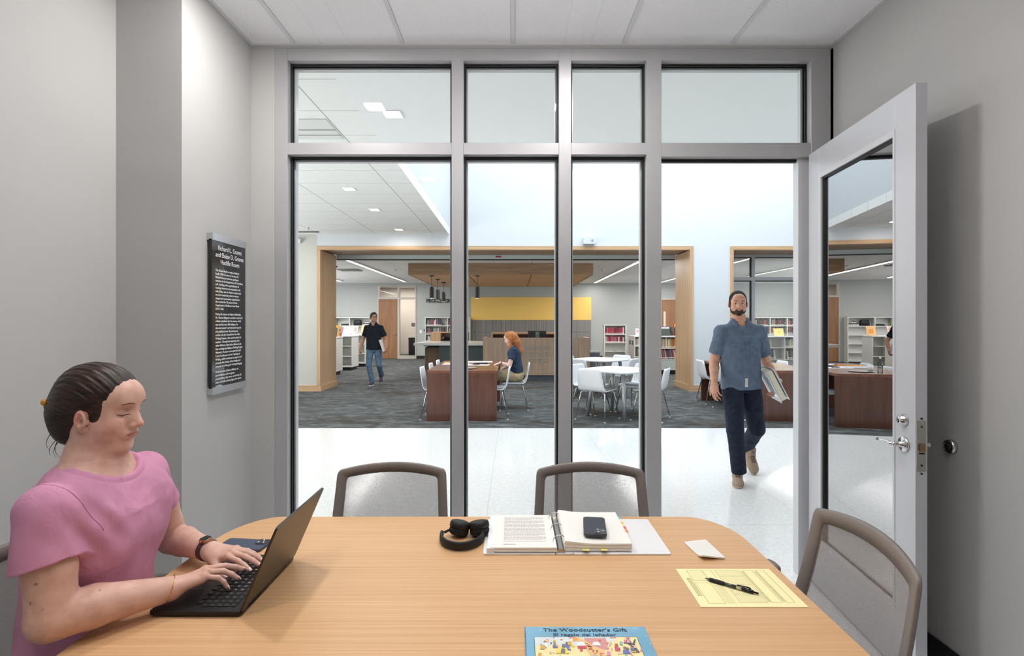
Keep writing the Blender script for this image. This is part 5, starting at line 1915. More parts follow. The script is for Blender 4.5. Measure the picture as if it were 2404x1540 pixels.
for lab, x, y in (('black cylinder pendant hanging nearest in the row of three over the counter', -2.21, 14.15), ('black cylinder pendant in the middle of the row of three', -2.22, 15.35), ('black cylinder pendant farthest back in the row of three', -2.215, 16.6),
                  ('black cylinder pendant hanging alone in front of the yellow wall', -0.97, 14.15)):
    if p0 is None:
        p0 = thing('pendant_lamp', lab, 'pendant lamp', (x, y, 2.13), group=PGN)
        pm = mat('pendant_black', (44, 46, 44), 0.5)
        G().lathe([(0.0, 0.0), (0.062, 0.0), (0.068, 0.004), (0.068, 0.26), (0.058, 0.265), (0.056, 0.31), (0.0, 0.312)], n=20).build('lamp_shade', pm, p0, local=True, smooth=False)
        G().cyl((0, 0, 0.31), (0, 0, 0.60), 0.008, n=8).build('cord', pm, p0, local=True)
        G().lathe([(0.0, 0.585), (0.05, 0.59), (0.075, 0.61), (0.0, 0.614)], n=20).build('ceiling_plate', pm, p0, local=True, smooth=True)
        G().cyl((0, 0, -0.002), (0, 0, 0.001), 0.055, n=18).build('lens', lamp_mat('pendant_lens', 1.6), p0, local=True)
    else:
        c = copy_tree(p0)
        c.location = (x, y, 2.13)
        c['label'] = lab

# ================================================================== reception desk and counter
t = thing('reception_desk', 'large greyed oak reception desk with raised lettering', 'desk', (0.6, 13.7, 0))
B(-0.76, 1.96, 13.2, 13.26, 0.13, 1.08).build('front_panel', desk_oak, t)
B(-0.76, -0.70, 13.26, 14.2, 0.13, 1.08).build('side_panel', desk_oak, t)
B(1.90, 1.96, 13.26, 14.2, 0.13, 1.08).build('side_panel', desk_oak, t)
B(-0.70, 1.90, 13.27, 13.60, 1.02, 1.05).build('ledge', oak_h, t)
B(-0.70, 1.90, 13.60, 14.2, 0.70, 0.74).build('work_surface', oak_h, t)
B(-0.66, 1.86, 13.24, 14.1, 0.0, 0.13).build('plinth', mat('plinth_slate', (66, 74, 82), 0.6), t)
lm = mat('letter_silver', (166, 162, 150), 0.45, metal=0.2)
for s, z in (('LEARNING', 0.775), ('RESOURCES', 0.615), ('CENTER', 0.455)):
    text_mesh(s, 0.155, lm, 'lettering', t, frame4((0.62, 13.197, z), (1, 0, 0), (0, 0, 1), (0, -1, 0)), 0.008, bold=0.0008, space=1.08, extra_sx=0.88)
t = thing('back_credenza', 'oak cabinet with open top compartment behind the reception desk', 'cabinet', (0.2, 15.2, 0))
g = G()
g.box(-0.62, 1.24, 15.0, 15.5, 0.0, 0.95)
g.build('body', oak, t)
g = G()
g.box(-0.62, 1.24, 15.0, 15.5, 1.13, 1.18)
g.box(-0.62, -0.58, 15.0, 15.5, 0.95, 1.13)
g.box(1.20, 1.24, 15.0, 15.5, 0.95, 1.13)
g.build('hutch_frame', oak_h, t)
B(-0.58, 1.20, 15.40, 15.49, 0.95, 1.13).build('hutch_back', mahogany, t)
t = thing('desk_monitor', 'black computer monitor seen from behind on the reception desk', 'monitor', (0.65, 13.75, 0.74))
B(0.40, 0.89, 13.84, 13.87, 0.92, 1.245).build('screen_back', mat('monitor_black', (24, 26, 28), 0.5), t, bevel=0.006)
B(0.605, 0.705, 13.80, 13.845, 0.80, 1.22).build('stand', mat('monitor_stand_grey', (104, 116, 114), 0.4), t, bevel=0.006)
B(0.54, 0.77, 13.72, 13.92, 0.74, 0.755).build('foot', mat('monitor_stand_grey', (104, 116, 114), 0.4), t)
g = G().ring_stack([[(0.655 + 0.022 * math.cos(a) * q, 13.797, 1.13 + 0.022 * math.sin(a) * q) for a in [2 * PI * i / 18 for i in range(18)]] for q in (1.0, 0.78)], cap=False)
g.build('logo', mat('logo_grey', (70, 78, 78), 0.4), t)
# white counter running to the left of the desk, with an oak box on it
t = thing('service_counter', 'long white service counter cantilevered beside the reception desk', 'counter', (-1.6, 14.3, 0))
g = G()
g.prism([(-2.60, 13.6), (-0.77, 13.6), (-0.77, 14.8), (-1.9, 15.9), (-2.55, 15.9)], 0.865, 0.93)
g.build('worktop', mat('counter_white', (222, 222, 216), 0.2), t, bevel=0.003)
B(-1.95, -0.77, 13.72, 14.5, 0.0, 0.865).build('base_cabinet', mat('counter_base_slate', (66, 78, 80), 0.5), t)
B(-2.36, -1.955, 13.95, 15.0, 0.0, 0.80).build('end_cabinet', wood('counter_brown', (112, 84, 66), (134, 102, 80), (16, 16, 1), 0.5), t)
B(-2.36, -0.9, 13.75, 14.9, 0.835, 0.864).build('bracket', base_black, t)
# green square emblem on the slate front
t2 = thing('screen_monitor', 'oak cubby box with devices standing on the white counter', 'cubby', (-1.95, 14.9, 0.93))
ob = oak
B(-2.37, -2.08, 14.95, 15.5, 0.93, 1.19).build('side_box', oak, t2)
B(-2.08, -1.30, 15.30, 15.5, 0.93, 1.19).build('back_panel', mahogany, t2)
B(-2.08, -1.30, 14.95, 15.30, 1.165, 1.19).build('top', oak_h, t2)
t2.name = 'counter_cubby'
t = thing('desk_phone', 'black and silver desk phone inside the counter cubby', 'phone', (-1.9, 15.1, 0.93))
g = G().hexa([(-2.0, 15.0, 0.931), (-1.78, 15.0, 0.931), (-1.78, 15.18, 0.931), (-2.0, 15.18, 0.931), (-2.0, 15.0, 0.96), (-1.78, 15.0, 0.96), (-1.78, 15.18, 1.03), (-2.0, 15.18, 1.03)])
g.build('body', base_black, t)
G().tube([(-2.02, 15.0, 1.0), (-2.01, 15.08, 1.06), (-1.99, 15.16, 1.09)], 0.02, 8).build('handset', steel, t, smooth=True)
t = thing('pen_cup', 'small silver pen cup on the white counter', 'cup', (-1.62, 15.05, 0.93))
G().lathe([(0.0, 0), (0.04, 0.0), (0.04, 0.10), (0.036, 0.10), (0.036, 0.01)], (-1.62, 15.05, 0.93), n=16).build('cup_body', steel, t, smooth=True)
t = thing('side_stool', 'low grey upholstered stool beside the reception desk', 'stool', (2.2, 13.6, 0))
B(2.0, 2.26, 13.45, 13.85, 0.0, 0.66).build('seat', mat('stool_grey', (104, 112, 118), 0.8), t, bevel=0.02)
B(1.99, 2.27, 13.44, 13.86, 0.66, 0.72).build('cushion', mat('stool_light', (150, 158, 158), 0.8), t, bevel=0.015)

# ================================================================== right-hand shelves
RG = 'low white bookcases in the reading area'
t = thing('red_book_shelf', 'white bookcase with two rows of red books under the grey wall', 'bookcase', (3.75, 19.15, 0))
for xa in (3.34, 4.12):
    B(xa, xa + 0.03, 19.0, 19.32, 0, 1.38).build('side_panel', white_shelf, t)
B(3.37, 4.12, 19.0, 19.32, 1.35, 1.379).build('top', white_shelf, t)
B(3.37, 4.12, 19.30, 19.32, 0.0, 1.35).build('back_panel', white_shelf, t)
for z in (1.04, 0.74, 0.42, 0.10):
    B(3.37, 4.12, 19.003, 19.30, z - 0.03, z).build('shelf', white_shelf, t)
rb = random.Random(5)
GR = 'red and grey books in the bookcase below the grey wall'
book_row(3.39, 4.10, 19.03, 1.04, 0.21, 0.25, RED, 'upper shelf of the red-book bookcase', GR, rng=rb)
book_row(3.39, 4.10, 19.03, 0.74, 0.18, 0.22, RED, 'lower shelf of the red-book bookcase', GR, rng=rb)

low_shelf('low white bookcase with grey end panel and two label holders', 4.14, 5.6, 17.7, 0.9, 1.0, (0.30, 0.66), RG, ncol=1, z0=0.08)
o = [x for x in bpy.data.objects if x.get('label', '') == 'low white bookcase with grey end panel and two label holders'][0]
B(4.125, 4.139, 17.69, 18.6, 0.0, 0.999).build('end_panel', mat('end_panel_grey', (172, 168, 164), 0.5), o)
for y in (17.9, 18.3):
    B(4.118, 4.1245, y - 0.11, y + 0.11, 0.70, 0.84).build('label_holder', mat('holder_dark', (74, 74, 72), 0.5), o)
GS = 'books in the low bookcase with the grey end panel'
book_row(4.18, 5.0, 17.74, 0.66, 0.24, 0.29, PALE, 'upper shelf of the grey-ended bookcase', GS, rng=rb)
book_row(4.30, 5.0, 17.74, 0.30, 0.24, 0.28, [(196, 128, 92), (226, 150, 110), (190, 180, 160), (110, 84, 76), (214, 206, 190), (140, 132, 90)], 'leaning, lower shelf of the grey-ended bookcase', GS, lean=-0.16, rng=rb)
display_book('white picture book with pink circles on the grey-ended bookcase', 4.42, 17.95, 0.34, 0.26, (240, 214, 220), z=1.0, extra=((226, 130, 160), [(-0.8, -0.4, 0.45, 0.8), (0.25, 0.75, 0.3, 0.8)]))
display_book('red topped dark book beside the pink-circle book', 4.72, 18.05, 0.22, 0.27, (90, 50, 54), z=1.0, extra=((226, 70, 66), [(-1, 1, 0.72, 1.0)]))

low_shelf('low white display bookcase filled with books beside the oak jamb of the pier', 4.00, 5.75, 14.7, 0.5, 1.08, (0.43, 0.74), RG, ncol=1, z0=0.12)
GT = 'books in the low bookcase beside the pier'
book_row(4.03, 5.2, 14.74, 0.74, 0.24, 0.29, PALE + [(190, 150, 70)], 'upper shelf of the bookcase beside the pier', GT, rng=rb, tmin=0.026, tmax=0.044)
book_row(4.20, 5.2, 14.74, 0.43, 0.24, 0.29, PALE + [(214, 206, 60), (84, 70, 120), (70, 80, 84)], 'leaning, lower shelf beside the pier', GT, lean=-0.18, rng=rb, tmin=0.028, tmax=0.044)
o = [x for x in bpy.data.objects if x.get('label', '').startswith('low white display bookcase filled')][0]
B(4.03, 5.72, 14.70, 14.715, 0.16, 0.405).build('kick_panel', mat('panel_mint_grey', (196, 204, 198), 0.5), o)
display_book('dark green book face-out on the bookcase beside the pier', 4.36, 14.85, 0.26, 0.28, (74, 88, 82), z=1.08, extra=((220, 216, 222), [(-1, 1, 0.75, 0.95)]))
display_book('brown and black picture book face-out by the pier', 4.55, 15.0, 0.2, 0.27, (96, 74, 62), z=1.08, extra=((40, 38, 38), [(-0.6, 0.4, 0.3, 0.9)]))
display_book('wide dark purple book in front of an orange one by the pier', 4.82, 14.82, 0.36, 0.27, (60, 44, 58), z=1.08, extra=((120, 100, 120), [(-0.8, 0.7, 0.5, 0.6), (-0.8, 0.5, 0.25, 0.32)]))
display_book('black book with orange square standing at the back by the pier', 4.84, 15.05, 0.32, 0.36, (50, 36, 44), z=1.08, extra=((240, 140, 40), [(-0.9, -0.3, 0.62, 0.98)]))
t = thing('wall_post', 'pale narrow post standing in front of the far wood door', 'post', (6.02, 20.7, 0))
B(5.98, 6.06, 20.6, 20.68, 0, 1.9).build('shaft', mat('post_pale', (206, 190, 174), 0.6), t)

# shelves behind the glazed bay
wall_case('tall white bookcase on the back wall seen through the glazed bay', 9.55, 12.3, 4, LV, 1.67, WG)
GU = 'books in the tall bookcase behind the glazed bay'
for k in range(4):
    xa = 9.55 + 2.72 * k / 4 + 0.05
    for j, z in enumerate((1.34, 1.01)):
        book_row(xa, xa + 0.58, 20.72, z, 0.20, 0.28, BROWN + [(70, 70, 74)], '%s shelf, %s bay, tall bookcase behind glazing' % (('top', 'second')[j], ('first', 'second', 'third', 'last')[k]), GU, rng=rb, tmin=0.045, tmax=0.075)
low_shelf('low white bookcase with glass-fronted rows seen through the glazed bay', 6.9, 9.3, 14.7, 0.5, 1.08, (0.43, 0.76), RG, ncol=3, z0=0.12)
GV = 'books in the low bookcase behind the glazed bay'
for k in range(3):
    xa = 6.94 + 0.8 * k
    n_ = ('first', 'middle', 'last')[k]
    book_row(xa, xa + 0.40 + 0.08 * k, 14.74, 0.76, 0.20, 0.27, [(176, 176, 150), (150, 156, 150), (190, 190, 184), (206, 196, 150), (128, 134, 132)], 'upper shelf, %s bay, low bookcase behind glazing' % n_, GV, rng=rb)
    book_row(xa + 0.05, xa + 0.55, 14.74, 0.43, 0.20, 0.27, [(150, 148, 128), (176, 176, 170), (120, 110, 100), (90, 84, 80), (196, 192, 180)], 'lower shelf, %s bay, low bookcase behind glazing' % n_, GV, lean=-0.10, rng=rb)
display_book('cream book with two letter A shapes on a wire easel behind the glazing', 7.62, 14.86, 0.28, 0.22, (232, 214, 140), z=1.08, extra=((90, 84, 60), [(-0.12, 0.12, 0.42, 0.5)]))
display_book('dark purple and pink book face-out behind the glazing', 8.12, 14.86, 0.2, 0.24, (60, 36, 56), z=1.08, extra=((190, 80, 130), [(-0.4, 0.6, 0.2, 0.8)]))
# ================================================================== smooth solids for bodies and clothes
def V3(*a):
    return np.array(a, dtype=np.float64)


def smin(a, b, k):
    if k <= 0:
        return np.minimum(a, b)
    h = np.maximum(k - np.abs(a - b), 0) / k
    return np.minimum(a, b) - h * h * k * 0.25


class Sdf:
    def __init__(self):
        self.ops = []
        self.post = []

    def add(self, prim, k=0.01):
        self.ops.append(('u', prim, k))
        return self

    def sub(self, prim, k=0.004):
        self.ops.append(('s', prim, k))
        return self

    def eval(self, P):
        f = np.full(len(P), 1.0)
        for kind, (fn, lo, hi), k in self.ops:
            d = fn(P)
            f = smin(f, d, k) if kind == 'u' else -smin(-f, d, k)
        for fn in self.post:
            f = f + fn(P)
        return f

    def mesh(self, h, lo=None, hi=None):
        if lo is None:
            lo = np.min([p[1] for kd, p, k in self.ops if kd == 'u'], axis=0) - 3 * h
            hi = np.max([p[2] for kd, p, k in self.ops if kd == 'u'], axis=0) + 3 * h
        lo = np.asarray(lo, float)
        n = np.ceil((np.asarray(hi) - lo) / h).astype(int) + 1
        f = np.full(n, 1.0, dtype=np.float32)
        ax = [lo[i] + np.arange(n[i]) * h for i in range(3)]
        for kind, (fn, plo, phi), k in self.ops:
            m = k + 2.5 * h
            a = np.maximum(np.floor((plo - m - lo) / h).astype(int), 0)
            b = np.minimum(np.ceil((phi + m - lo) / h).astype(int) + 1, n)
            if np.any(b <= a):
                continue
            sl = tuple(slice(a[i], b[i]) for i in range(3))
            X, Y, Z = np.meshgrid(ax[0][sl[0]], ax[1][sl[1]], ax[2][sl[2]], indexing='ij')
            P = np.stack([X.ravel(), Y.ravel(), Z.ravel()], 1)
            d = fn(P).reshape(X.shape)
            s = f[sl]
            f[sl] = smin(s, d, k) if kind == 'u' else -smin(-s, d, k)
        if self.post:
            idx = np.nonzero(np.abs(f) < 0.03)
            P = np.stack([ax[i][idx[i]] for i in range(3)], 1)
            add = np.zeros(len(P))
            for fn in self.post:
                add += fn(P)
            f[idx] += add.astype(np.float32)
        return surface_nets(f, lo, h)


def surface_nets(f, lo, h):
    ins = f < 0
    c = np.zeros(tuple(s - 1 for s in f.shape), dtype=np.int8)
    for dx in (0, 1):
        for dy in (0, 1):
            for dz in (0, 1):
                c += ins[dx:f.shape[0] - 1 + dx, dy:f.shape[1] - 1 + dy, dz:f.shape[2] - 1 + dz]
    act = np.argwhere((c > 0) & (c < 8))
    del c
    ids = -np.ones(tuple(s - 1 for s in f.shape), dtype=np.int32)
    ids[act[:, 0], act[:, 1], act[:, 2]] = np.arange(len(act))
    off = np.array([(i >> 2 & 1, i >> 1 & 1, i & 1) for i in range(8)])
    vals = np.stack([f[act[:, 0] + o[0], act[:, 1] + o[1], act[:, 2] + o[2]] for o in off], 1).astype(np.float64)
    acc = np.zeros((len(act), 3))
    cnt = np.zeros(len(act))
    for i in range(8):
        for j in range(i + 1, 8):
            dlt = off[j] - off[i]
            if abs(dlt).sum() != 1:
                continue
            a, b = vals[:, i], vals[:, j]
            m = (a < 0) != (b < 0)
            t = np.where(m, a / np.where(m, a - b, 1), 0)
            p = off[i][None, :] + t[:, None] * dlt[None, :]
            acc += np.where(m[:, None], p, 0)
            cnt += m
    V = (act + acc / cnt[:, None]) * h + lo
    F = []
    for axn in range(3):
        o = [0, 0, 0]
        o[axn] = 1
        A = ins[:ins.shape[0] - o[0], :ins.shape[1] - o[1], :ins.shape[2] - o[2]]
        Bv = ins[o[0]:, o[1]:, o[2]:]
        e = np.argwhere(A != Bv)
        u, v = [q for q in range(3) if q != axn]
        e = e[(e[:, u] > 0) & (e[:, v] > 0) & (e[:, u] < ids.shape[u]) & (e[:, v] < ids.shape[v])]
        def gid(du, dv):
            q = e.copy()
            q[:, u] -= du
            q[:, v] -= dv
            return ids[q[:, 0], q[:, 1], q[:, 2]]
        quad = np.stack([gid(0, 0), gid(1, 0), gid(1, 1), gid(0, 1)], 1)
        inside_low = ins[e[:, 0], e[:, 1], e[:, 2]]
        flip = inside_low if axn != 1 else ~inside_low
        quad[~flip] = quad[~flip][:, ::-1]
        F.append(quad[(quad >= 0).all(1)])
    return V, np.concatenate(F)


def cone(a, b, r1, r2):
    a, b = V3(*a), V3(*b)
    ab = b - a
    L2 = max(ab.dot(ab), 1e-12)

    def fn(P):
        q = P - a
        t = np.clip(q @ ab / L2, 0, 1)
        return np.linalg.norm(q - t[:, None] * ab, axis=1) - (r1 + (r2 - r1) * t)
    return fn, np.minimum(a - r1, b - r2), np.maximum(a + r1, b + r2)


def ell(c, r, R=None):
    c, r = V3(*c), V3(*r)
    R = np.eye(3) if R is None else np.asarray(R, float)
    m = r.max()

    def fn(P):
        q = (P - c) @ R
        k0 = np.linalg.norm(q / r, axis=1)
        k1 = np.linalg.norm(q / (r * r), axis=1)
        return k0 * (k0 - 1) / np.maximum(k1, 1e-9)
    return fn, c - m, c + m


def rbox(c, half, rad, R=None):
    c, half = V3(*c), V3(*half)
    R = np.eye(3) if R is None else np.asarray(R, float)
    m = np.linalg.norm(half) + rad

    def fn(P):
        q = np.abs((P - c) @ R) - (half - rad)
        return np.linalg.norm(np.maximum(q, 0), axis=1) + np.minimum(q.max(1), 0) - rad
    return fn, c - m, c + m


def half(n, d, lo, hi):
    """half space n.p < d"""
    n = V3(*n)
    n = n / np.linalg.norm(n)
    return (lambda P: P @ n - d), V3(*lo), V3(*hi)


def loft(a, b, secs, U, round_=0.02):
    """elliptic tube from a to b; secs: (t, ru, rv, du, dv); U: direction of ru"""
    a, b = V3(*a), V3(*b)
    L = np.linalg.norm(b - a)
    w = (b - a) / L
    U = V3(*U)
    U = U - w * U.dot(w)
    U /= np.linalg.norm(U)
    Vv = np.cross(w, U)
    S = np.array(secs, float)
    rm = S[:, 1:3].max() + np.abs(S[:, 3:]).max()

    def fn(P):
        q = P - a
        t = q @ w / L
        tc = np.clip(t, 0, 1)
        # smooth interpolation of the sections
        ru, rv, du, dv = [np.interp(tc, S[:, 0], S[:, i]) for i in (1, 2, 3, 4)]
        x, y = (q @ U - du), (q @ Vv - dv)
        k0 = np.sqrt((x / ru) ** 2 + (y / rv) ** 2)
        k1 = np.sqrt((x / ru ** 2) ** 2 + (y / rv ** 2) ** 2)
        dr = k0 * (k0 - 1) / np.maximum(k1, 1e-9)
        da = np.maximum(-t, t - 1) * L
        return -smin(-dr, -da, round_)
    return fn, np.minimum(a, b) - rm, np.maximum(a, b) + rm


def wrinkle(amp, scale, seed=0, stretch=(1, 1, 1)):
    r = np.random.RandomState(seed)
    ks = []
    for i in range(10):
        d = r.normal(size=3)
        d /= np.linalg.norm(d)
        ks.append((d * scale * r.uniform(0.6, 2.0) * np.array(stretch), r.uniform(0, 6.28), r.uniform(0.5, 1.0)))

    def fn(P):
        s = np.zeros(len(P))
        wv = np.sin(P @ ks[0][0] + ks[0][1]) * 0.8
        for k, ph, a in ks[1:]:
            s += a * np.sin(P @ k + ph + wv)
        return amp * s / 4
    return fn


class Loc:
    """a local frame: centre, rotation (columns are the local axes) and scale"""

    def __init__(self, c, R, s=1.0):
        self.c, self.R, self.s = V3(*c), np.asarray(R, float), s

    def p(self, *q):
        return self.c + self.R @ (V3(*q) * self.s)

    def ell(self, q, r, rot=None):
        return ell(self.p(*q), V3(*r) * self.s, self.R if rot is None else self.R @ rot)

    def cone(self, a, b, r1, r2):
        return cone(self.p(*a), self.p(*b), r1 * self.s, r2 * self.s)

    def rbox(self, q, hf, rad, rot=None):
        return rbox(self.p(*q), V3(*hf) * self.s, rad * self.s, self.R if rot is None else self.R @ rot)

    def inv(self, P):
        return (P - self.c) @ self.R / self.s


def rot_axis(ax, a):
    return np.array(Matrix.Rotation(a, 3, ax))


def mesh_obj(name, VF, m, parent=None, paint=None, base=(1, 1, 1), smooth=True):
    V, F = VF
    o0 = np.array(wloc(parent)) if parent is not None else np.zeros(3)
    me = bpy.data.meshes.new(name)
    me.vertices.add(len(V))
    me.vertices.foreach_set('co', (V - o0).astype(np.float32).ravel())
    me.loops.add(F.size)
    me.loops.foreach_set('vertex_index', F.astype(np.int32).ravel())
    me.polygons.add(len(F))
    me.polygons.foreach_set('loop_start', np.arange(0, F.size, 4, dtype=np.int32))
    me.polygons.foreach_set('loop_total', np.full(len(F), 4, dtype=np.int32))
    me.update(calc_edges=True)
    me.validate()
    if smooth:
        me.polygons.foreach_set('use_smooth', np.ones(len(me.polygons), dtype=bool))
    if paint is not None:
        col = np.tile(np.array(lin(base)), (len(V), 1))
        for wfn, c in paint:
            w = np.clip(wfn(V), 0, 1)[:, None]
            col = col * (1 - w) + np.array(lin(c))[None, :] * w
        at = me.color_attributes.new('skin_tone', 'FLOAT_COLOR', 'POINT')
        at.data.foreach_set('color', col.astype(np.float32).ravel())
    me.materials.append(m)
    o = bpy.data.objects.new(name, me)
    COL.objects.link(o)
    if parent is not None:
        o.parent = parent
    return o


def attr_mat(name, rough=0.5, sss=0.0, bump=0.05, bscale=250):
    m, nt, b = new_mat(name)
    a = nt.nodes.new('ShaderNodeAttribute')
    a.attribute_name = 'skin_tone'
    tc = nt.nodes.new('ShaderNodeTexCoord')
    n = nt.nodes.new('ShaderNodeTexNoise')
    n.inputs['Scale'].default_value = 45
    n.inputs['Detail'].default_value = 4
    nt.links.new(tc.outputs['Object'], n.inputs['Vector'])
    r = ramp(nt, [(0.3, (238, 228, 226)), (0.7, (255, 255, 255))])
    nt.links.new(n.outputs['Fac'], r.inputs[0])
    mx = nt.nodes.new('ShaderNodeMixRGB')
    mx.blend_type = 'MULTIPLY'
    mx.inputs[0].default_value = 1
    nt.links.new(a.outputs['Color'], mx.inputs[1])
    nt.links.new(r.outputs[0], mx.inputs[2])
    nt.links.new(mx.outputs[0], b.inputs['Base Color'])
    b.inputs['Roughness'].default_value = rough
    b.inputs['Specular IOR Level'].default_value = 0.4
    if sss:
        b.inputs['Subsurface Weight'].default_value = sss
        b.inputs['Subsurface Radius'].default_value = (0.010, 0.004, 0.002)
        b.inputs['Subsurface Scale'].default_value = 1.0
    n2 = nt.nodes.new('ShaderNodeTexNoise')
    n2.inputs['Scale'].default_value = bscale
    nt.links.new(tc.outputs['Object'], n2.inputs['Vector'])
    bp = nt.nodes.new('ShaderNodeBump')
    bp.inputs['Strength'].default_value = bump
    bp.inputs['Distance'].default_value = 0.001
    nt.links.new(n2.outputs['Fac'], bp.inputs['Height'])
    nt.links.new(bp.outputs[0], b.inputs['Normal'])
    return m


skin_mat = attr_mat('skin', 0.48, 0.12, 0.08)


def hair_material(name, c1, c2, scale=(1, 1, 1), rough=0.38):
    m, nt, b = new_mat(name)
    mp = coords(nt, scale)
    n = nt.nodes.new('ShaderNodeTexNoise')
    n.inputs['Scale'].default_value = 1
    n.inputs['Detail'].default_value = 7
    n.inputs['Roughness'].default_value = 0.7
    nt.links.new(mp.outputs[0], n.inputs['Vector'])
    r = ramp(nt, [(0.34, c1), (0.66, c2)])
    nt.links.new(n.outputs['Fac'], r.inputs[0])
    nt.links.new(r.outputs[0], b.inputs['Base Color'])
    bp = nt.nodes.new('ShaderNodeBump')
    bp.inputs['Strength'].default_value = 0.7
    bp.inputs['Distance'].default_value = 0.002
    nt.links.new(n.outputs['Fac'], bp.inputs['Height'])
    nt.links.new(bp.outputs[0], b.inputs['Normal'])
    b.inputs['Roughness'].default_value = rough
    b.inputs['Specular IOR Level'].default_value = 0.35
    return m


def fabric(name, c, rough=0.9, vary=0.10, vs=18, weave=0.25, fold=0.55, fs=(11, 11, 6)):
    """woven cloth: mottled dye, fine weave and soft creases in the relief"""
    if name in MATS:
        return MATS[name]
    m, nt, b = new_mat(name)
    b.inputs['Roughness'].default_value = rough
    b.inputs['Specular IOR Level'].default_value = 0.2
    b.inputs['Sheen Weight'].default_value = 0.03
    tc = nt.nodes.new('ShaderNodeTexCoord')
    n = nt.nodes.new('ShaderNodeTexNoise')
    n.inputs['Scale'].default_value = vs
    n.inputs['Detail'].default_value = 6
    nt.links.new(tc.outputs['Object'], n.inputs['Vector'])
    a = lin(c)
    r = ramp(nt, [(0.3, tuple(v * (1 - vary) for v in a[:3]) + (1,)), (0.7, tuple(min(1, v * (1 + vary)) for v in a[:3]) + (1,))])
    nt.links.new(n.outputs['Fac'], r.inputs[0])
    nt.links.new(r.outputs[0], b.inputs['Base Color'])
    mp = coords(nt, fs)
    n2 = nt.nodes.new('ShaderNodeTexNoise')
    n2.inputs['Scale'].default_value = 1.0
    n2.inputs['Detail'].default_value = 4
    n2.inputs['Distortion'].default_value = 0.8
    nt.links.new(mp.outputs[0], n2.inputs['Vector'])
    rd = n2.outputs['Fac']
    bp = nt.nodes.new('ShaderNodeBump')
    bp.inputs['Strength'].default_value = fold
    bp.inputs['Distance'].default_value = 0.016
    nt.links.new(rd, bp.inputs['Height'])
    n3 = nt.nodes.new('ShaderNodeTexNoise')
    n3.inputs['Scale'].default_value = 800
    nt.links.new(tc.outputs['Object'], n3.inputs['Vector'])
    bp2 = nt.nodes.new('ShaderNodeBump')
    bp2.inputs['Strength'].default_value = weave
    bp2.inputs['Distance'].default_value = 0.0012
    nt.links.new(n3.outputs['Fac'], bp2.inputs['Height'])
    nt.links.new(bp.outputs[0], bp2.inputs['Normal'])
    nt.links.new(bp2.outputs[0], b.inputs['Normal'])
    return m


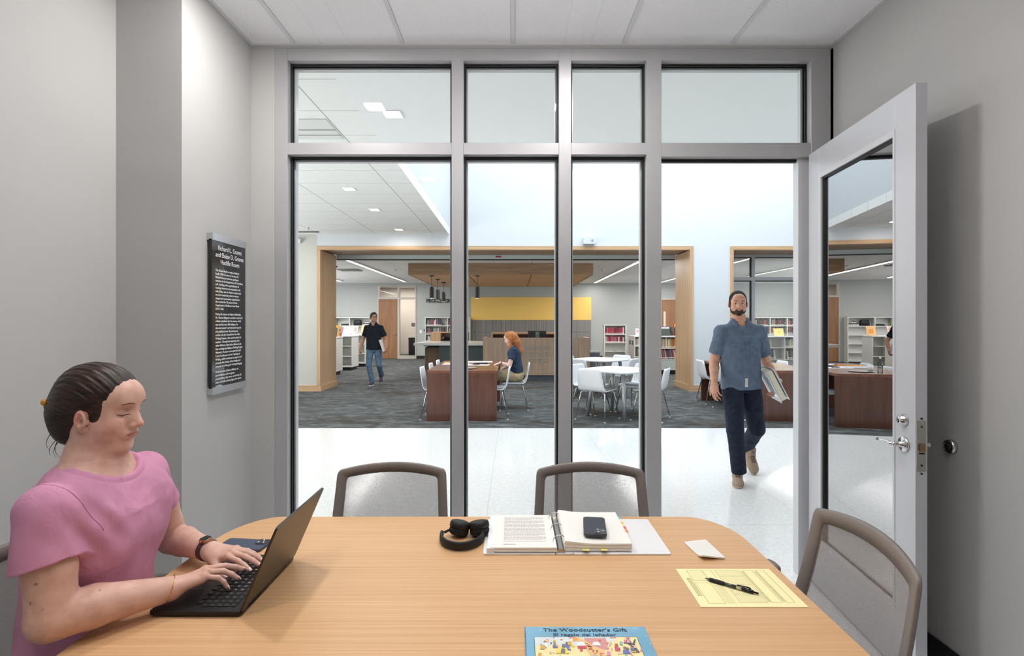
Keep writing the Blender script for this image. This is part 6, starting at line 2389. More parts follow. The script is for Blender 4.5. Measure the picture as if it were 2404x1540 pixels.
# ------------------------------------------------------------------ head
def head(s, L, male=False, lids='down', jaw=1.0):
    s.add(L.ell((-0.012, 0, 0.036), (0.094, 0.072, 0.080)), 0.01)
    s.add(L.ell((-0.035, 0, 0.005), (0.070, 0.066, 0.075)), 0.02)
    s.add(L.ell((0.028, 0, 0.000), (0.058, 0.060, 0.080)), 0.03)
    s.add(L.ell((0.030, 0, -0.062), (0.050, 0.048 * jaw, 0.044)), 0.03)
    s.add(L.ell((0.006, 0.038 * jaw, -0.058), (0.034, 0.020, 0.036)), 0.03)
    s.add(L.ell((0.006, -0.038 * jaw, -0.058), (0.034, 0.020, 0.036)), 0.03)
    s.add(L.ell((0.067, 0, -0.098), (0.019, 0.023, 0.016)), 0.025)
    for sy in (-1, 1):
        s.add(L.ell((0.052, sy * 0.036, -0.038), (0.028, 0.022, 0.026)), 0.03)
    s.add(L.cone((0.074, -0.030, 0.024), (0.074, 0.030, 0.024), 0.012, 0.012), 0.02)
    s.add(L.ell((0.072, 0, 0.045), (0.020, 0.042, 0.030)), 0.03)
    for sy in (-1, 1):
        s.sub(L.ell((0.094, sy * 0.031, 0.001), (0.018, 0.020, 0.013)), 0.014)
        s.add(L.ell((0.0705, sy * 0.031, 0.000), (0.0135, 0.0145, 0.0125)), 0.003)
    # nose
    s.add(L.cone((0.083, 0, 0.012), (0.106, 0, -0.029), 0.0075, 0.0100), 0.012)
    s.add(L.ell((0.105, 0, -0.033), (0.0115, 0.0115, 0.0095)), 0.006)
    for sy in (-1, 1):
        s.add(L.ell((0.086, sy * 0.012, -0.018), (0.013, 0.011, 0.018)), 0.010)
    for sy in (-1, 1):
        s.add(L.ell((0.095, sy * 0.0115, -0.0365), (0.0115, 0.0078, 0.0080)), 0.005)
        s.sub(L.ell((0.101, sy * 0.0062, -0.0445), (0.0055, 0.0030, 0.0030)), 0.002)
    # mouth
    s.add(L.ell((0.083, 0, -0.060), (0.013, 0.027, 0.018)), 0.014)
    s.add(L.ell((0.0905, 0, -0.0575), (0.0080, 0.0225, 0.0038)), 0.005)
    s.add(L.ell((0.0890, 0, -0.0675), (0.0085, 0.0195, 0.0046)), 0.005)
    for a, b in (((0.0965, -0.010, -0.0624), (0.0985, 0, -0.0618)), ((0.0985, 0, -0.0618), (0.0965, 0.010, -0.0624)),
                 ((0.0965, 0.010, -0.0624), (0.086, 0.0245, -0.0632)), ((0.0965, -0.010, -0.0624), (0.086, -0.0245, -0.0632))):
        s.sub(L.cone(a, b, 0.0016, 0.0016), 0.003)
    s.sub(L.ell((0.096, 0, -0.081), (0.008, 0.018, 0.005)), 0.010)
    s.sub(L.cone((0.104, 0, -0.0475), (0.101, 0, -0.053), 0.0022, 0.0028), 0.003)
    # ears
    ex, ez = (0.004, -0.022) if not male else (-0.004, -0.012)
    for sy in (-1, 1):
        rt = rot_axis('Z', sy * 0.30) @ rot_axis('Y', -0.22)
        y = 0.070 if not male else 0.073
        s.add(L.ell((ex, sy * (y + 0.006), ez), (0.0190, 0.0085, 0.0265), rt), 0.005)
        s.sub(L.ell((ex + 0.002, sy * (y + 0.0165), ez + 0.003), (0.0125, 0.0085, 0.0185), rt), 0.002)
        s.sub(L.ell((ex + 0.005, sy * (y + 0.012), ez - 0.004), (0.006, 0.009, 0.008), rt), 0.002)
        s.add(L.ell((ex + 0.006, sy * (y + 0.003), ez - 0.023), (0.0085, 0.0065, 0.0085)), 0.005)
        s.add(L.ell((ex + 0.016, sy * (y + 0.003), ez - 0.003), (0.005, 0.005, 0.007)), 0.004)
        s.add(L.cone((ex - 0.006, sy * (y + 0.012), ez + 0.012), (ex - 0.006, sy * (y + 0.012), ez - 0.010), 0.0022, 0.0022), 0.003)


def lip_paint(L, c, soft=400):
    def fn(P):
        q = L.inv(P)
        top = 1 - ((q[:, 1] / 0.024) ** 2 + ((q[:, 2] + 0.0625) / 0.0080) ** 2)
        return np.clip(top * 4, 0, 1) * (q[:, 0] > 0.078) * 0.7
    return fn, c


def blob_paint(L, q0, r, c, w=1.0):
    def fn(P):
        q = (L.inv(P) - V3(*q0)) / V3(*r)
        return np.clip(1.2 - np.linalg.norm(q, axis=1), 0, 1) * w
    return fn, c


def surf_x(s, L, y, z, x0=0.14):
    """front surface of the head at local (y, z)"""
    xs = np.linspace(x0, 0.02, 160)
    P = np.array([L.p(x, y, z) for x in xs])
    f = s.eval(P)
    i = int(np.argmax(f < 0))
    return xs[max(i, 1)]


def face_lines(s, L, parent, brow_c, lash_c, brow_r=0.0022, brow_z=0.0245, lash=True, droop=0.0045):
    mb_ = mat('brow_%d_%d_%d' % brow_c, brow_c, 0.8)
    for sy in (-1, 1):
        pts = []
        for i in range(9):
            u = i / 8
            y = sy * (0.013 + 0.034 * u)
            z = brow_z + 0.0055 * math.sin(u * PI * 0.8) - 0.003 * u
            pts.append(L.p(surf_x(s, L, y, z) - 0.0003, y, z))
        rs = [brow_r * (0.75 + 0.5 * math.sin(min(1, i / 8 * 1.2) * PI * 0.8)) * L.s for i in range(9)]
        rs[-1] *= 0.4
        G().tube(pts, rs, 6).build('eyebrow', mb_, parent, smooth=True)
        if lash:
            pts = []
            for i in range(9):
                u = i / 8
                y = sy * (0.0185 + 0.0265 * u)
                z = -droop - 0.0035 * math.sin(u * PI) + 0.001 * u
                pts.append(L.p(surf_x(s, L, y, z) + 0.0002, y, z))
            G().tube(pts, [0.0006 + 0.0009 * math.sin(max(0.1, min(0.95, i / 8)) * PI) for i in range(9)], 6).build('eyelash', mat('lash_%d_%d_%d' % lash_c, lash_c, 0.7), parent, smooth=True)


# ------------------------------------------------------------------ hand
def hand(s, wrist, a, n, thumb_side, curls, scale=1.0, spread=0.10, thumb=(0.55, 0.45, -0.25), wrist_r=0.026, tcurl=0.35):
    """a: direction from the wrist to the knuckles, n: back of the hand, thumb_side: +-1 along n x a; curls: per finger three angles"""
    wrist, a, n = V3(*wrist), V3(*a), V3(*n)
    a = a / np.linalg.norm(a)
    n = n - a * n.dot(a)
    n /= np.linalg.norm(n)
    sd = np.cross(n, a) * thumb_side
    q = scale
    kn = [(0.086, 0.0255, 0.000), (0.090, 0.0085, 0.003), (0.085, -0.0085, 0.001), (0.077, -0.0245, -0.004)]
    seg = [(0.042, 0.026, 0.020), (0.046, 0.029, 0.021), (0.042, 0.027, 0.020), (0.034, 0.020, 0.018)]
    rad = [0.0088, 0.0090, 0.0086, 0.0076]
    pts_out = []
    K = [wrist + (a * k[0] + sd * k[1] + n * k[2]) * q for k in kn]
    for i, k in enumerate(K):
        s.add(cone(wrist + a * 0.012 * q + sd * (0.013 - 0.0088 * i) * q, k - a * 0.006 * q - n * 0.003 * q, 0.0150 * q, 0.0118 * q), 0.014)
    s.add(cone(wrist + a * 0.02 * q + sd * 0.014 * q - n * 0.006 * q, K[0] - a * 0.035 * q - n * 0.008 * q + sd * 0.004 * q, 0.016 * q, 0.0115 * q), 0.014)
    tips = []
    for i, k in enumerate(K):
        d = a + sd * (spread * (1.5 - i)) * 0.6
        d /= np.linalg.norm(d)
        p = k
        r = rad[i] * q
        s.add(ell(k + n * 0.002 * q, (0.0100 * q, 0.0100 * q, 0.0100 * q)), 0.006)
        ang = 0.0
        for j in range(3):
            ang += curls[i][j]
            dj = d * math.cos(ang) - n * math.sin(ang)
            e = p + dj * seg[i][j] * q
            s.add(cone(p, e, r, r * 0.93), 0.0035)
            p = e
            r *= 0.93
        tips.append((p, dj, sd, r, n * math.cos(ang) + d * math.sin(ang)))
    t0 = wrist + a * 0.016 * q + sd * 0.020 * q - n * 0.004 * q
    td = a * thumb[0] + sd * thumb[1] + n * thumb[2]
    td /= np.linalg.norm(td)
    t1 = t0 + td * 0.044 * q
    d2 = td * math.cos(tcurl) - (sd * 0.7 + n * 0.2) * math.sin(tcurl)
    d2 /= np.linalg.norm(d2)
    t2 = t1 + d2 * 0.034 * q
    t3 = t2 + d2 * 0.026 * q
    s.add(cone(t0, t1, 0.0150 * q, 0.0118 * q), 0.012)
    s.add(cone(t1, t2, 0.0112 * q, 0.0100 * q), 0.004)
    s.add(cone(t2, t3, 0.0100 * q, 0.0080 * q), 0.004)
    tips.append((t3, d2, np.cross(d2, n), 0.0080 * q, n))
    return K, tips


def nails(tips, parent, c=(226, 180, 172), q=1.0):
    g = G()
    for p, d, sd, r, up in tips:
        up = up - d * up.dot(d)
        up = up / np.linalg.norm(up)
        side = np.cross(d, up)
        c0 = p + up * (r * 0.80) + d * 0.0035 * q
        rings = []
        for t, w in ((-0.0055, 0.0048), (0.0, 0.0052), (0.0055, 0.0046), (0.0075, 0.0028)):
            o = c0 + d * t * q
            rings.append([o + side * w * q * u + up * (0.0016 - 0.0022 * u * u - (0.0018 if t > 0.004 else 0)) * q for u in (-1, -0.5, 0, 0.5, 1)] +
                         [o + side * w * q * u + up * (-0.0008 - 0.0022 * u * u) * q for u in (1, 0, -1)])
        g.ring_stack(rings)
    return g.build('fingernails', mat('nail_%d' % c[0], c, 0.25), parent, smooth=True)


def limb(s, pts, rs, k=0.02):
    for i in range(len(pts) - 1):
        s.add(cone(pts[i], pts[i + 1], rs[i], rs[i + 1]), k * 0.35)


def frame_R(fwd, up=(0, 0, 1)):
    """columns: forward, left, up"""
    f = V3(*fwd)
    f /= np.linalg.norm(f)
    u = V3(*up)
    u = u - f * u.dot(f)
    u /= np.linalg.norm(u)
    l = np.cross(u, f)
    return np.stack([f, l, u], 1)
# ================================================================== the woman in pink at the laptop
wm = thing('person', 'woman in a pink t-shirt with brown pinned-up hair typing on the laptop', 'person', (-1.11, 1.385, 0.0))
SKW = (220, 180, 162)
S1, E1, W1 = V3(-1.075, 1.200, 1.040), V3(-1.046, 1.180, 0.808), V3(-0.878, 1.338, 0.794)
S2, E2, W2 = V3(-1.10, 1.552, 1.03), V3(-1.090, 1.665, 0.785), V3(-0.905, 1.552, 0.797)
yaw, pit = math.radians(3), math.radians(-7)
fw = V3(math.cos(yaw) * math.cos(pit), math.sin(yaw) * math.cos(pit), math.sin(pit))
HL = Loc((-1.098, 1.385, 1.252), frame_R(fw), 0.965)
s = Sdf()
# trunk
s.add(loft((-1.13, 1.385, 0.56), (-1.11, 1.385, 1.08), [(0, 0.11, 0.15, 0, 0), (0.3, 0.105, 0.13, 0, 0), (0.72, 0.11, 0.15, 0, 0), (0.92, 0.075, 0.155, 0, 0), (1, 0.05, 0.09, 0, 0)], (1, 0, 0), 0.04), 0.02)
s.add(cone(S1, S2, 0.046, 0.046), 0.03)
s.add(cone((-1.118, 1.385, 1.03), (-1.102, 1.385, 1.19), 0.062, 0.053), 0.04)
s.add(cone((-1.115, 1.30, 1.075), (-1.112, 1.385, 1.13), 0.035, 0.045), 0.05)
s.add(cone((-1.115, 1.47, 1.075), (-1.112, 1.385, 1.13), 0.035, 0.045), 0.05)
s.add(ell((-1.085, 1.385, 1.02), (0.065, 0.11, 0.06)), 0.05)
head(s, HL)
s.add(HL.ell((0.030, 0, -0.088), (0.045, 0.038, 0.022)), 0.03)
# near arm, far arm
limb(s, [S1, S1 * 0.45 + E1 * 0.55, E1], [0.042, 0.049, 0.048], 0.03)
limb(s, [E1, E1 * 0.68 + W1 * 0.32 + V3(0, 0, 0.004), W1], [0.050, 0.048, 0.0300], 0.025)
limb(s, [S2, S2 * 0.5 + E2 * 0.5, E2], [0.050, 0.050, 0.044], 0.03)
limb(s, [E2, E2 * 0.68 + W2 * 0.32 + V3(0, 0, 0.004), W2], [0.044, 0.043, 0.0280], 0.025)
K1, T1 = hand(s, W1, (0.70, 0.60, 0.22), (-0.15, 0.05, 1), 1, [(0.30, 0.40, 0.25), (0.32, 0.30, 0.15), (0.42, 0.42, 0.2), (0.55, 0.5, 0.3)], 0.93, 0.16, (0.75, 0.75, -0.25), tcurl=0.3)
K2, T2 = hand(s, W2, (0.955, -0.19, 0.03), (-0.05, -0.12, 1), -1, [(0.14, 0.22, 0.16), (0.16, 0.22, 0.14), (0.18, 0.26, 0.16), (0.22, 0.3, 0.2)], 0.95, 0.22, (0.80, 0.50, -0.28), tcurl=0.2)
paint = [blob_paint(HL, (0.06, 0.04, -0.035), (0.04, 0.03, 0.025), (216, 142, 122), 0.35), blob_paint(HL, (0.06, -0.04, -0.035), (0.04, 0.03, 0.025), (216, 142, 122), 0.35),
         blob_paint(HL, (0.108, 0, -0.032), (0.02, 0.016, 0.014), (214, 132, 112), 0.5), lip_paint(HL, (178, 98, 92)),
         blob_paint(HL, (-0.01, -0.08, -0.01), (0.03, 0.02, 0.04), (212, 128, 104), 0.6), blob_paint(HL, (0.075, -0.031, 0.012), (0.02, 0.02, 0.010), (196, 140, 122), 0.3)]
for q, r_ in (((0.035, -0.056, -0.062), 0.0042), ((0.012, -0.052, -0.118), 0.0030), ((-0.05, -0.045, -0.14), 0.003)):
    paint.append(blob_paint(HL, q, (r_ * 1.1,) * 3, (120, 74, 54), 1.0))
WL = Loc((0, 0, 0), np.eye(3), 1)
for q, r_ in (((-1.045, 1.137, 0.905), 0.004), ((-1.055, 1.137, 0.865), 0.003), ((-1.03, 1.137, 0.85), 0.0028), ((-0.97, 1.22, 0.85), 0.0026), ((-0.99, 1.60, 0.825), 0.003)):
    paint.append(blob_paint(WL, q, (r_ * 1.15,) * 3, (110, 66, 48), 1.0))
for tp_ in T1 + T2:
    paint.append(blob_paint(WL, tuple(tp_[0]), (0.014,) * 3, (222, 150, 130), 0.4))
for kk in list(K1) + list(K2):
    paint.append(blob_paint(WL, tuple(kk), (0.016,) * 3, (218, 148, 126), 0.3))
mesh_obj('body', s.mesh(0.0024, (-1.30, 1.06, 0.52), (-0.70, 1.76, 1.40)), skin_mat, wm, paint, SKW)
face_lines(s, HL, wm, (112, 80, 62), (58, 40, 34), 0.0017, 0.0235)
nails(T1 + T2, wm, (232, 190, 182), 0.95)

# hair, pulled back, with a twist at the nape
h = Sdf()
h.add(HL.ell((-0.014, 0, 0.038), (0.102, 0.079, 0.086)), 0.01)
h.add(HL.ell((-0.045, 0, 0.000), (0.072, 0.073, 0.080)), 0.02)
h.add(HL.ell((-0.070, 0, -0.030), (0.052, 0.056, 0.060)), 0.03)
h.add(HL.ell((-0.066, 0, -0.070), (0.034, 0.040, 0.040)), 0.03)
h.add(HL.ell((-0.100, 0.0, -0.005), (0.030, 0.034, 0.055)), 0.02)
# hairline: forehead to temple, round the ear, nape
hn = HL.R @ V3(0.73, 0, -0.683)
h.sub(half(-hn, -(HL.p(0.0935, 0, 0.048) @ hn), HL.p(0, 0, 0) - 0.2, HL.p(0, 0, 0) + 0.2), 0.010)
for sy in (-1, 1):
    h.add(HL.ell((0.031, sy * 0.0625, -0.008), (0.013, 0.008, 0.030), rot_axis('Y', 0.15)), 0.012)
h.sub(HL.ell((0.034, -0.085, -0.075), (0.042, 0.035, 0.055)), 0.010)
h.sub(HL.ell((0.034, 0.085, -0.075), (0.042, 0.035, 0.055)), 0.010)
h.sub(HL.ell((0.006, -0.090, -0.024), (0.022, 0.020, 0.030)), 0.004)
h.sub(HL.ell((0.006, 0.090, -0.024), (0.022, 0.020, 0.030)), 0.004)
h.sub(HL.ell((0.020, 0, -0.110), (0.060, 0.09, 0.050)), 0.01)


def strands(P):
    q = HL.inv(P)
    # combed back: grooves run from the forehead round the side to the nape
    r = np.hypot(q[:, 1], (q[:, 2] + 0.03 + q[:, 0] * 0.35) * 0.9)
    a = np.arctan2(q[:, 1], q[:, 2] + 0.05 + q[:, 0] * 0.35)
    fade = np.clip((0.0300 - q @ V3(0.73, 0, -0.683)) / 0.06, 0, 1)
    return fade * 0.0009 * np.sin(a * 46 + 3 * np.sin(q[:, 0] * 30)) + fade * 0.0006 * np.sin(a * 91 + q[:, 0] * 40)


h.post.append(strands)
hair_dark = hair_material('hair_brown', (20, 13, 10), (66, 45, 33), (25, 90, 90), 0.34)
ho = mesh_obj('hair', h.mesh(0.0016), hair_dark, wm)
# claw clip
cg = Sdf()
cg.add(HL.ell((-0.118, -0.020, -0.002), (0.016, 0.014, 0.020)), 0.004)
cg.add(HL.cone((-0.122, -0.035, 0.006), (-0.116, 0.03, 0.004), 0.009, 0.009), 0.006)
mesh_obj('hair_clip', cg.mesh(0.0015), mat('clip_amber', (204, 142, 30), 0.2, coat=0.6, vary=0.3, vscale=60), wm)
for k, (y0, z0) in enumerate(((-0.045, -0.105), (-0.030, -0.115), (-0.052, -0.090), (-0.02, -0.12))):
    pts = [HL.p(-0.070 - 0.006 * k, y0, z0 + 0.02), HL.p(-0.085 - 0.004 * k, y0 * 1.1, z0), HL.p(-0.084, y0 * 1.2, z0 - 0.018), HL.p(-0.074 + 0.003 * k, y0 * 1.2, z0 - 0.022)]
    pts = [sum((V3(*pts[j]) * math.comb(3, j) * (1 - u) ** (3 - j) * u ** j for j in range(4)), V3(0, 0, 0)) for u in [i / 10 for i in range(11)]]
    G().tube(pts, [0.0010 * (1 - i / 13) for i in range(11)], 5).build('hair_strand', hair_dark, wm, smooth=True)

# pink t-shirt
c = Sdf()
d1 = (E1 - S1) / np.linalg.norm(E1 - S1)
e1 = S1 + d1 * 0.112 + V3(-0.001, -0.002, 0)
c.add(cone(S1 + V3(-0.002, 0.0, 0.0), e1 + d1 * 0.05, 0.059, 0.072), 0.006)
d2 = (E2 - S2) / np.linalg.norm(E2 - S2)
e2 = S2 + d2 * 0.125
c.add(cone(S2, e2 + d2 * 0.05, 0.056, 0.060), 0.015)
# open sleeve ends
def cut_sleeve(c, e, d, r, tilt=(0, 0, 0)):
    n_ = d + V3(*tilt)
    n_ /= np.linalg.norm(n_)
    lo, hi = e - 0.11 + d * 0.05, e + 0.11 + d * 0.05
    c.sub((lambda P: np.maximum(-(P - e) @ n_, np.linalg.norm((P - e) - ((P - e) @ d)[:, None] * d, axis=1) - 0.115), lo, hi), 0.003)
    c.sub(((lambda P: np.maximum(-((P - e) @ d) - 0.016, np.linalg.norm((P - e) - ((P - e) @ d)[:, None] * d, axis=1) - (r - 0.0145))), lo, hi), 0.003)
cut_sleeve(c, e1, d1, 0.069, (0.10, 0.0, 0.0))
cut_sleeve(c, e2, d2, 0.059)
c.add(loft((-1.13, 1.385, 0.655), (-1.11, 1.385, 1.125), [(0, 0.130, 0.172, -0.005, 0), (0.25, 0.128, 0.156, 0, 0), (0.55, 0.138, 0.150, 0.004, 0), (0.72, 0.132, 0.150, 0.004, 0), (0.86, 0.100, 0.160, 0, 0), (0.94, 0.078, 0.130, 0, 0), (1, 0.06, 0.085, 0, 0)], (1, 0, 0), 0.025), 0.008)
for sy in (-1, 1):
    c.add(ell((-1.045, 1.385 + sy * 0.075, 0.925), (0.062, 0.072, 0.070)), 0.05)
c.add(ell((-1.040, 1.285, 0.995), (0.052, 0.060, 0.060)), 0.04)
c.add(ell((-1.040, 1.485, 0.995), (0.052, 0.060, 0.060)), 0.04)
c.add(cone(S1 + V3(0, 0.01, 0.004), S2 + V3(0, -0.01, 0.004), 0.054, 0.052), 0.035)
# neck opening
neck_cut = ell((-1.075, 1.385, 1.142), (0.088, 0.098, 0.072), frame_R((1, 0, -0.45)))
c.sub(neck_cut, 0.004)
c.post.append(lambda P: 0.0016 * np.exp(-((neck_cut[0](P) - 0.019) / 0.0035) ** 2) - 0.0008 * np.exp(-((neck_cut[0](P) - 0.008) / 0.006) ** 2))
c.sub(cone((-1.115, 1.385, 1.05), (-1.10, 1.385, 1.30), 0.068, 0.080), 0.01)
# near-side drop folds
wr1 = wrinkle(0.0034, 34, 3, (0.7, 1.0, 0.55))
wr2 = wrinkle(0.0020, 85, 8, (1.0, 1.0, 0.6))
c.post.append(lambda P: (wr1(P) + wr2(P)) * np.clip((1.12 - P[:, 2]) / 0.1, 0.15, 1))
def armpit(P):
    q = P - V3(-1.03, 1.26, 1.0)
    ang = q[:, 1] * 0.8 + q[:, 2] * 0.6
    return 0.0045 * np.sin(ang * 110 + q[:, 0] * 40) * np.exp(-(np.linalg.norm(q, axis=1) / 0.085) ** 2)
c.post.append(armpit)
pink = fabric('pink_cotton', (206, 144, 174), 0.92, 0.09, 12)
sh = mesh_obj('t_shirt', c.mesh(0.003), pink, wm)
# collar band and seams
def loop_on(sd, centre, R, ru, rv, n=40, z=0.0):
    return [V3(*centre) + np.asarray(R) @ V3(ru * math.cos(2 * PI * i / n), rv * math.sin(2 * PI * i / n), z) for i in range(n)]
def surf_down(sd, x, y, z0=1.20, z1=0.95):
    zs = np.linspace(z0, z1, 200)
    f = sd.eval(np.stack([np.full(200, x), np.full(200, y), zs], 1))
    i = int(np.argmax(f < 0))
    return zs[i] if f.min() < 0 else None
seam_m = mat('pink_seam', (160, 92, 124), 0.95)
# sleeve head seam on the near shoulder
pts = []
nn = V3(0.10, -1.0, -0.42)
nn /= np.linalg.norm(nn)
c0_ = S1 + V3(0.0, 0.026, -0.01)
ux = V3(1, 0, 0) - nn * nn[0]
ux /= np.linalg.norm(ux)
vx = np.cross(nn, ux)
for i in range(40):
    a = -PI / 2 + 2 * PI * i / 40
    dv = ux * math.cos(a) + vx * math.sin(a)
    ts = np.linspace(0.12, 0.02, 120)
    f = c.eval(c0_ + ts[:, None] * dv)
    j = int(np.argmax(f < 0))
    if f[j] < 0 and j > 0:
        pts.append(c0_ + dv * ts[j])
print('seam points', len(pts))
if len(pts) > 8:
    G().tube(pts, 0.0011, 6).build('sleeve_seam', seam_m, sh, smooth=True)
# jeans
j = Sdf()
j.add(loft((-1.13, 1.385, 0.50), (-1.13, 1.385, 0.695), [(0, 0.125, 0.170, 0, 0), (0.6, 0.120, 0.165, 0, 0), (1, 0.116, 0.155, 0, 0)], (1, 0, 0), 0.03), 0.02)
for sy in (-1, 1):
    limb(j, [(-1.10, 1.385 + sy * 0.09, 0.545), (-0.86, 1.385 + sy * 0.10, 0.555), (-0.68, 1.385 + sy * 0.10, 0.530), (-0.70, 1.385 + sy * 0.10, 0.30), (-0.72, 1.385 + sy * 0.10, 0.10)], [0.088, 0.078, 0.066, 0.052, 0.045], 0.03)
j.post.append(wrinkle(0.003, 40, 5))
mesh_obj('jeans', j.mesh(0.006), fabric('denim_dark', (44, 56, 70), 0.9, 0.25, 40), wm)
for sy in (-1, 1):
    f_ = Sdf()
    y = 1.385 + sy * 0.10
    f_.add(ell((-0.70, y, 0.05), (0.05, 0.042, 0.05)), 0.02)
    f_.add(ell((-0.61, y, 0.035), (0.085, 0.045, 0.034)), 0.03)
    f_.sub(half((0, 0, 1), 0.0, (-0.8, y - 0.1, -0.2), (-0.5, y + 0.1, 0.02)), 0.0)
    mesh_obj('shoe', f_.mesh(0.005), white_lam, wm)

# watch, bracelet, ring
aw = (W2 - E2) / np.linalg.norm(W2 - E2)
upn = V3(-0.05, -0.12, 1)
upn = upn - aw * upn.dot(aw)
upn /= np.linalg.norm(upn)
sdn = np.cross(upn, aw)
wc = W2 - aw * 0.012
g = G()
ringp = []
for i in range(28):
    a = 2 * PI * i / 28
    d = upn * math.cos(a) + sdn * math.sin(a)
    ringp.append([wc + d * (0.0292) + aw * w_ for w_ in (-0.011, 0.011)] + [wc + d * 0.0312 + aw * w_ for w_ in (0.0105, -0.0105)])
g.ring_stack(ringp, cap=False, closed=True)
wt = g.build('watch_band', mat('watch_plum', (76, 46, 52), 0.6), wm, smooth=False)
Mw = np.stack([aw, sdn, upn], 1)
g = G().prism(rrect(0.034, 0.029, 0.008, 5), 0.0285, 0.0375, lambda u, v, w: wc + Mw @ V3(u, v, w))
wf = g.build('watch_case', mat('watch_rose_gold', (206, 160, 132), 0.22, metal=0.9), wm, bevel=0.002)
G().prism(rrect(0.028, 0.024, 0.006, 5), 0.0376, 0.0386, lambda u, v, w: wc + Mw @ V3(u, v, w)).build('watch_face', mat('watch_glass', (20, 24, 28), 0.08), wf)
G().cyl(wc + Mw @ V3(0.004, -0.0148, 0.033), wc + Mw @ V3(0.004, -0.0185, 0.033), 0.0034, n=12).build('crown', mat('watch_rose_gold', (206, 160, 132), 0.22, metal=0.9), wf, smooth=True)
a1 = (W1 - E1) / np.linalg.norm(W1 - E1)
u1 = V3(0, 0, 1) - a1 * a1[2]
u1 /= np.linalg.norm(u1)
v1 = np.cross(a1, u1)
bc = W1 - a1 * 0.004
G().tube([bc + (u1 * math.cos(t_) + v1 * math.sin(t_)) * 0.0310 + a1 * 0.010 * math.cos(t_ + 0.5) for t_ in [2 * PI * i / 40 for i in range(40)]], [0.0009 + 0.0004 * (i % 2) for i in range(40)], 6, closed=True).build('bracelet', mat('gold', (226, 176, 104), 0.18, metal=1.0), wm, smooth=True)
kf = K2[2]
df = (T2[2][0] - kf)
df /= np.linalg.norm(df)
uu = upn - df * upn.dot(df)
uu /= np.linalg.norm(uu)
vv = np.cross(df, uu)
rc = kf + df * 0.022 - uu * 0.002
G().tube([rc + (uu * math.cos(t_) + vv * math.sin(t_)) * 0.0093 for t_ in [2 * PI * i / 24 for i in range(24)]], 0.0010, 6, closed=True).build('finger_ring', mat('gold', (226, 176, 104), 0.18, metal=1.0), wm, smooth=True)
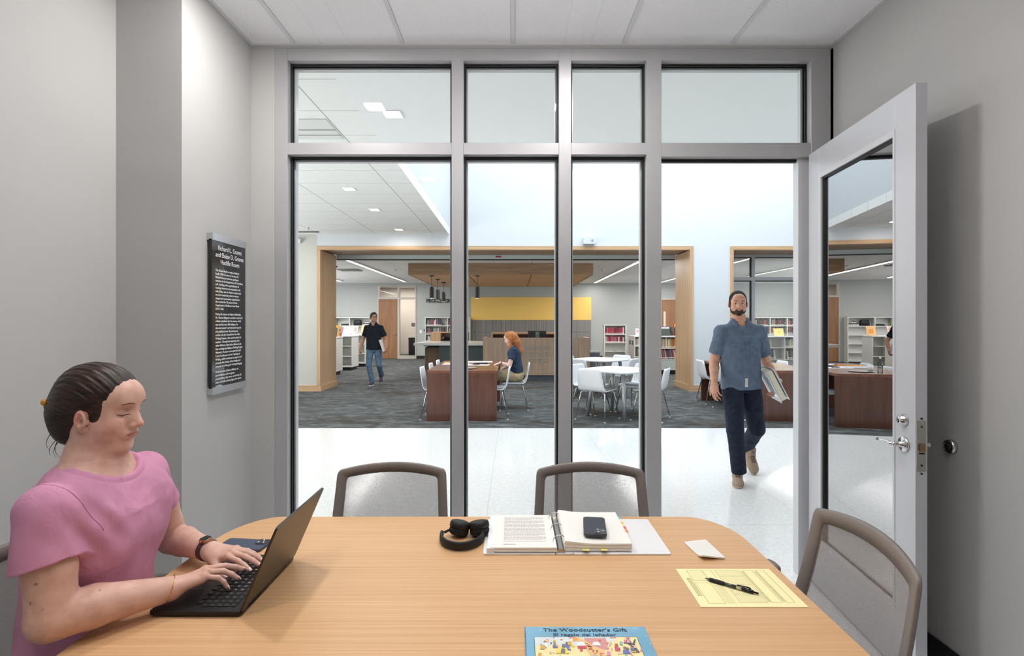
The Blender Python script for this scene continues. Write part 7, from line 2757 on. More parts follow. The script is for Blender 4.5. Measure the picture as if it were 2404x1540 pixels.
# ================================================================== walking and seated people of the library side
def walker(name_label, J, skin_c, h_body, h_cloth, hs, shirt_m, trouser_m, fwd_head, opts):
    """J: joints in world space; hs: head scale"""
    t = thing('person', name_label, 'person', (J['pelvis'][0], J['pelvis'][1], 0))
    A = {k: V3(*v) for k, v in J.items()}
    k_ = opts.get('k', 1.0)
    H = Loc(A['head'], frame_R(fwd_head), hs)
    s = Sdf()
    mid = (A['shR'] + A['shL']) / 2
    side = A['shL'] - A['shR']
    side /= np.linalg.norm(side)
    s.add(loft(A['pelvis'] - V3(0, 0, 0.05), A['neck'], [(0, 0.155 * k_, 0.105 * k_, 0, 0), (0.35, 0.135 * k_, 0.095 * k_, 0, 0), (0.75, 0.128 * k_, 0.092 * k_, 0, 0), (0.92, 0.10 * k_, 0.07 * k_, 0, 0), (1, 0.06, 0.055, 0, 0)], side, 0.04), 0.02)
    s.add(cone(A['shR'], A['shL'], 0.050 * k_, 0.050 * k_), 0.03)
    s.add(cone(A['neck'] - V3(0, 0, 0.04), A['head'] + (A['neck'] - A['head']) * 0.30 - H.R[:, 0] * 0.015, 0.060 * k_, 0.054 * k_), 0.03)
    for q in ('shR', 'shL'):
        s.add(cone(A[q] * 0.6 + mid * 0.4 + V3(0, 0, 0.03), A['neck'] + V3(0, 0, 0.03), 0.03, 0.045), 0.04)
    head(s, H, male=True, jaw=opts.get('jaw', 1.08))
    nh = h_body
    for sfx in ('R', 'L'):
        limb(s, [A['sh' + sfx], A['el' + sfx]], [0.053 * k_, 0.045 * k_], 0.03)
        m_ = A['el' + sfx] * 0.7 + A['wr' + sfx] * 0.3
        limb(s, [A['el' + sfx], m_, A['wr' + sfx]], [0.043 * k_, 0.045 * k_, 0.029 * k_], 0.02)
        limb(s, [A['hip' + sfx], A['kn' + sfx], A['an' + sfx], A['toe' + sfx] * 0.3 + A['an' + sfx] * 0.35 + A['heel' + sfx] * 0.35], [0.072 * k_, 0.052 * k_, 0.036 * k_, 0.024 * k_], 0.03)
    tips = []
    for sfx in ('R', 'L'):
        hd = opts['hand' + sfx]
        K, T = hand(s, A['wr' + sfx], hd['a'], hd['n'], hd['side'], hd['curl'], 1.02 * k_, hd.get('spread', 0.12), hd.get('thumb', (0.8, 0.5, -0.2)))
        tips += T
    bc = opts.get('beard')
    paint = [lip_paint(H, (176, 108, 96)), blob_paint(H, (0.06, 0.04, -0.03), (0.04, 0.03, 0.025), (214, 132, 108), 0.3), blob_paint(H, (0.06, -0.04, -0.03), (0.04, 0.03, 0.025), (214, 132, 108), 0.3),
             blob_paint(H, (0.105, 0, -0.03), (0.02, 0.016, 0.014), (210, 124, 100), 0.4)]
    for sy in (-1, 1):
        paint.append(blob_paint(H, (0.004, sy * 0.08, -0.014), (0.03, 0.02, 0.035), (216, 128, 106), 0.5))
    # open eyes
    for sy in (-1, 1):
        s.sub(H.ell((0.0850, sy * 0.031, -0.0012), (0.008, 0.0145, 0.0058)), 0.001)
    body = mesh_obj('body', s.mesh(h_body), skin_mat, t, paint, skin_c)
    for sy in (-1, 1):
        e = Sdf().add(H.ell((0.0700, sy * 0.031, -0.001), (0.0122, 0.0128, 0.0110)), 0)
        def iris(P, sy=sy):
            q = H.inv(P)
            d = np.hypot(q[:, 1] - sy * 0.031 - opts.get('gaze', 0), q[:, 2] + 0.001)
            return (d < 0.0062) * (q[:, 0] > 0.07) * 1.0
        mesh_obj('eye', e.mesh(0.0012), skin_mat, t, [(iris, (44, 34, 28))], (226, 220, 214))
    face_lines(s, H, t, opts['brow'], opts['brow'], 0.0024, 0.0215, lash=False)
    # hair
    h = Sdf()
    hr = opts['hair']
    g_ = hr['grow']
    h.add(H.ell((-0.012, 0, 0.036), (0.094 + g_, 0.072 + g_, 0.080 + g_ * hr.get('top', 1.0))), 0.01)
    h.add(H.ell((-0.035, 0, 0.002), (0.070 + g_, 0.066 + g_, 0.075)), 0.02)
    for q, r in hr.get('extra', []):
        h.add(H.ell(q, r), 0.02)
    lo, hi = H.c - 0.22, H.c + 0.22
    for nrm, pt in hr['cuts']:
        n_ = H.R @ (V3(*nrm) / np.linalg.norm(V3(*nrm)))
        h.sub(half(-n_, -(H.p(*pt) @ n_), lo, hi), 0.012)
    for q, r in hr.get('sub', []):
        h.sub(H.ell(q, r), 0.012)
    for sy in (-1, 1):
        h.sub(H.ell((-0.002, sy * 0.090, -0.010), (0.021, 0.020, 0.028)), 0.004)
    h.post.append(wrinkle(0.0014, 220, 4))
    mesh_obj('hair', h.mesh(0.002 if h_body < 0.005 else 0.004), hr['mat'], t)
    if bc:
        b = Sdf()
        e = 0.0042
        b.add(H.ell((0.028, 0, 0.000), (0.058 + e, 0.060 + e, 0.080 + e)), 0.01)
        b.add(H.ell((0.030, 0, -0.062), (0.050 + e, 0.048 * 1.08 + e, 0.044 + e)), 0.03)
        for sy in (-1, 1):
            b.add(H.ell((0.006, sy * 0.041, -0.058), (0.034 + e, 0.020 + e, 0.036 + e)), 0.03)
        b.add(H.ell((0.067, 0, -0.098), (0.021, 0.026, 0.018)), 0.025)
        b.add(H.ell((0.080, 0, -0.062), (0.0165, 0.031, 0.026)), 0.014)
        # keep jaw, chin, moustache; clear cheeks, lips, above the lip line
        nb = H.R @ (V3(0.42, 0, 1.0) / math.hypot(0.42, 1.0))
        b.sub(half(-nb, -(H.p(0.092, 0, -0.046) @ nb), lo, hi), 0.004)
        for sy in (-1, 1):
            b.sub(H.ell((0.078, sy * 0.046, -0.034), (0.046, 0.026, 0.024)), 0.006)
        b.sub(H.ell((0.100, 0, -0.0628), (0.016, 0.0185, 0.0052)), 0.002)
        b.sub(H.ell((-0.020, 0, -0.090), (0.040, 0.09, 0.030)), 0.008)
        b.sub(H.ell((0.010, 0, -0.125), (0.050, 0.06, 0.018)), 0.008)
        b.post.append(wrinkle(0.0014, 260, 9))
        mesh_obj('beard', b.mesh(0.0022), bc, t)
    # shirt
    c = Sdf()
    tp = A['neck'] + V3(0, 0, 0.005)
    L_ = np.linalg.norm(tp - A['hem'])
    W = opts['shirtw']
    ends = {}
    for sfx in ('R', 'L'):
        d = (A['el' + sfx] - A['sh' + sfx])
        Ln = np.linalg.norm(d)
        d /= Ln
        out = -side if sfx == 'R' else side
        e = A['sh' + sfx] + d * Ln * opts.get('sleeve', 0.70)
        c.add(cone(A['sh' + sfx], e + d * 0.05, 0.064 * k_, 0.074 * k_), 0.015)
        lo2, hi2 = e - 0.13 + d * 0.06, e + 0.13 + d * 0.06
        c.sub(((lambda P, e=e, d=d: np.maximum(-(P - e) @ d, np.linalg.norm((P - e) - ((P - e) @ d)[:, None] * d, axis=1) - 0.105)), lo2, hi2), 0.003)
        c.sub(((lambda P, e=e, d=d: np.maximum(-((P - e) @ d) - 0.02, np.linalg.norm((P - e) - ((P - e) @ d)[:, None] * d, axis=1) - 0.062 * k_)), lo2, hi2), 0.003)
        ends[sfx] = e
    c.add(loft(A['hem'], tp, [(0, W[0], W[0] * 0.66, 0, 0), (0.25, W[1], W[1] * 0.64, 0, 0), (0.6, W[2], W[2] * 0.66, 0, 0), (0.82, W[2] * 0.95, W[2] * 0.58, 0, 0), (0.93, 0.12 * k_, 0.085 * k_, 0, 0), (1, 0.075 * k_, 0.068 * k_, 0, 0)], side, 0.014), 0.02)
    c.add(cone(A['shR'], A['shL'], 0.061 * k_, 0.061 * k_), 0.04)
    for q in ('shR', 'shL'):
        c.add(cone(A[q] * 0.6 + mid * 0.4 + V3(0, 0, 0.03), A['neck'] + V3(0, 0, 0.035), 0.044, 0.060), 0.03)
    fw = np.cross(side, V3(0, 0, 1))
    fwd_t = V3(*opts['front'])
    nc = A['neck'] + fwd_t * 0.045 + V3(0, 0, 0.012)
    c.sub(ell(nc, (0.048, 0.050, 0.075), frame_R(fwd_t + V3(0, 0, -0.9))), 0.006)
    c.sub(cone(A['neck'] + V3(0, 0, -0.01), A['neck'] + V3(0, 0, 0.15), 0.062 * k_, 0.075 * k_), 0.006)
    w1, w2 = wrinkle(opts.get('wr', 0.006), 26, 2, (1.0, 1.0, 0.8)), wrinkle(0.0025, 75, 6)
    c.post.append(lambda P: (w1(P) * np.clip((A['neck'][2] - 0.05 - P[:, 2]) / 0.25, 0.1, 1) + w2(P)) * np.clip((P[:, 2] - A['hem'][2]) / 0.10, 0.15, 1))
    sh = mesh_obj('shirt', c.mesh(h_cloth), shirt_m, t)
    # collar
    R_ = frame_R(fwd_t)
    g = G()
    rings = []
    for i in range(33):
        u = -1 + 2 * i / 32
        a = u * math.radians(152)
        cx = A['neck'] + V3(0, 0, 0.012)
        bk = -fwd_t
        dirn = bk * math.cos(a) + side * math.sin(a)
        rr = 0.062 * k_ + 0.010 * abs(u)
        drop = 0.018 - 0.048 * abs(u) ** 2.2
        p_top = cx + dirn * rr + V3(0, 0, 0.030 + drop)
        wd = 0.040 + 0.018 * abs(u) ** 3
        p_bot = cx + dirn * (rr + 0.020) + V3(0, 0, 0.030 + drop - wd)
        rings.append([p_top, p_top + dirn * 0.004 + V3(0, 0, 0.002), p_bot + dirn * 0.003, p_bot - dirn * 0.002])
    g.ring_stack(rings)
    g.build('collar', opts.get('collar_m', shirt_m), sh, smooth=True)
    # trousers
    p = Sdf()
    p.add(loft(A['pelvis'] - V3(0, 0, 0.10), A['pelvis'] + V3(0, 0, 0.10), [(0, 0.160 * k_, 0.108 * k_, 0, 0), (0.5, 0.164 * k_, 0.106 * k_, 0, 0), (1, 0.150 * k_, 0.095 * k_, 0, 0)], side, 0.03), 0.03)
    for sfx in ('R', 'L'):
        kn, an, hp = A['kn' + sfx], A['an' + sfx], A['hip' + sfx]
        dn = (an - kn) / np.linalg.norm(an - kn)
        cuff = an + dn * opts.get('cuff', 0.02)
        limb(p, [hp, (hp + kn) / 2, kn, (kn + an) / 2, cuff + dn * 0.05], [0.100 * k_, 0.088 * k_, 0.074 * k_, 0.069 * k_, 0.066 * k_], 0.03)
    for sfx in ('R', 'L'):
        kn, an = A['kn' + sfx], A['an' + sfx]
        dn = (an - kn) / np.linalg.norm(an - kn)
        cuff = an + dn * opts.get('cuff', 0.02)
        p.sub(((lambda P, e=cuff, d=dn: np.maximum(-(P - e) @ d, np.linalg.norm((P - e) - ((P - e) @ d)[:, None] * d, axis=1) - 0.085)), cuff - 0.1 + dn * 0.06, cuff + 0.1 + dn * 0.06), 0.003)
        p.sub(cone(cuff - dn * 0.02, cuff + dn * 0.09, 0.052 * k_, 0.056 * k_), 0.004)
    p.sub(cone((A['knR'] + A['knL']) / 2 + V3(0, 0, 0.22), (A['knR'] + A['knL']) / 2 - V3(0, 0, 0.1), 0.004, 0.02), 0.01)
    p.post.append(wrinkle(0.0030, 30, 12, (1.0, 1.0, 0.8)))
    mesh_obj('trousers', p.mesh(h_cloth), trouser_m, t)
    # shoes
    for sfx in ('R', 'L'):
        an, toe = A['an' + sfx], A['toe' + sfx]
        heel = A['heel' + sfx]
        fdir = toe - heel
        Lf = np.linalg.norm(fdir)
        fdir /= Lf
        upv = V3(*opts['shoeup' + sfx])
        FR = frame_R(fdir, upv)
        F = Loc(heel, FR, 1.0)
        q = Lf / 0.285
        f_ = Sdf()
        f_.add(F.ell((0.060 * q, 0, 0.052), (0.062 * q, 0.041, 0.052)), 0.02)
        f_.add(F.ell((0.150 * q, 0, 0.040), (0.100 * q, 0.045, 0.042)), 0.03)
        f_.add(F.ell((0.222 * q, 0, 0.030), (0.066 * q, 0.048, 0.030)), 0.03)
        f_.add(F.cone((0.060 * q, 0, 0.07), (0.052 * q, 0, 0.112), 0.043, 0.041), 0.02)
        f_.add(F.cone((0.095 * q, 0, 0.095), (0.075 * q, 0, 0.130), 0.024, 0.020), 0.015)
        n_ = FR[:, 2]
        f_.sub(half(n_, heel @ n_ + 0.016, heel - 0.4, heel + 0.4), 0.0)
        up_ = mesh_obj('shoe_upper', f_.mesh(0.003 if h_body < 0.005 else 0.006), opts['shoe_m'], t)
        g = G()
        def outl(s_):
            o_ = []
            for i in range(28):
                a = 2 * PI * i / 28
                x = 0.142 * q + 0.146 * q * math.cos(a) * s_
                y = 0.047 * math.sin(a) * s_ * (1.0 if math.cos(a) > 0 else 0.88)
                o_.append((x, math.copysign(abs(y / 0.047) ** 0.75, y) * 0.049))
            return o_
        g.ring_stack([[F.p(x, y, z) for x, y in outl(s_)] for z, s_ in ((0.0, 0.96), (0.004, 1.0), (0.022, 1.0), (0.024, 0.97))])
        g.build('shoe_sole', opts['sole_m'], t, smooth=False)
        if opts.get('laces'):
            g = G()
            for i in range(5):
                x = (0.095 + 0.021 * i) * q
                zs = np.linspace(0.17, 0.03, 140)
                def top_(x_, y_):
                    fv = f_.eval(np.array([F.p(x_, y_, zz) for zz in zs]))
                    return zs[int(np.argmax(fv < 0))]
                for sg in (-1, 1):
                    g.tube([F.p(x, -0.019 * sg, top_(x, -0.019 * sg)), F.p(x + 0.006, 0, top_(x + 0.006, 0) + 0.002), F.p(x + 0.012, 0.019 * sg, top_(x + 0.012, 0.019 * sg))], 0.0030, 6)
            g.build('laces', opts['laces'], t, smooth=True)
    return t, A, H, c, s, sh, side, fwd_t


def P_(px, py, Y):
    return (px - 1204) * Y / 1220, Y, 1.48 - (py - 756) * Y / 1220


# ------------------------------------------------------------------ man in the doorway
J = dict(head=(2.096, 4.84, 1.655), neck=(2.125, 4.875, 1.470), shR=(1.958, 4.87, 1.385), shL=(2.312, 4.88, 1.385),
         elR=(1.912, 4.935, 1.105), wrR=(1.858, 4.80, 0.925), elL=(2.425, 4.985, 1.095), wrL=(2.487, 4.87, 0.905),
         pelvis=(2.150, 4.90, 0.920), hem=(2.150, 4.885, 0.855), hipR=(2.066, 4.89, 0.880), hipL=(2.232, 4.90, 0.880),
         knR=(2.020, 4.72, 0.500), anR=(2.083, 4.79, 0.125), toeR=(2.000, 4.605, 0.0), heelR=(2.095, 4.855, 0.0),
         knL=(2.285, 4.87, 0.480), anL=(2.335, 5.20, 0.235), toeL=(2.335, 5.03, 0.0), heelL=(2.370, 5.245, 0.155))
fist = [(0.35, 0.45, 0.3), (0.35, 0.4, 0.3), (0.4, 0.45, 0.3), (0.5, 0.5, 0.3)]
shirt_blue = fabric('chambray_blue', (100, 113, 132), 0.92, 0.16, 16)
hairm = hair_material('hair_short_dark', (20, 15, 12), (48, 38, 31), (120, 120, 120), 0.8)
beardm = hair_material('beard_dark', (30, 21, 16), (70, 48, 36), (160, 160, 160), 0.7)
opts = dict(k=1.0, shirtw=(0.192, 0.184, 0.184), front=(-0.12, -0.99, 0), sleeve=0.72, wr=0.0042, cuff=0.03,
            handR=dict(a=(0.03, -0.20, -1), n=(-0.75, -0.6, 0.05), side=-1, curl=fist, thumb=(0.85, 0.5, -0.1)),
            handL=dict(a=(-0.10, -0.12, -1), n=(0.9, -0.25, 0.0), side=1, curl=[(0.9, 0.7, 0.4)] * 4, thumb=(0.8, 0.5, -0.5)),
            brow=(58, 42, 34), beard=beardm, gaze=-0.002,
            hair=dict(mat=hairm, grow=0.0050, top=0.9, extra=[((0.014, 0.066, -0.012), (0.013, 0.009, 0.034)), ((0.014, -0.066, -0.012), (0.013, 0.009, 0.034))], cuts=[((0.86, 0, -0.50), (0.082, 0, 0.070)), ((0.35, 0, -1.0), (-0.04, 0, -0.065))],
                      sub=[((0.088, 0.036, 0.074), (0.030, 0.024, 0.030)), ((0.088, -0.036, 0.074), (0.030, 0.024, 0.030))]),
            shoe_m=mat('suede_taupe', (158, 136, 118), 0.85, vary=0.1, vscale=30, bump=0.2, bscale=200), sole_m=mat('sole_taupe', (176, 158, 138), 0.7),
            laces=mat('lace_brown', (92, 78, 64), 0.8), shoeupR=(0, 0, 1), shoeupL=(0, -0.55, 0.8))
T1_, A1, H1, c1_, s1_, shm, side1, f1 = walker('bearded man in a blue short-sleeved shirt and dark jeans walking toward the room', J, (214, 164, 138), 0.0032, 0.004, 0.985,
                                              shirt_blue, fabric('denim_navy', (34, 40, 54), 0.92, 0.3, 26), (-0.26, -0.96, -0.05), opts)


def on_shirt(x, z, cloth, y0=4.5, y1=5.0):
    ys = np.linspace(y0, y1, 260)
    f = cloth.eval(np.stack([np.full(260, x), ys, np.full(260, z)], 1))
    i = int(np.argmax(f < 0))
    return V3(x, ys[i] - 0.002, z)


# placket, pockets with flaps, buttons
def patch_on(cloth, pts, thick=0.003, n=6):
    """quad given by 4 (x, z) corners draped on the front of the shirt"""
    g = G()
    grid = []
    for j in range(n + 1):
        row = []
        for i in range(n + 1):
            u, v = i / n, j / n
            x = (pts[0][0] * (1 - u) + pts[1][0] * u) * (1 - v) + (pts[3][0] * (1 - u) + pts[2][0] * u) * v
            z = (pts[0][1] * (1 - u) + pts[1][1] * u) * (1 - v) + (pts[3][1] * (1 - u) + pts[2][1] * u) * v
            row.append(on_shirt(x, z, cloth))
        grid.append(row)
    vs = [p + V3(0, -thick, 0) for r in grid for p in r] + [p + V3(0, 0.004, 0) for r in grid for p in r]
    m = n + 1
    fs = []
    for j in range(n):
        for i in range(n):
            a = j * m + i
            fs.append((a, a + 1, a + m + 1, a + m))
    N = m * m
    for i in range(n):
        fs += [(i, N + i, N + i + 1, i + 1), (n * m + i, n * m + i + 1, N + n * m + i + 1, N + n * m + i),
               (i * m, (i + 1) * m, N + (i + 1) * m, N + i * m), (i * m + n, N + i * m + n, N + (i + 1) * m + n, (i + 1) * m + n)]
    g.add(vs, fs)
    return g


patch_on(c1_, [(2.098, 1.385), (2.122, 1.385), (2.138, 0.90), (2.114, 0.90)], 0.0025, 14).build('placket', shirt_blue, shm)
for x0, x1, nm in ((2.005, 2.080, 'pocket_flap'), (2.170, 2.245, 'pocket_flap')):
    tl = 0.012 if x0 > 2.1 else 0.0
    patch_on(c1_, [(x0, 1.285 + tl), (x1, 1.285 - tl), (x1, 1.250 - tl), (x0, 1.255 + tl)], 0.0045).build(nm, shirt_blue, shm)
    patch_on(c1_, [(x0 + 0.002, 1.250), (x1 - 0.002, 1.250), (x1 - 0.004, 1.165), (x0 + 0.004, 1.165)], 0.0022).build('pocket', shirt_blue, shm)
btn = mat('button_grey', (120, 126, 136), 0.4)
for z in (1.345, 1.255, 1.165, 1.075, 0.985):
    x = 2.110 + (1.385 - z) * 0.033
    q = on_shirt(x, z, c1_)
    G().cyl(q + V3(0, -0.006, 0), q + V3(0, 0.002, 0), 0.0055, n=12).build('button', btn, shm, smooth=True)
patch_on(c1_, [(2.126, 0.965), (2.150, 0.965), (2.150, 0.885), (2.124, 0.885)], 0.0055, 12).build('shirt_lining', mat('lining_pale', (206, 204, 198), 0.9), shm)
# wrist watch of the man
aw = (A1['wrL'] - A1['elL'])
aw /= np.linalg.norm(aw)
uq = V3(0.5, -0.8, 0) - aw * (V3(0.5, -0.8, 0) @ aw)
uq /= np.linalg.norm(uq)
vq = np.cross(aw, uq)
cw = A1['wrL'] - aw * 0.01
g = G()
g.ring_stack([[cw + (uq * math.cos(a) + vq * math.sin(a)) * r_ + aw * w_ for r_, w_ in ((0.029, -0.010), (0.032, -0.009), (0.032, 0.009), (0.029, 0.010))] for a in [2 * PI * i / 24 for i in range(24)]], cap=False, closed=True)
ww = g.build('watch_band', mat('watch_brown', (90, 70, 58), 0.5), T1_)
G().cyl(cw + uq * 0.031, cw + uq * 0.040, 0.018, n=20).build('watch_case', steel, ww, smooth=True)

# white ring binder held by the man
t = thing('ring_binder', 'thick white ring binder held against the bearded man\'s hip', 'binder', (2.43, 4.86, 0.75))
bc_ = V3(2.418, 4.835, 0.905)
bl = V3(0.155, 0.0, -0.295)
bl /= np.linalg.norm(bl)                  # along the length, downwards
bw = V3(0.10, 0.98, 0.10)
bw = bw - bl * bl.dot(bw)
bw /= np.linalg.norm(bw)                  # into the depth
bt = np.cross(bl, bw)                     # thickness
if bt[0] < 0:
    bt = -bt
def bp(u, v, w):
    return bc_ + bl * u + bw * v + bt * w
def bb(u0, u1, v0, v1, w0, w1):
    return G().hexa([bp(u0, v0, w0), bp(u1, v0, w0), bp(u1, v1, w0), bp(u0, v1, w0), bp(u0, v0, w1), bp(u1, v0, w1), bp(u1, v1, w1), bp(u0, v1, w1)])
bb(-0.155, 0.155, -0.125, 0.125, -0.038, -0.034).build('cover', vinyl, t)
bb(-0.155, 0.155, -0.125, 0.125, 0.034, 0.038).build('cover', vinyl, t)
bb(-0.155, 0.155, 0.121, 0.125, -0.034, 0.034).build('spine', vinyl, t)
bb(-0.145, 0.145, -0.105, 0.105, -0.026, 0.022).build('page_block', mat('pages_cream', (226, 220, 200), 0.85), t)
bb(-0.10, 0.10, -0.09, 0.02, -0.0390, -0.0382).build('cover_pocket', mat('pocket_pale_blue', (196, 206, 216), 0.15, coat=0.5), t)

# ------------------------------------------------------------------ man in the dark polo
def Q(px, py, Y=12.2):
    return P_(px, py, Y)
J2 = dict(head=(-3.262, 12.18, 1.588), neck=(-3.275, 12.22, 1.425), shR=(-3.435, 12.22, 1.345), shL=(-3.105, 12.22, 1.345),
          elR=(-3.535, 12.28, 1.065), wrR=(-3.575, 12.12, 0.850), elL=(-3.005, 12.32, 1.060), wrL=(-2.962, 12.15, 0.870),
          pelvis=(-3.265, 12.22, 0.880), hem=(-3.265, 12.22, 0.825), hipR=(-3.345, 12.21, 0.845), hipL=(-3.175, 12.22, 0.845),
          knR=(-3.350, 12.08, 0.480), anR=(-3.295, 12.14, 0.115), toeR=(-3.300, 11.96, 0.0), heelR=(-3.285, 12.20, 0.0),
          knL=(-3.145, 12.20, 0.470), anL=(-3.160, 12.50, 0.220), toeL=(-3.135, 12.36, 0.02), heelL=(-3.185, 12.58, 0.14))
polo = fabric('polo_navy', (26, 34, 44), 0.92, 0.15, 14)
opts2 = dict(k=0.90, shirtw=(0.186, 0.180, 0.172), front=(0.05, -0.99, 0), sleeve=0.68, wr=0.005, cuff=0.03,
             handR=dict(a=(0.05, -0.25, -1), n=(-0.8, -0.5, 0.05), side=-1, curl=[(1.1, 1.2, 0.8)] * 4, thumb=(0.7, 0.4, -0.6)),
             handL=dict(a=(-0.15, -0.1, -1), n=(0.9, -0.2, 0.0), side=1, curl=[(0.8, 0.7, 0.4)] * 4, thumb=(0.8, 0.4, -0.5)),
             brow=(30, 26, 24), gaze=0.003,
             hair=dict(mat=hair_material('hair_black', (24, 22, 22), (62, 56, 54), (90, 90, 90), 0.45), grow=0.018, top=1.3,
                       cuts=[((0.72, 0, -0.70), (0.070, 0, 0.040)), ((0.3, 0, -1.0), (-0.04, 0, -0.060))]),
             shoe_m=mat('running_shoe_plum', (74, 58, 74), 0.8), sole_m=white_lam, shoeupR=(0, 0, 1), shoeupL=(0, -0.5, 0.8))
T2_, A2, H2, c2_, s2_, shm2, sd2, f2 = walker('man with glasses in a dark polo shirt and blue jeans walking past the shelves', J2, (196, 150, 124), 0.006, 0.007, 0.95,
                                             polo, fabric('denim_light_blue', (90, 114, 138), 0.92, 0.25, 16), (0.50, -0.86, 0.06), opts2)
g = G()
for sy in (-1, 1):
    g.tube([H2.p(0.098, sy * 0.033 + 0.021 * math.cos(a), 0.000 + 0.015 * math.sin(a)) for a in [2 * PI * i / 18 for i in range(18)]], 0.0018, 6, closed=True)
    g.tube([H2.p(0.095, sy * 0.054, 0.004), H2.p(0.050, sy * 0.074, 0.004), H2.p(0.0, sy * 0.080, 0.0)], 0.0018, 6)
g.tube([H2.p(0.098, -0.012, 0.004), H2.p(0.101, 0.012, 0.004)], 0.0018, 6)
g.build('glasses', base_black, T2_, smooth=True)
t = thing('paper_folder', 'white folder of papers held at the side of the man in the dark polo', 'folder', (-3.03, 12.15, 0.78))
bc_ = V3(-3.045, 12.13, 0.93)
bl = V3(0.09, 0, -0.26)
bl /= np.linalg.norm(bl)
bw = V3(-0.05, 0.98, 0.1)
bw = bw - bl * bl.dot(bw)
bw /= np.linalg.norm(bw)
bt = np.cross(bl, bw)
bb(-0.145, 0.145, -0.105, 0.105, -0.016, -0.013).build('cover', vinyl, t)
bb(-0.145, 0.145, -0.105, 0.105, 0.013, 0.016).build('cover', vinyl, t)
bb(-0.140, 0.140, -0.100, 0.100, -0.011, 0.011).build('page_block', mat('pages_cream', (226, 220, 200), 0.85), t)

# ------------------------------------------------------------------ seated woman with red hair
t = thing('person', 'red-haired woman in a dark blue top and khaki trousers seated at the cherry table', 'person', (0.03, 8.9, 0))
A3 = dict(hip=V3(0.055, 8.90, 0.56), neck=V3(-0.005, 8.90, 1.075), head=V3(-0.050, 8.89, 1.205), shN=V3(0.010, 8.72, 1.005), shF=V3(0.010, 9.07, 1.005),
          elN=V3(-0.055, 8.66, 0.755), wrN=V3(-0.205, 8.72, 0.795), elF=V3(-0.02, 9.12, 0.74), wrF=V3(-0.20, 9.0, 0.66))
H3 = Loc(A3['head'], frame_R((-0.93, 0.10, -0.36), (0, 0, 1)), 0.94)
s = Sdf()
SK3 = (232, 196, 182)
s.add(loft(A3['hip'], A3['neck'], [(0, 0.115, 0.165, 0, 0), (0.4, 0.095, 0.13, 0, 0), (0.8, 0.10, 0.15, 0, 0), (1, 0.05, 0.06, 0, 0)], (1, 0, 0), 0.03), 0.02)
s.add(cone(A3['shN'], A3['shF'], 0.045, 0.045), 0.03)
s.add(cone(A3['neck'] - V3(0, 0, 0.04), A3['head'] + V3(0.02, 0, -0.06), 0.05, 0.048), 0.03)
head(s, H3)
for n_ in ('N', 'F'):
    limb(s, [A3['sh' + n_], A3['el' + n_], A3['wr' + n_]], [0.044, 0.037, 0.025], 0.02)
for sy in (-1, 1):
    limb(s, [(0.04, 8.90 + sy * 0.09, 0.545), (-0.36, 8.90 + sy * 0.09, 0.555), (-0.33, 8.90 + sy * 0.09, 0.10)], [0.075, 0.055, 0.035], 0.02)
hand(s, A3['wrN'], (-0.95, 0.12, -0.28), (-0.2, 0, 1), -1, [(0.25, 0.4, 0.3)] * 4, 0.95)
hand(s, A3['wrF'], (-0.80, -0.1, -0.6), (-0.4, -0.3, 1), 1, [(0.3, 0.4, 0.3)] * 4, 0.95)
mesh_obj('body', s.mesh(0.006), skin_mat, t, [lip_paint(H3, (190, 110, 100))], SK3)
face_lines(s, H3, t, (170, 110, 70), (90, 60, 44), 0.002, 0.0235)
h = Sdf()
h.add(H3.ell((-0.012, 0, 0.036), (0.106, 0.084, 0.090)), 0.01)
h.add(H3.ell((-0.045, 0, -0.010), (0.075, 0.080, 0.090)), 0.02)
hn = H3.R @ V3(0.80, 0, -0.60)
h.sub(half(-hn, -(H3.p(0.082, 0, 0.060) @ hn), H3.c - 0.3, H3.c + 0.3), 0.01)
for (p0, p1, r0, r1) in ((H3.p(-0.06, 0, 0.0), (0.055, 8.90, 1.13), 0.085, 0.080), ((0.055, 8.90, 1.13), (0.115, 8.885, 0.985), 0.078, 0.050), ((0.115, 8.885, 0.985), (0.128, 8.88, 0.90), 0.045, 0.018),
                         (H3.p(-0.005, 0.070, -0.02), (-0.045, 8.80, 1.06), 0.030, 0.022), ((-0.045, 8.80, 1.06), (-0.020, 8.79, 0.965), 0.024, 0.010), (H3.p(-0.005, -0.070, -0.02), (-0.03, 8.98, 1.04), 0.030, 0.022)):
    h.add(cone(p0, p1, r0, r1), 0.03)
h.post.append(lambda P: 0.0035 * np.sin(P[:, 1] * 260 + np.sin(P[:, 2] * 30) * 2) * np.clip((1.30 - P[:, 2]) / 0.1, 0, 1))
mesh_obj('hair', h.mesh(0.0055), hair_material('hair_copper', (132, 72, 36), (196, 124, 68), (120, 120, 9), 0.42), t)
c = Sdf()
for n_ in ('N', 'F'):
    d = A3['el' + n_] - A3['sh' + n_]
    Ln = np.linalg.norm(d)
    d /= Ln
    e = A3['sh' + n_] + d * Ln * 0.62
    c.add(cone(A3['sh' + n_], e, 0.056, 0.058), 0.015)
    c.sub(((lambda P, e=e, d=d: np.maximum(-(P - e) @ d, np.linalg.norm((P - e) - ((P - e) @ d)[:, None] * d, axis=1) - 0.10)), e - 0.12, e + 0.12), 0.003)
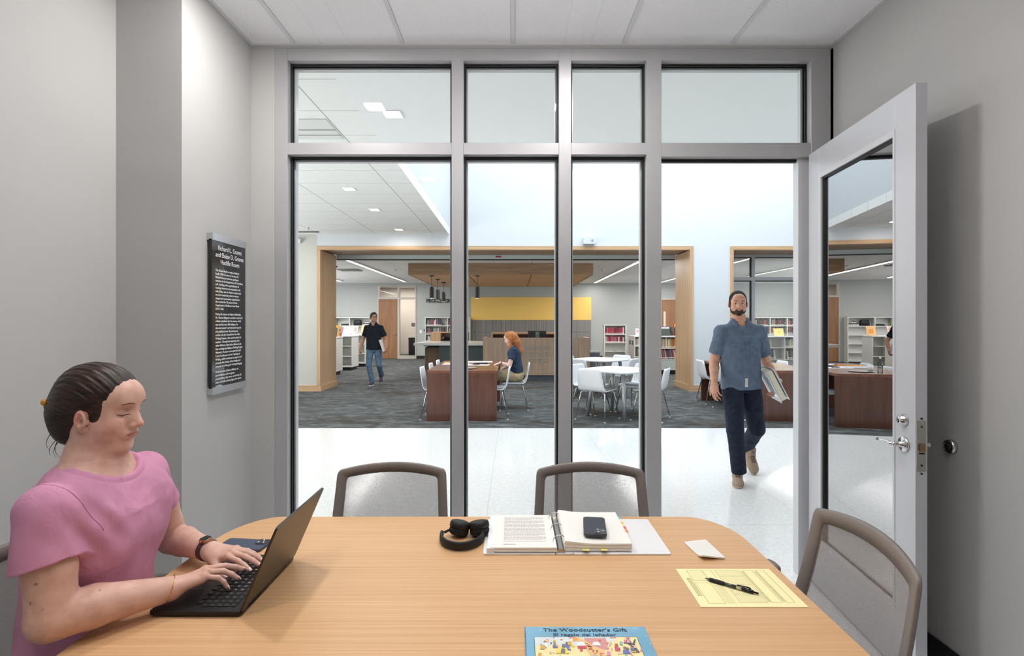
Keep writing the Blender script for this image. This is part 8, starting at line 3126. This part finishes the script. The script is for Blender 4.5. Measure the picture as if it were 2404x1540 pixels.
c.add(loft(A3['hip'] + V3(0.005, 0, 0.06), A3['neck'] + V3(0.01, 0, 0.0), [(0, 0.125, 0.170, 0, 0), (0.35, 0.112, 0.150, 0, 0), (0.75, 0.118, 0.168, 0, 0), (0.92, 0.08, 0.12, 0, 0), (1, 0.058, 0.068, 0, 0)], (1, 0, 0), 0.015), 0.02)
c.add(cone(A3['shN'], A3['shF'], 0.055, 0.055), 0.03)
c.post.append(wrinkle(0.005, 34, 21))
mesh_obj('shirt', c.mesh(0.0065), fabric('top_navy', (44, 60, 82), 0.92, 0.15, 16), t)
j = Sdf()
j.add(ell((0.060, 8.90, 0.560), (0.135, 0.185, 0.105)), 0.03)
for sy in (-1, 1):
    limb(j, [(0.03, 8.90 + sy * 0.09, 0.555), (-0.17, 8.90 + sy * 0.095, 0.565), (-0.37, 8.90 + sy * 0.09, 0.550), (-0.34, 8.90 + sy * 0.09, 0.30), (-0.33, 8.90 + sy * 0.09, 0.13)], [0.095, 0.085, 0.070, 0.058, 0.052], 0.03)
j.post.append(wrinkle(0.006, 40, 22))
mesh_obj('trousers', j.mesh(0.0065), fabric('khaki', (178, 160, 128), 0.92, 0.12, 16), t)
for sy in (-1, 1):
    f_ = Sdf()
    y = 8.90 + sy * 0.09
    f_.add(ell((-0.33, y, 0.05), (0.05, 0.04, 0.05)), 0.02)
    f_.add(ell((-0.42, y, 0.034), (0.09, 0.043, 0.034)), 0.03)
    mesh_obj('shoe', f_.mesh(0.006), base_black, t)
wv = A3['wrN'] - A3['elN']
wv /= np.linalg.norm(wv)
uq = V3(0, 0, 1) - wv * wv[2]
uq /= np.linalg.norm(uq)
vq = np.cross(wv, uq)
cw = A3['wrN'] - wv * 0.02
G().tube([cw + (uq * math.cos(a) + vq * math.sin(a)) * 0.029 for a in [2 * PI * i / 20 for i in range(20)]], 0.006, 6, closed=True).build('watch_band', base_black, t, smooth=True)
G().cyl(H3.p(-0.075, 0.055, 0.015), H3.p(-0.075, 0.095, 0.015), 0.008, n=10).build('hair_clip', mat('clip_brown', (110, 50, 40), 0.4), t, smooth=True)
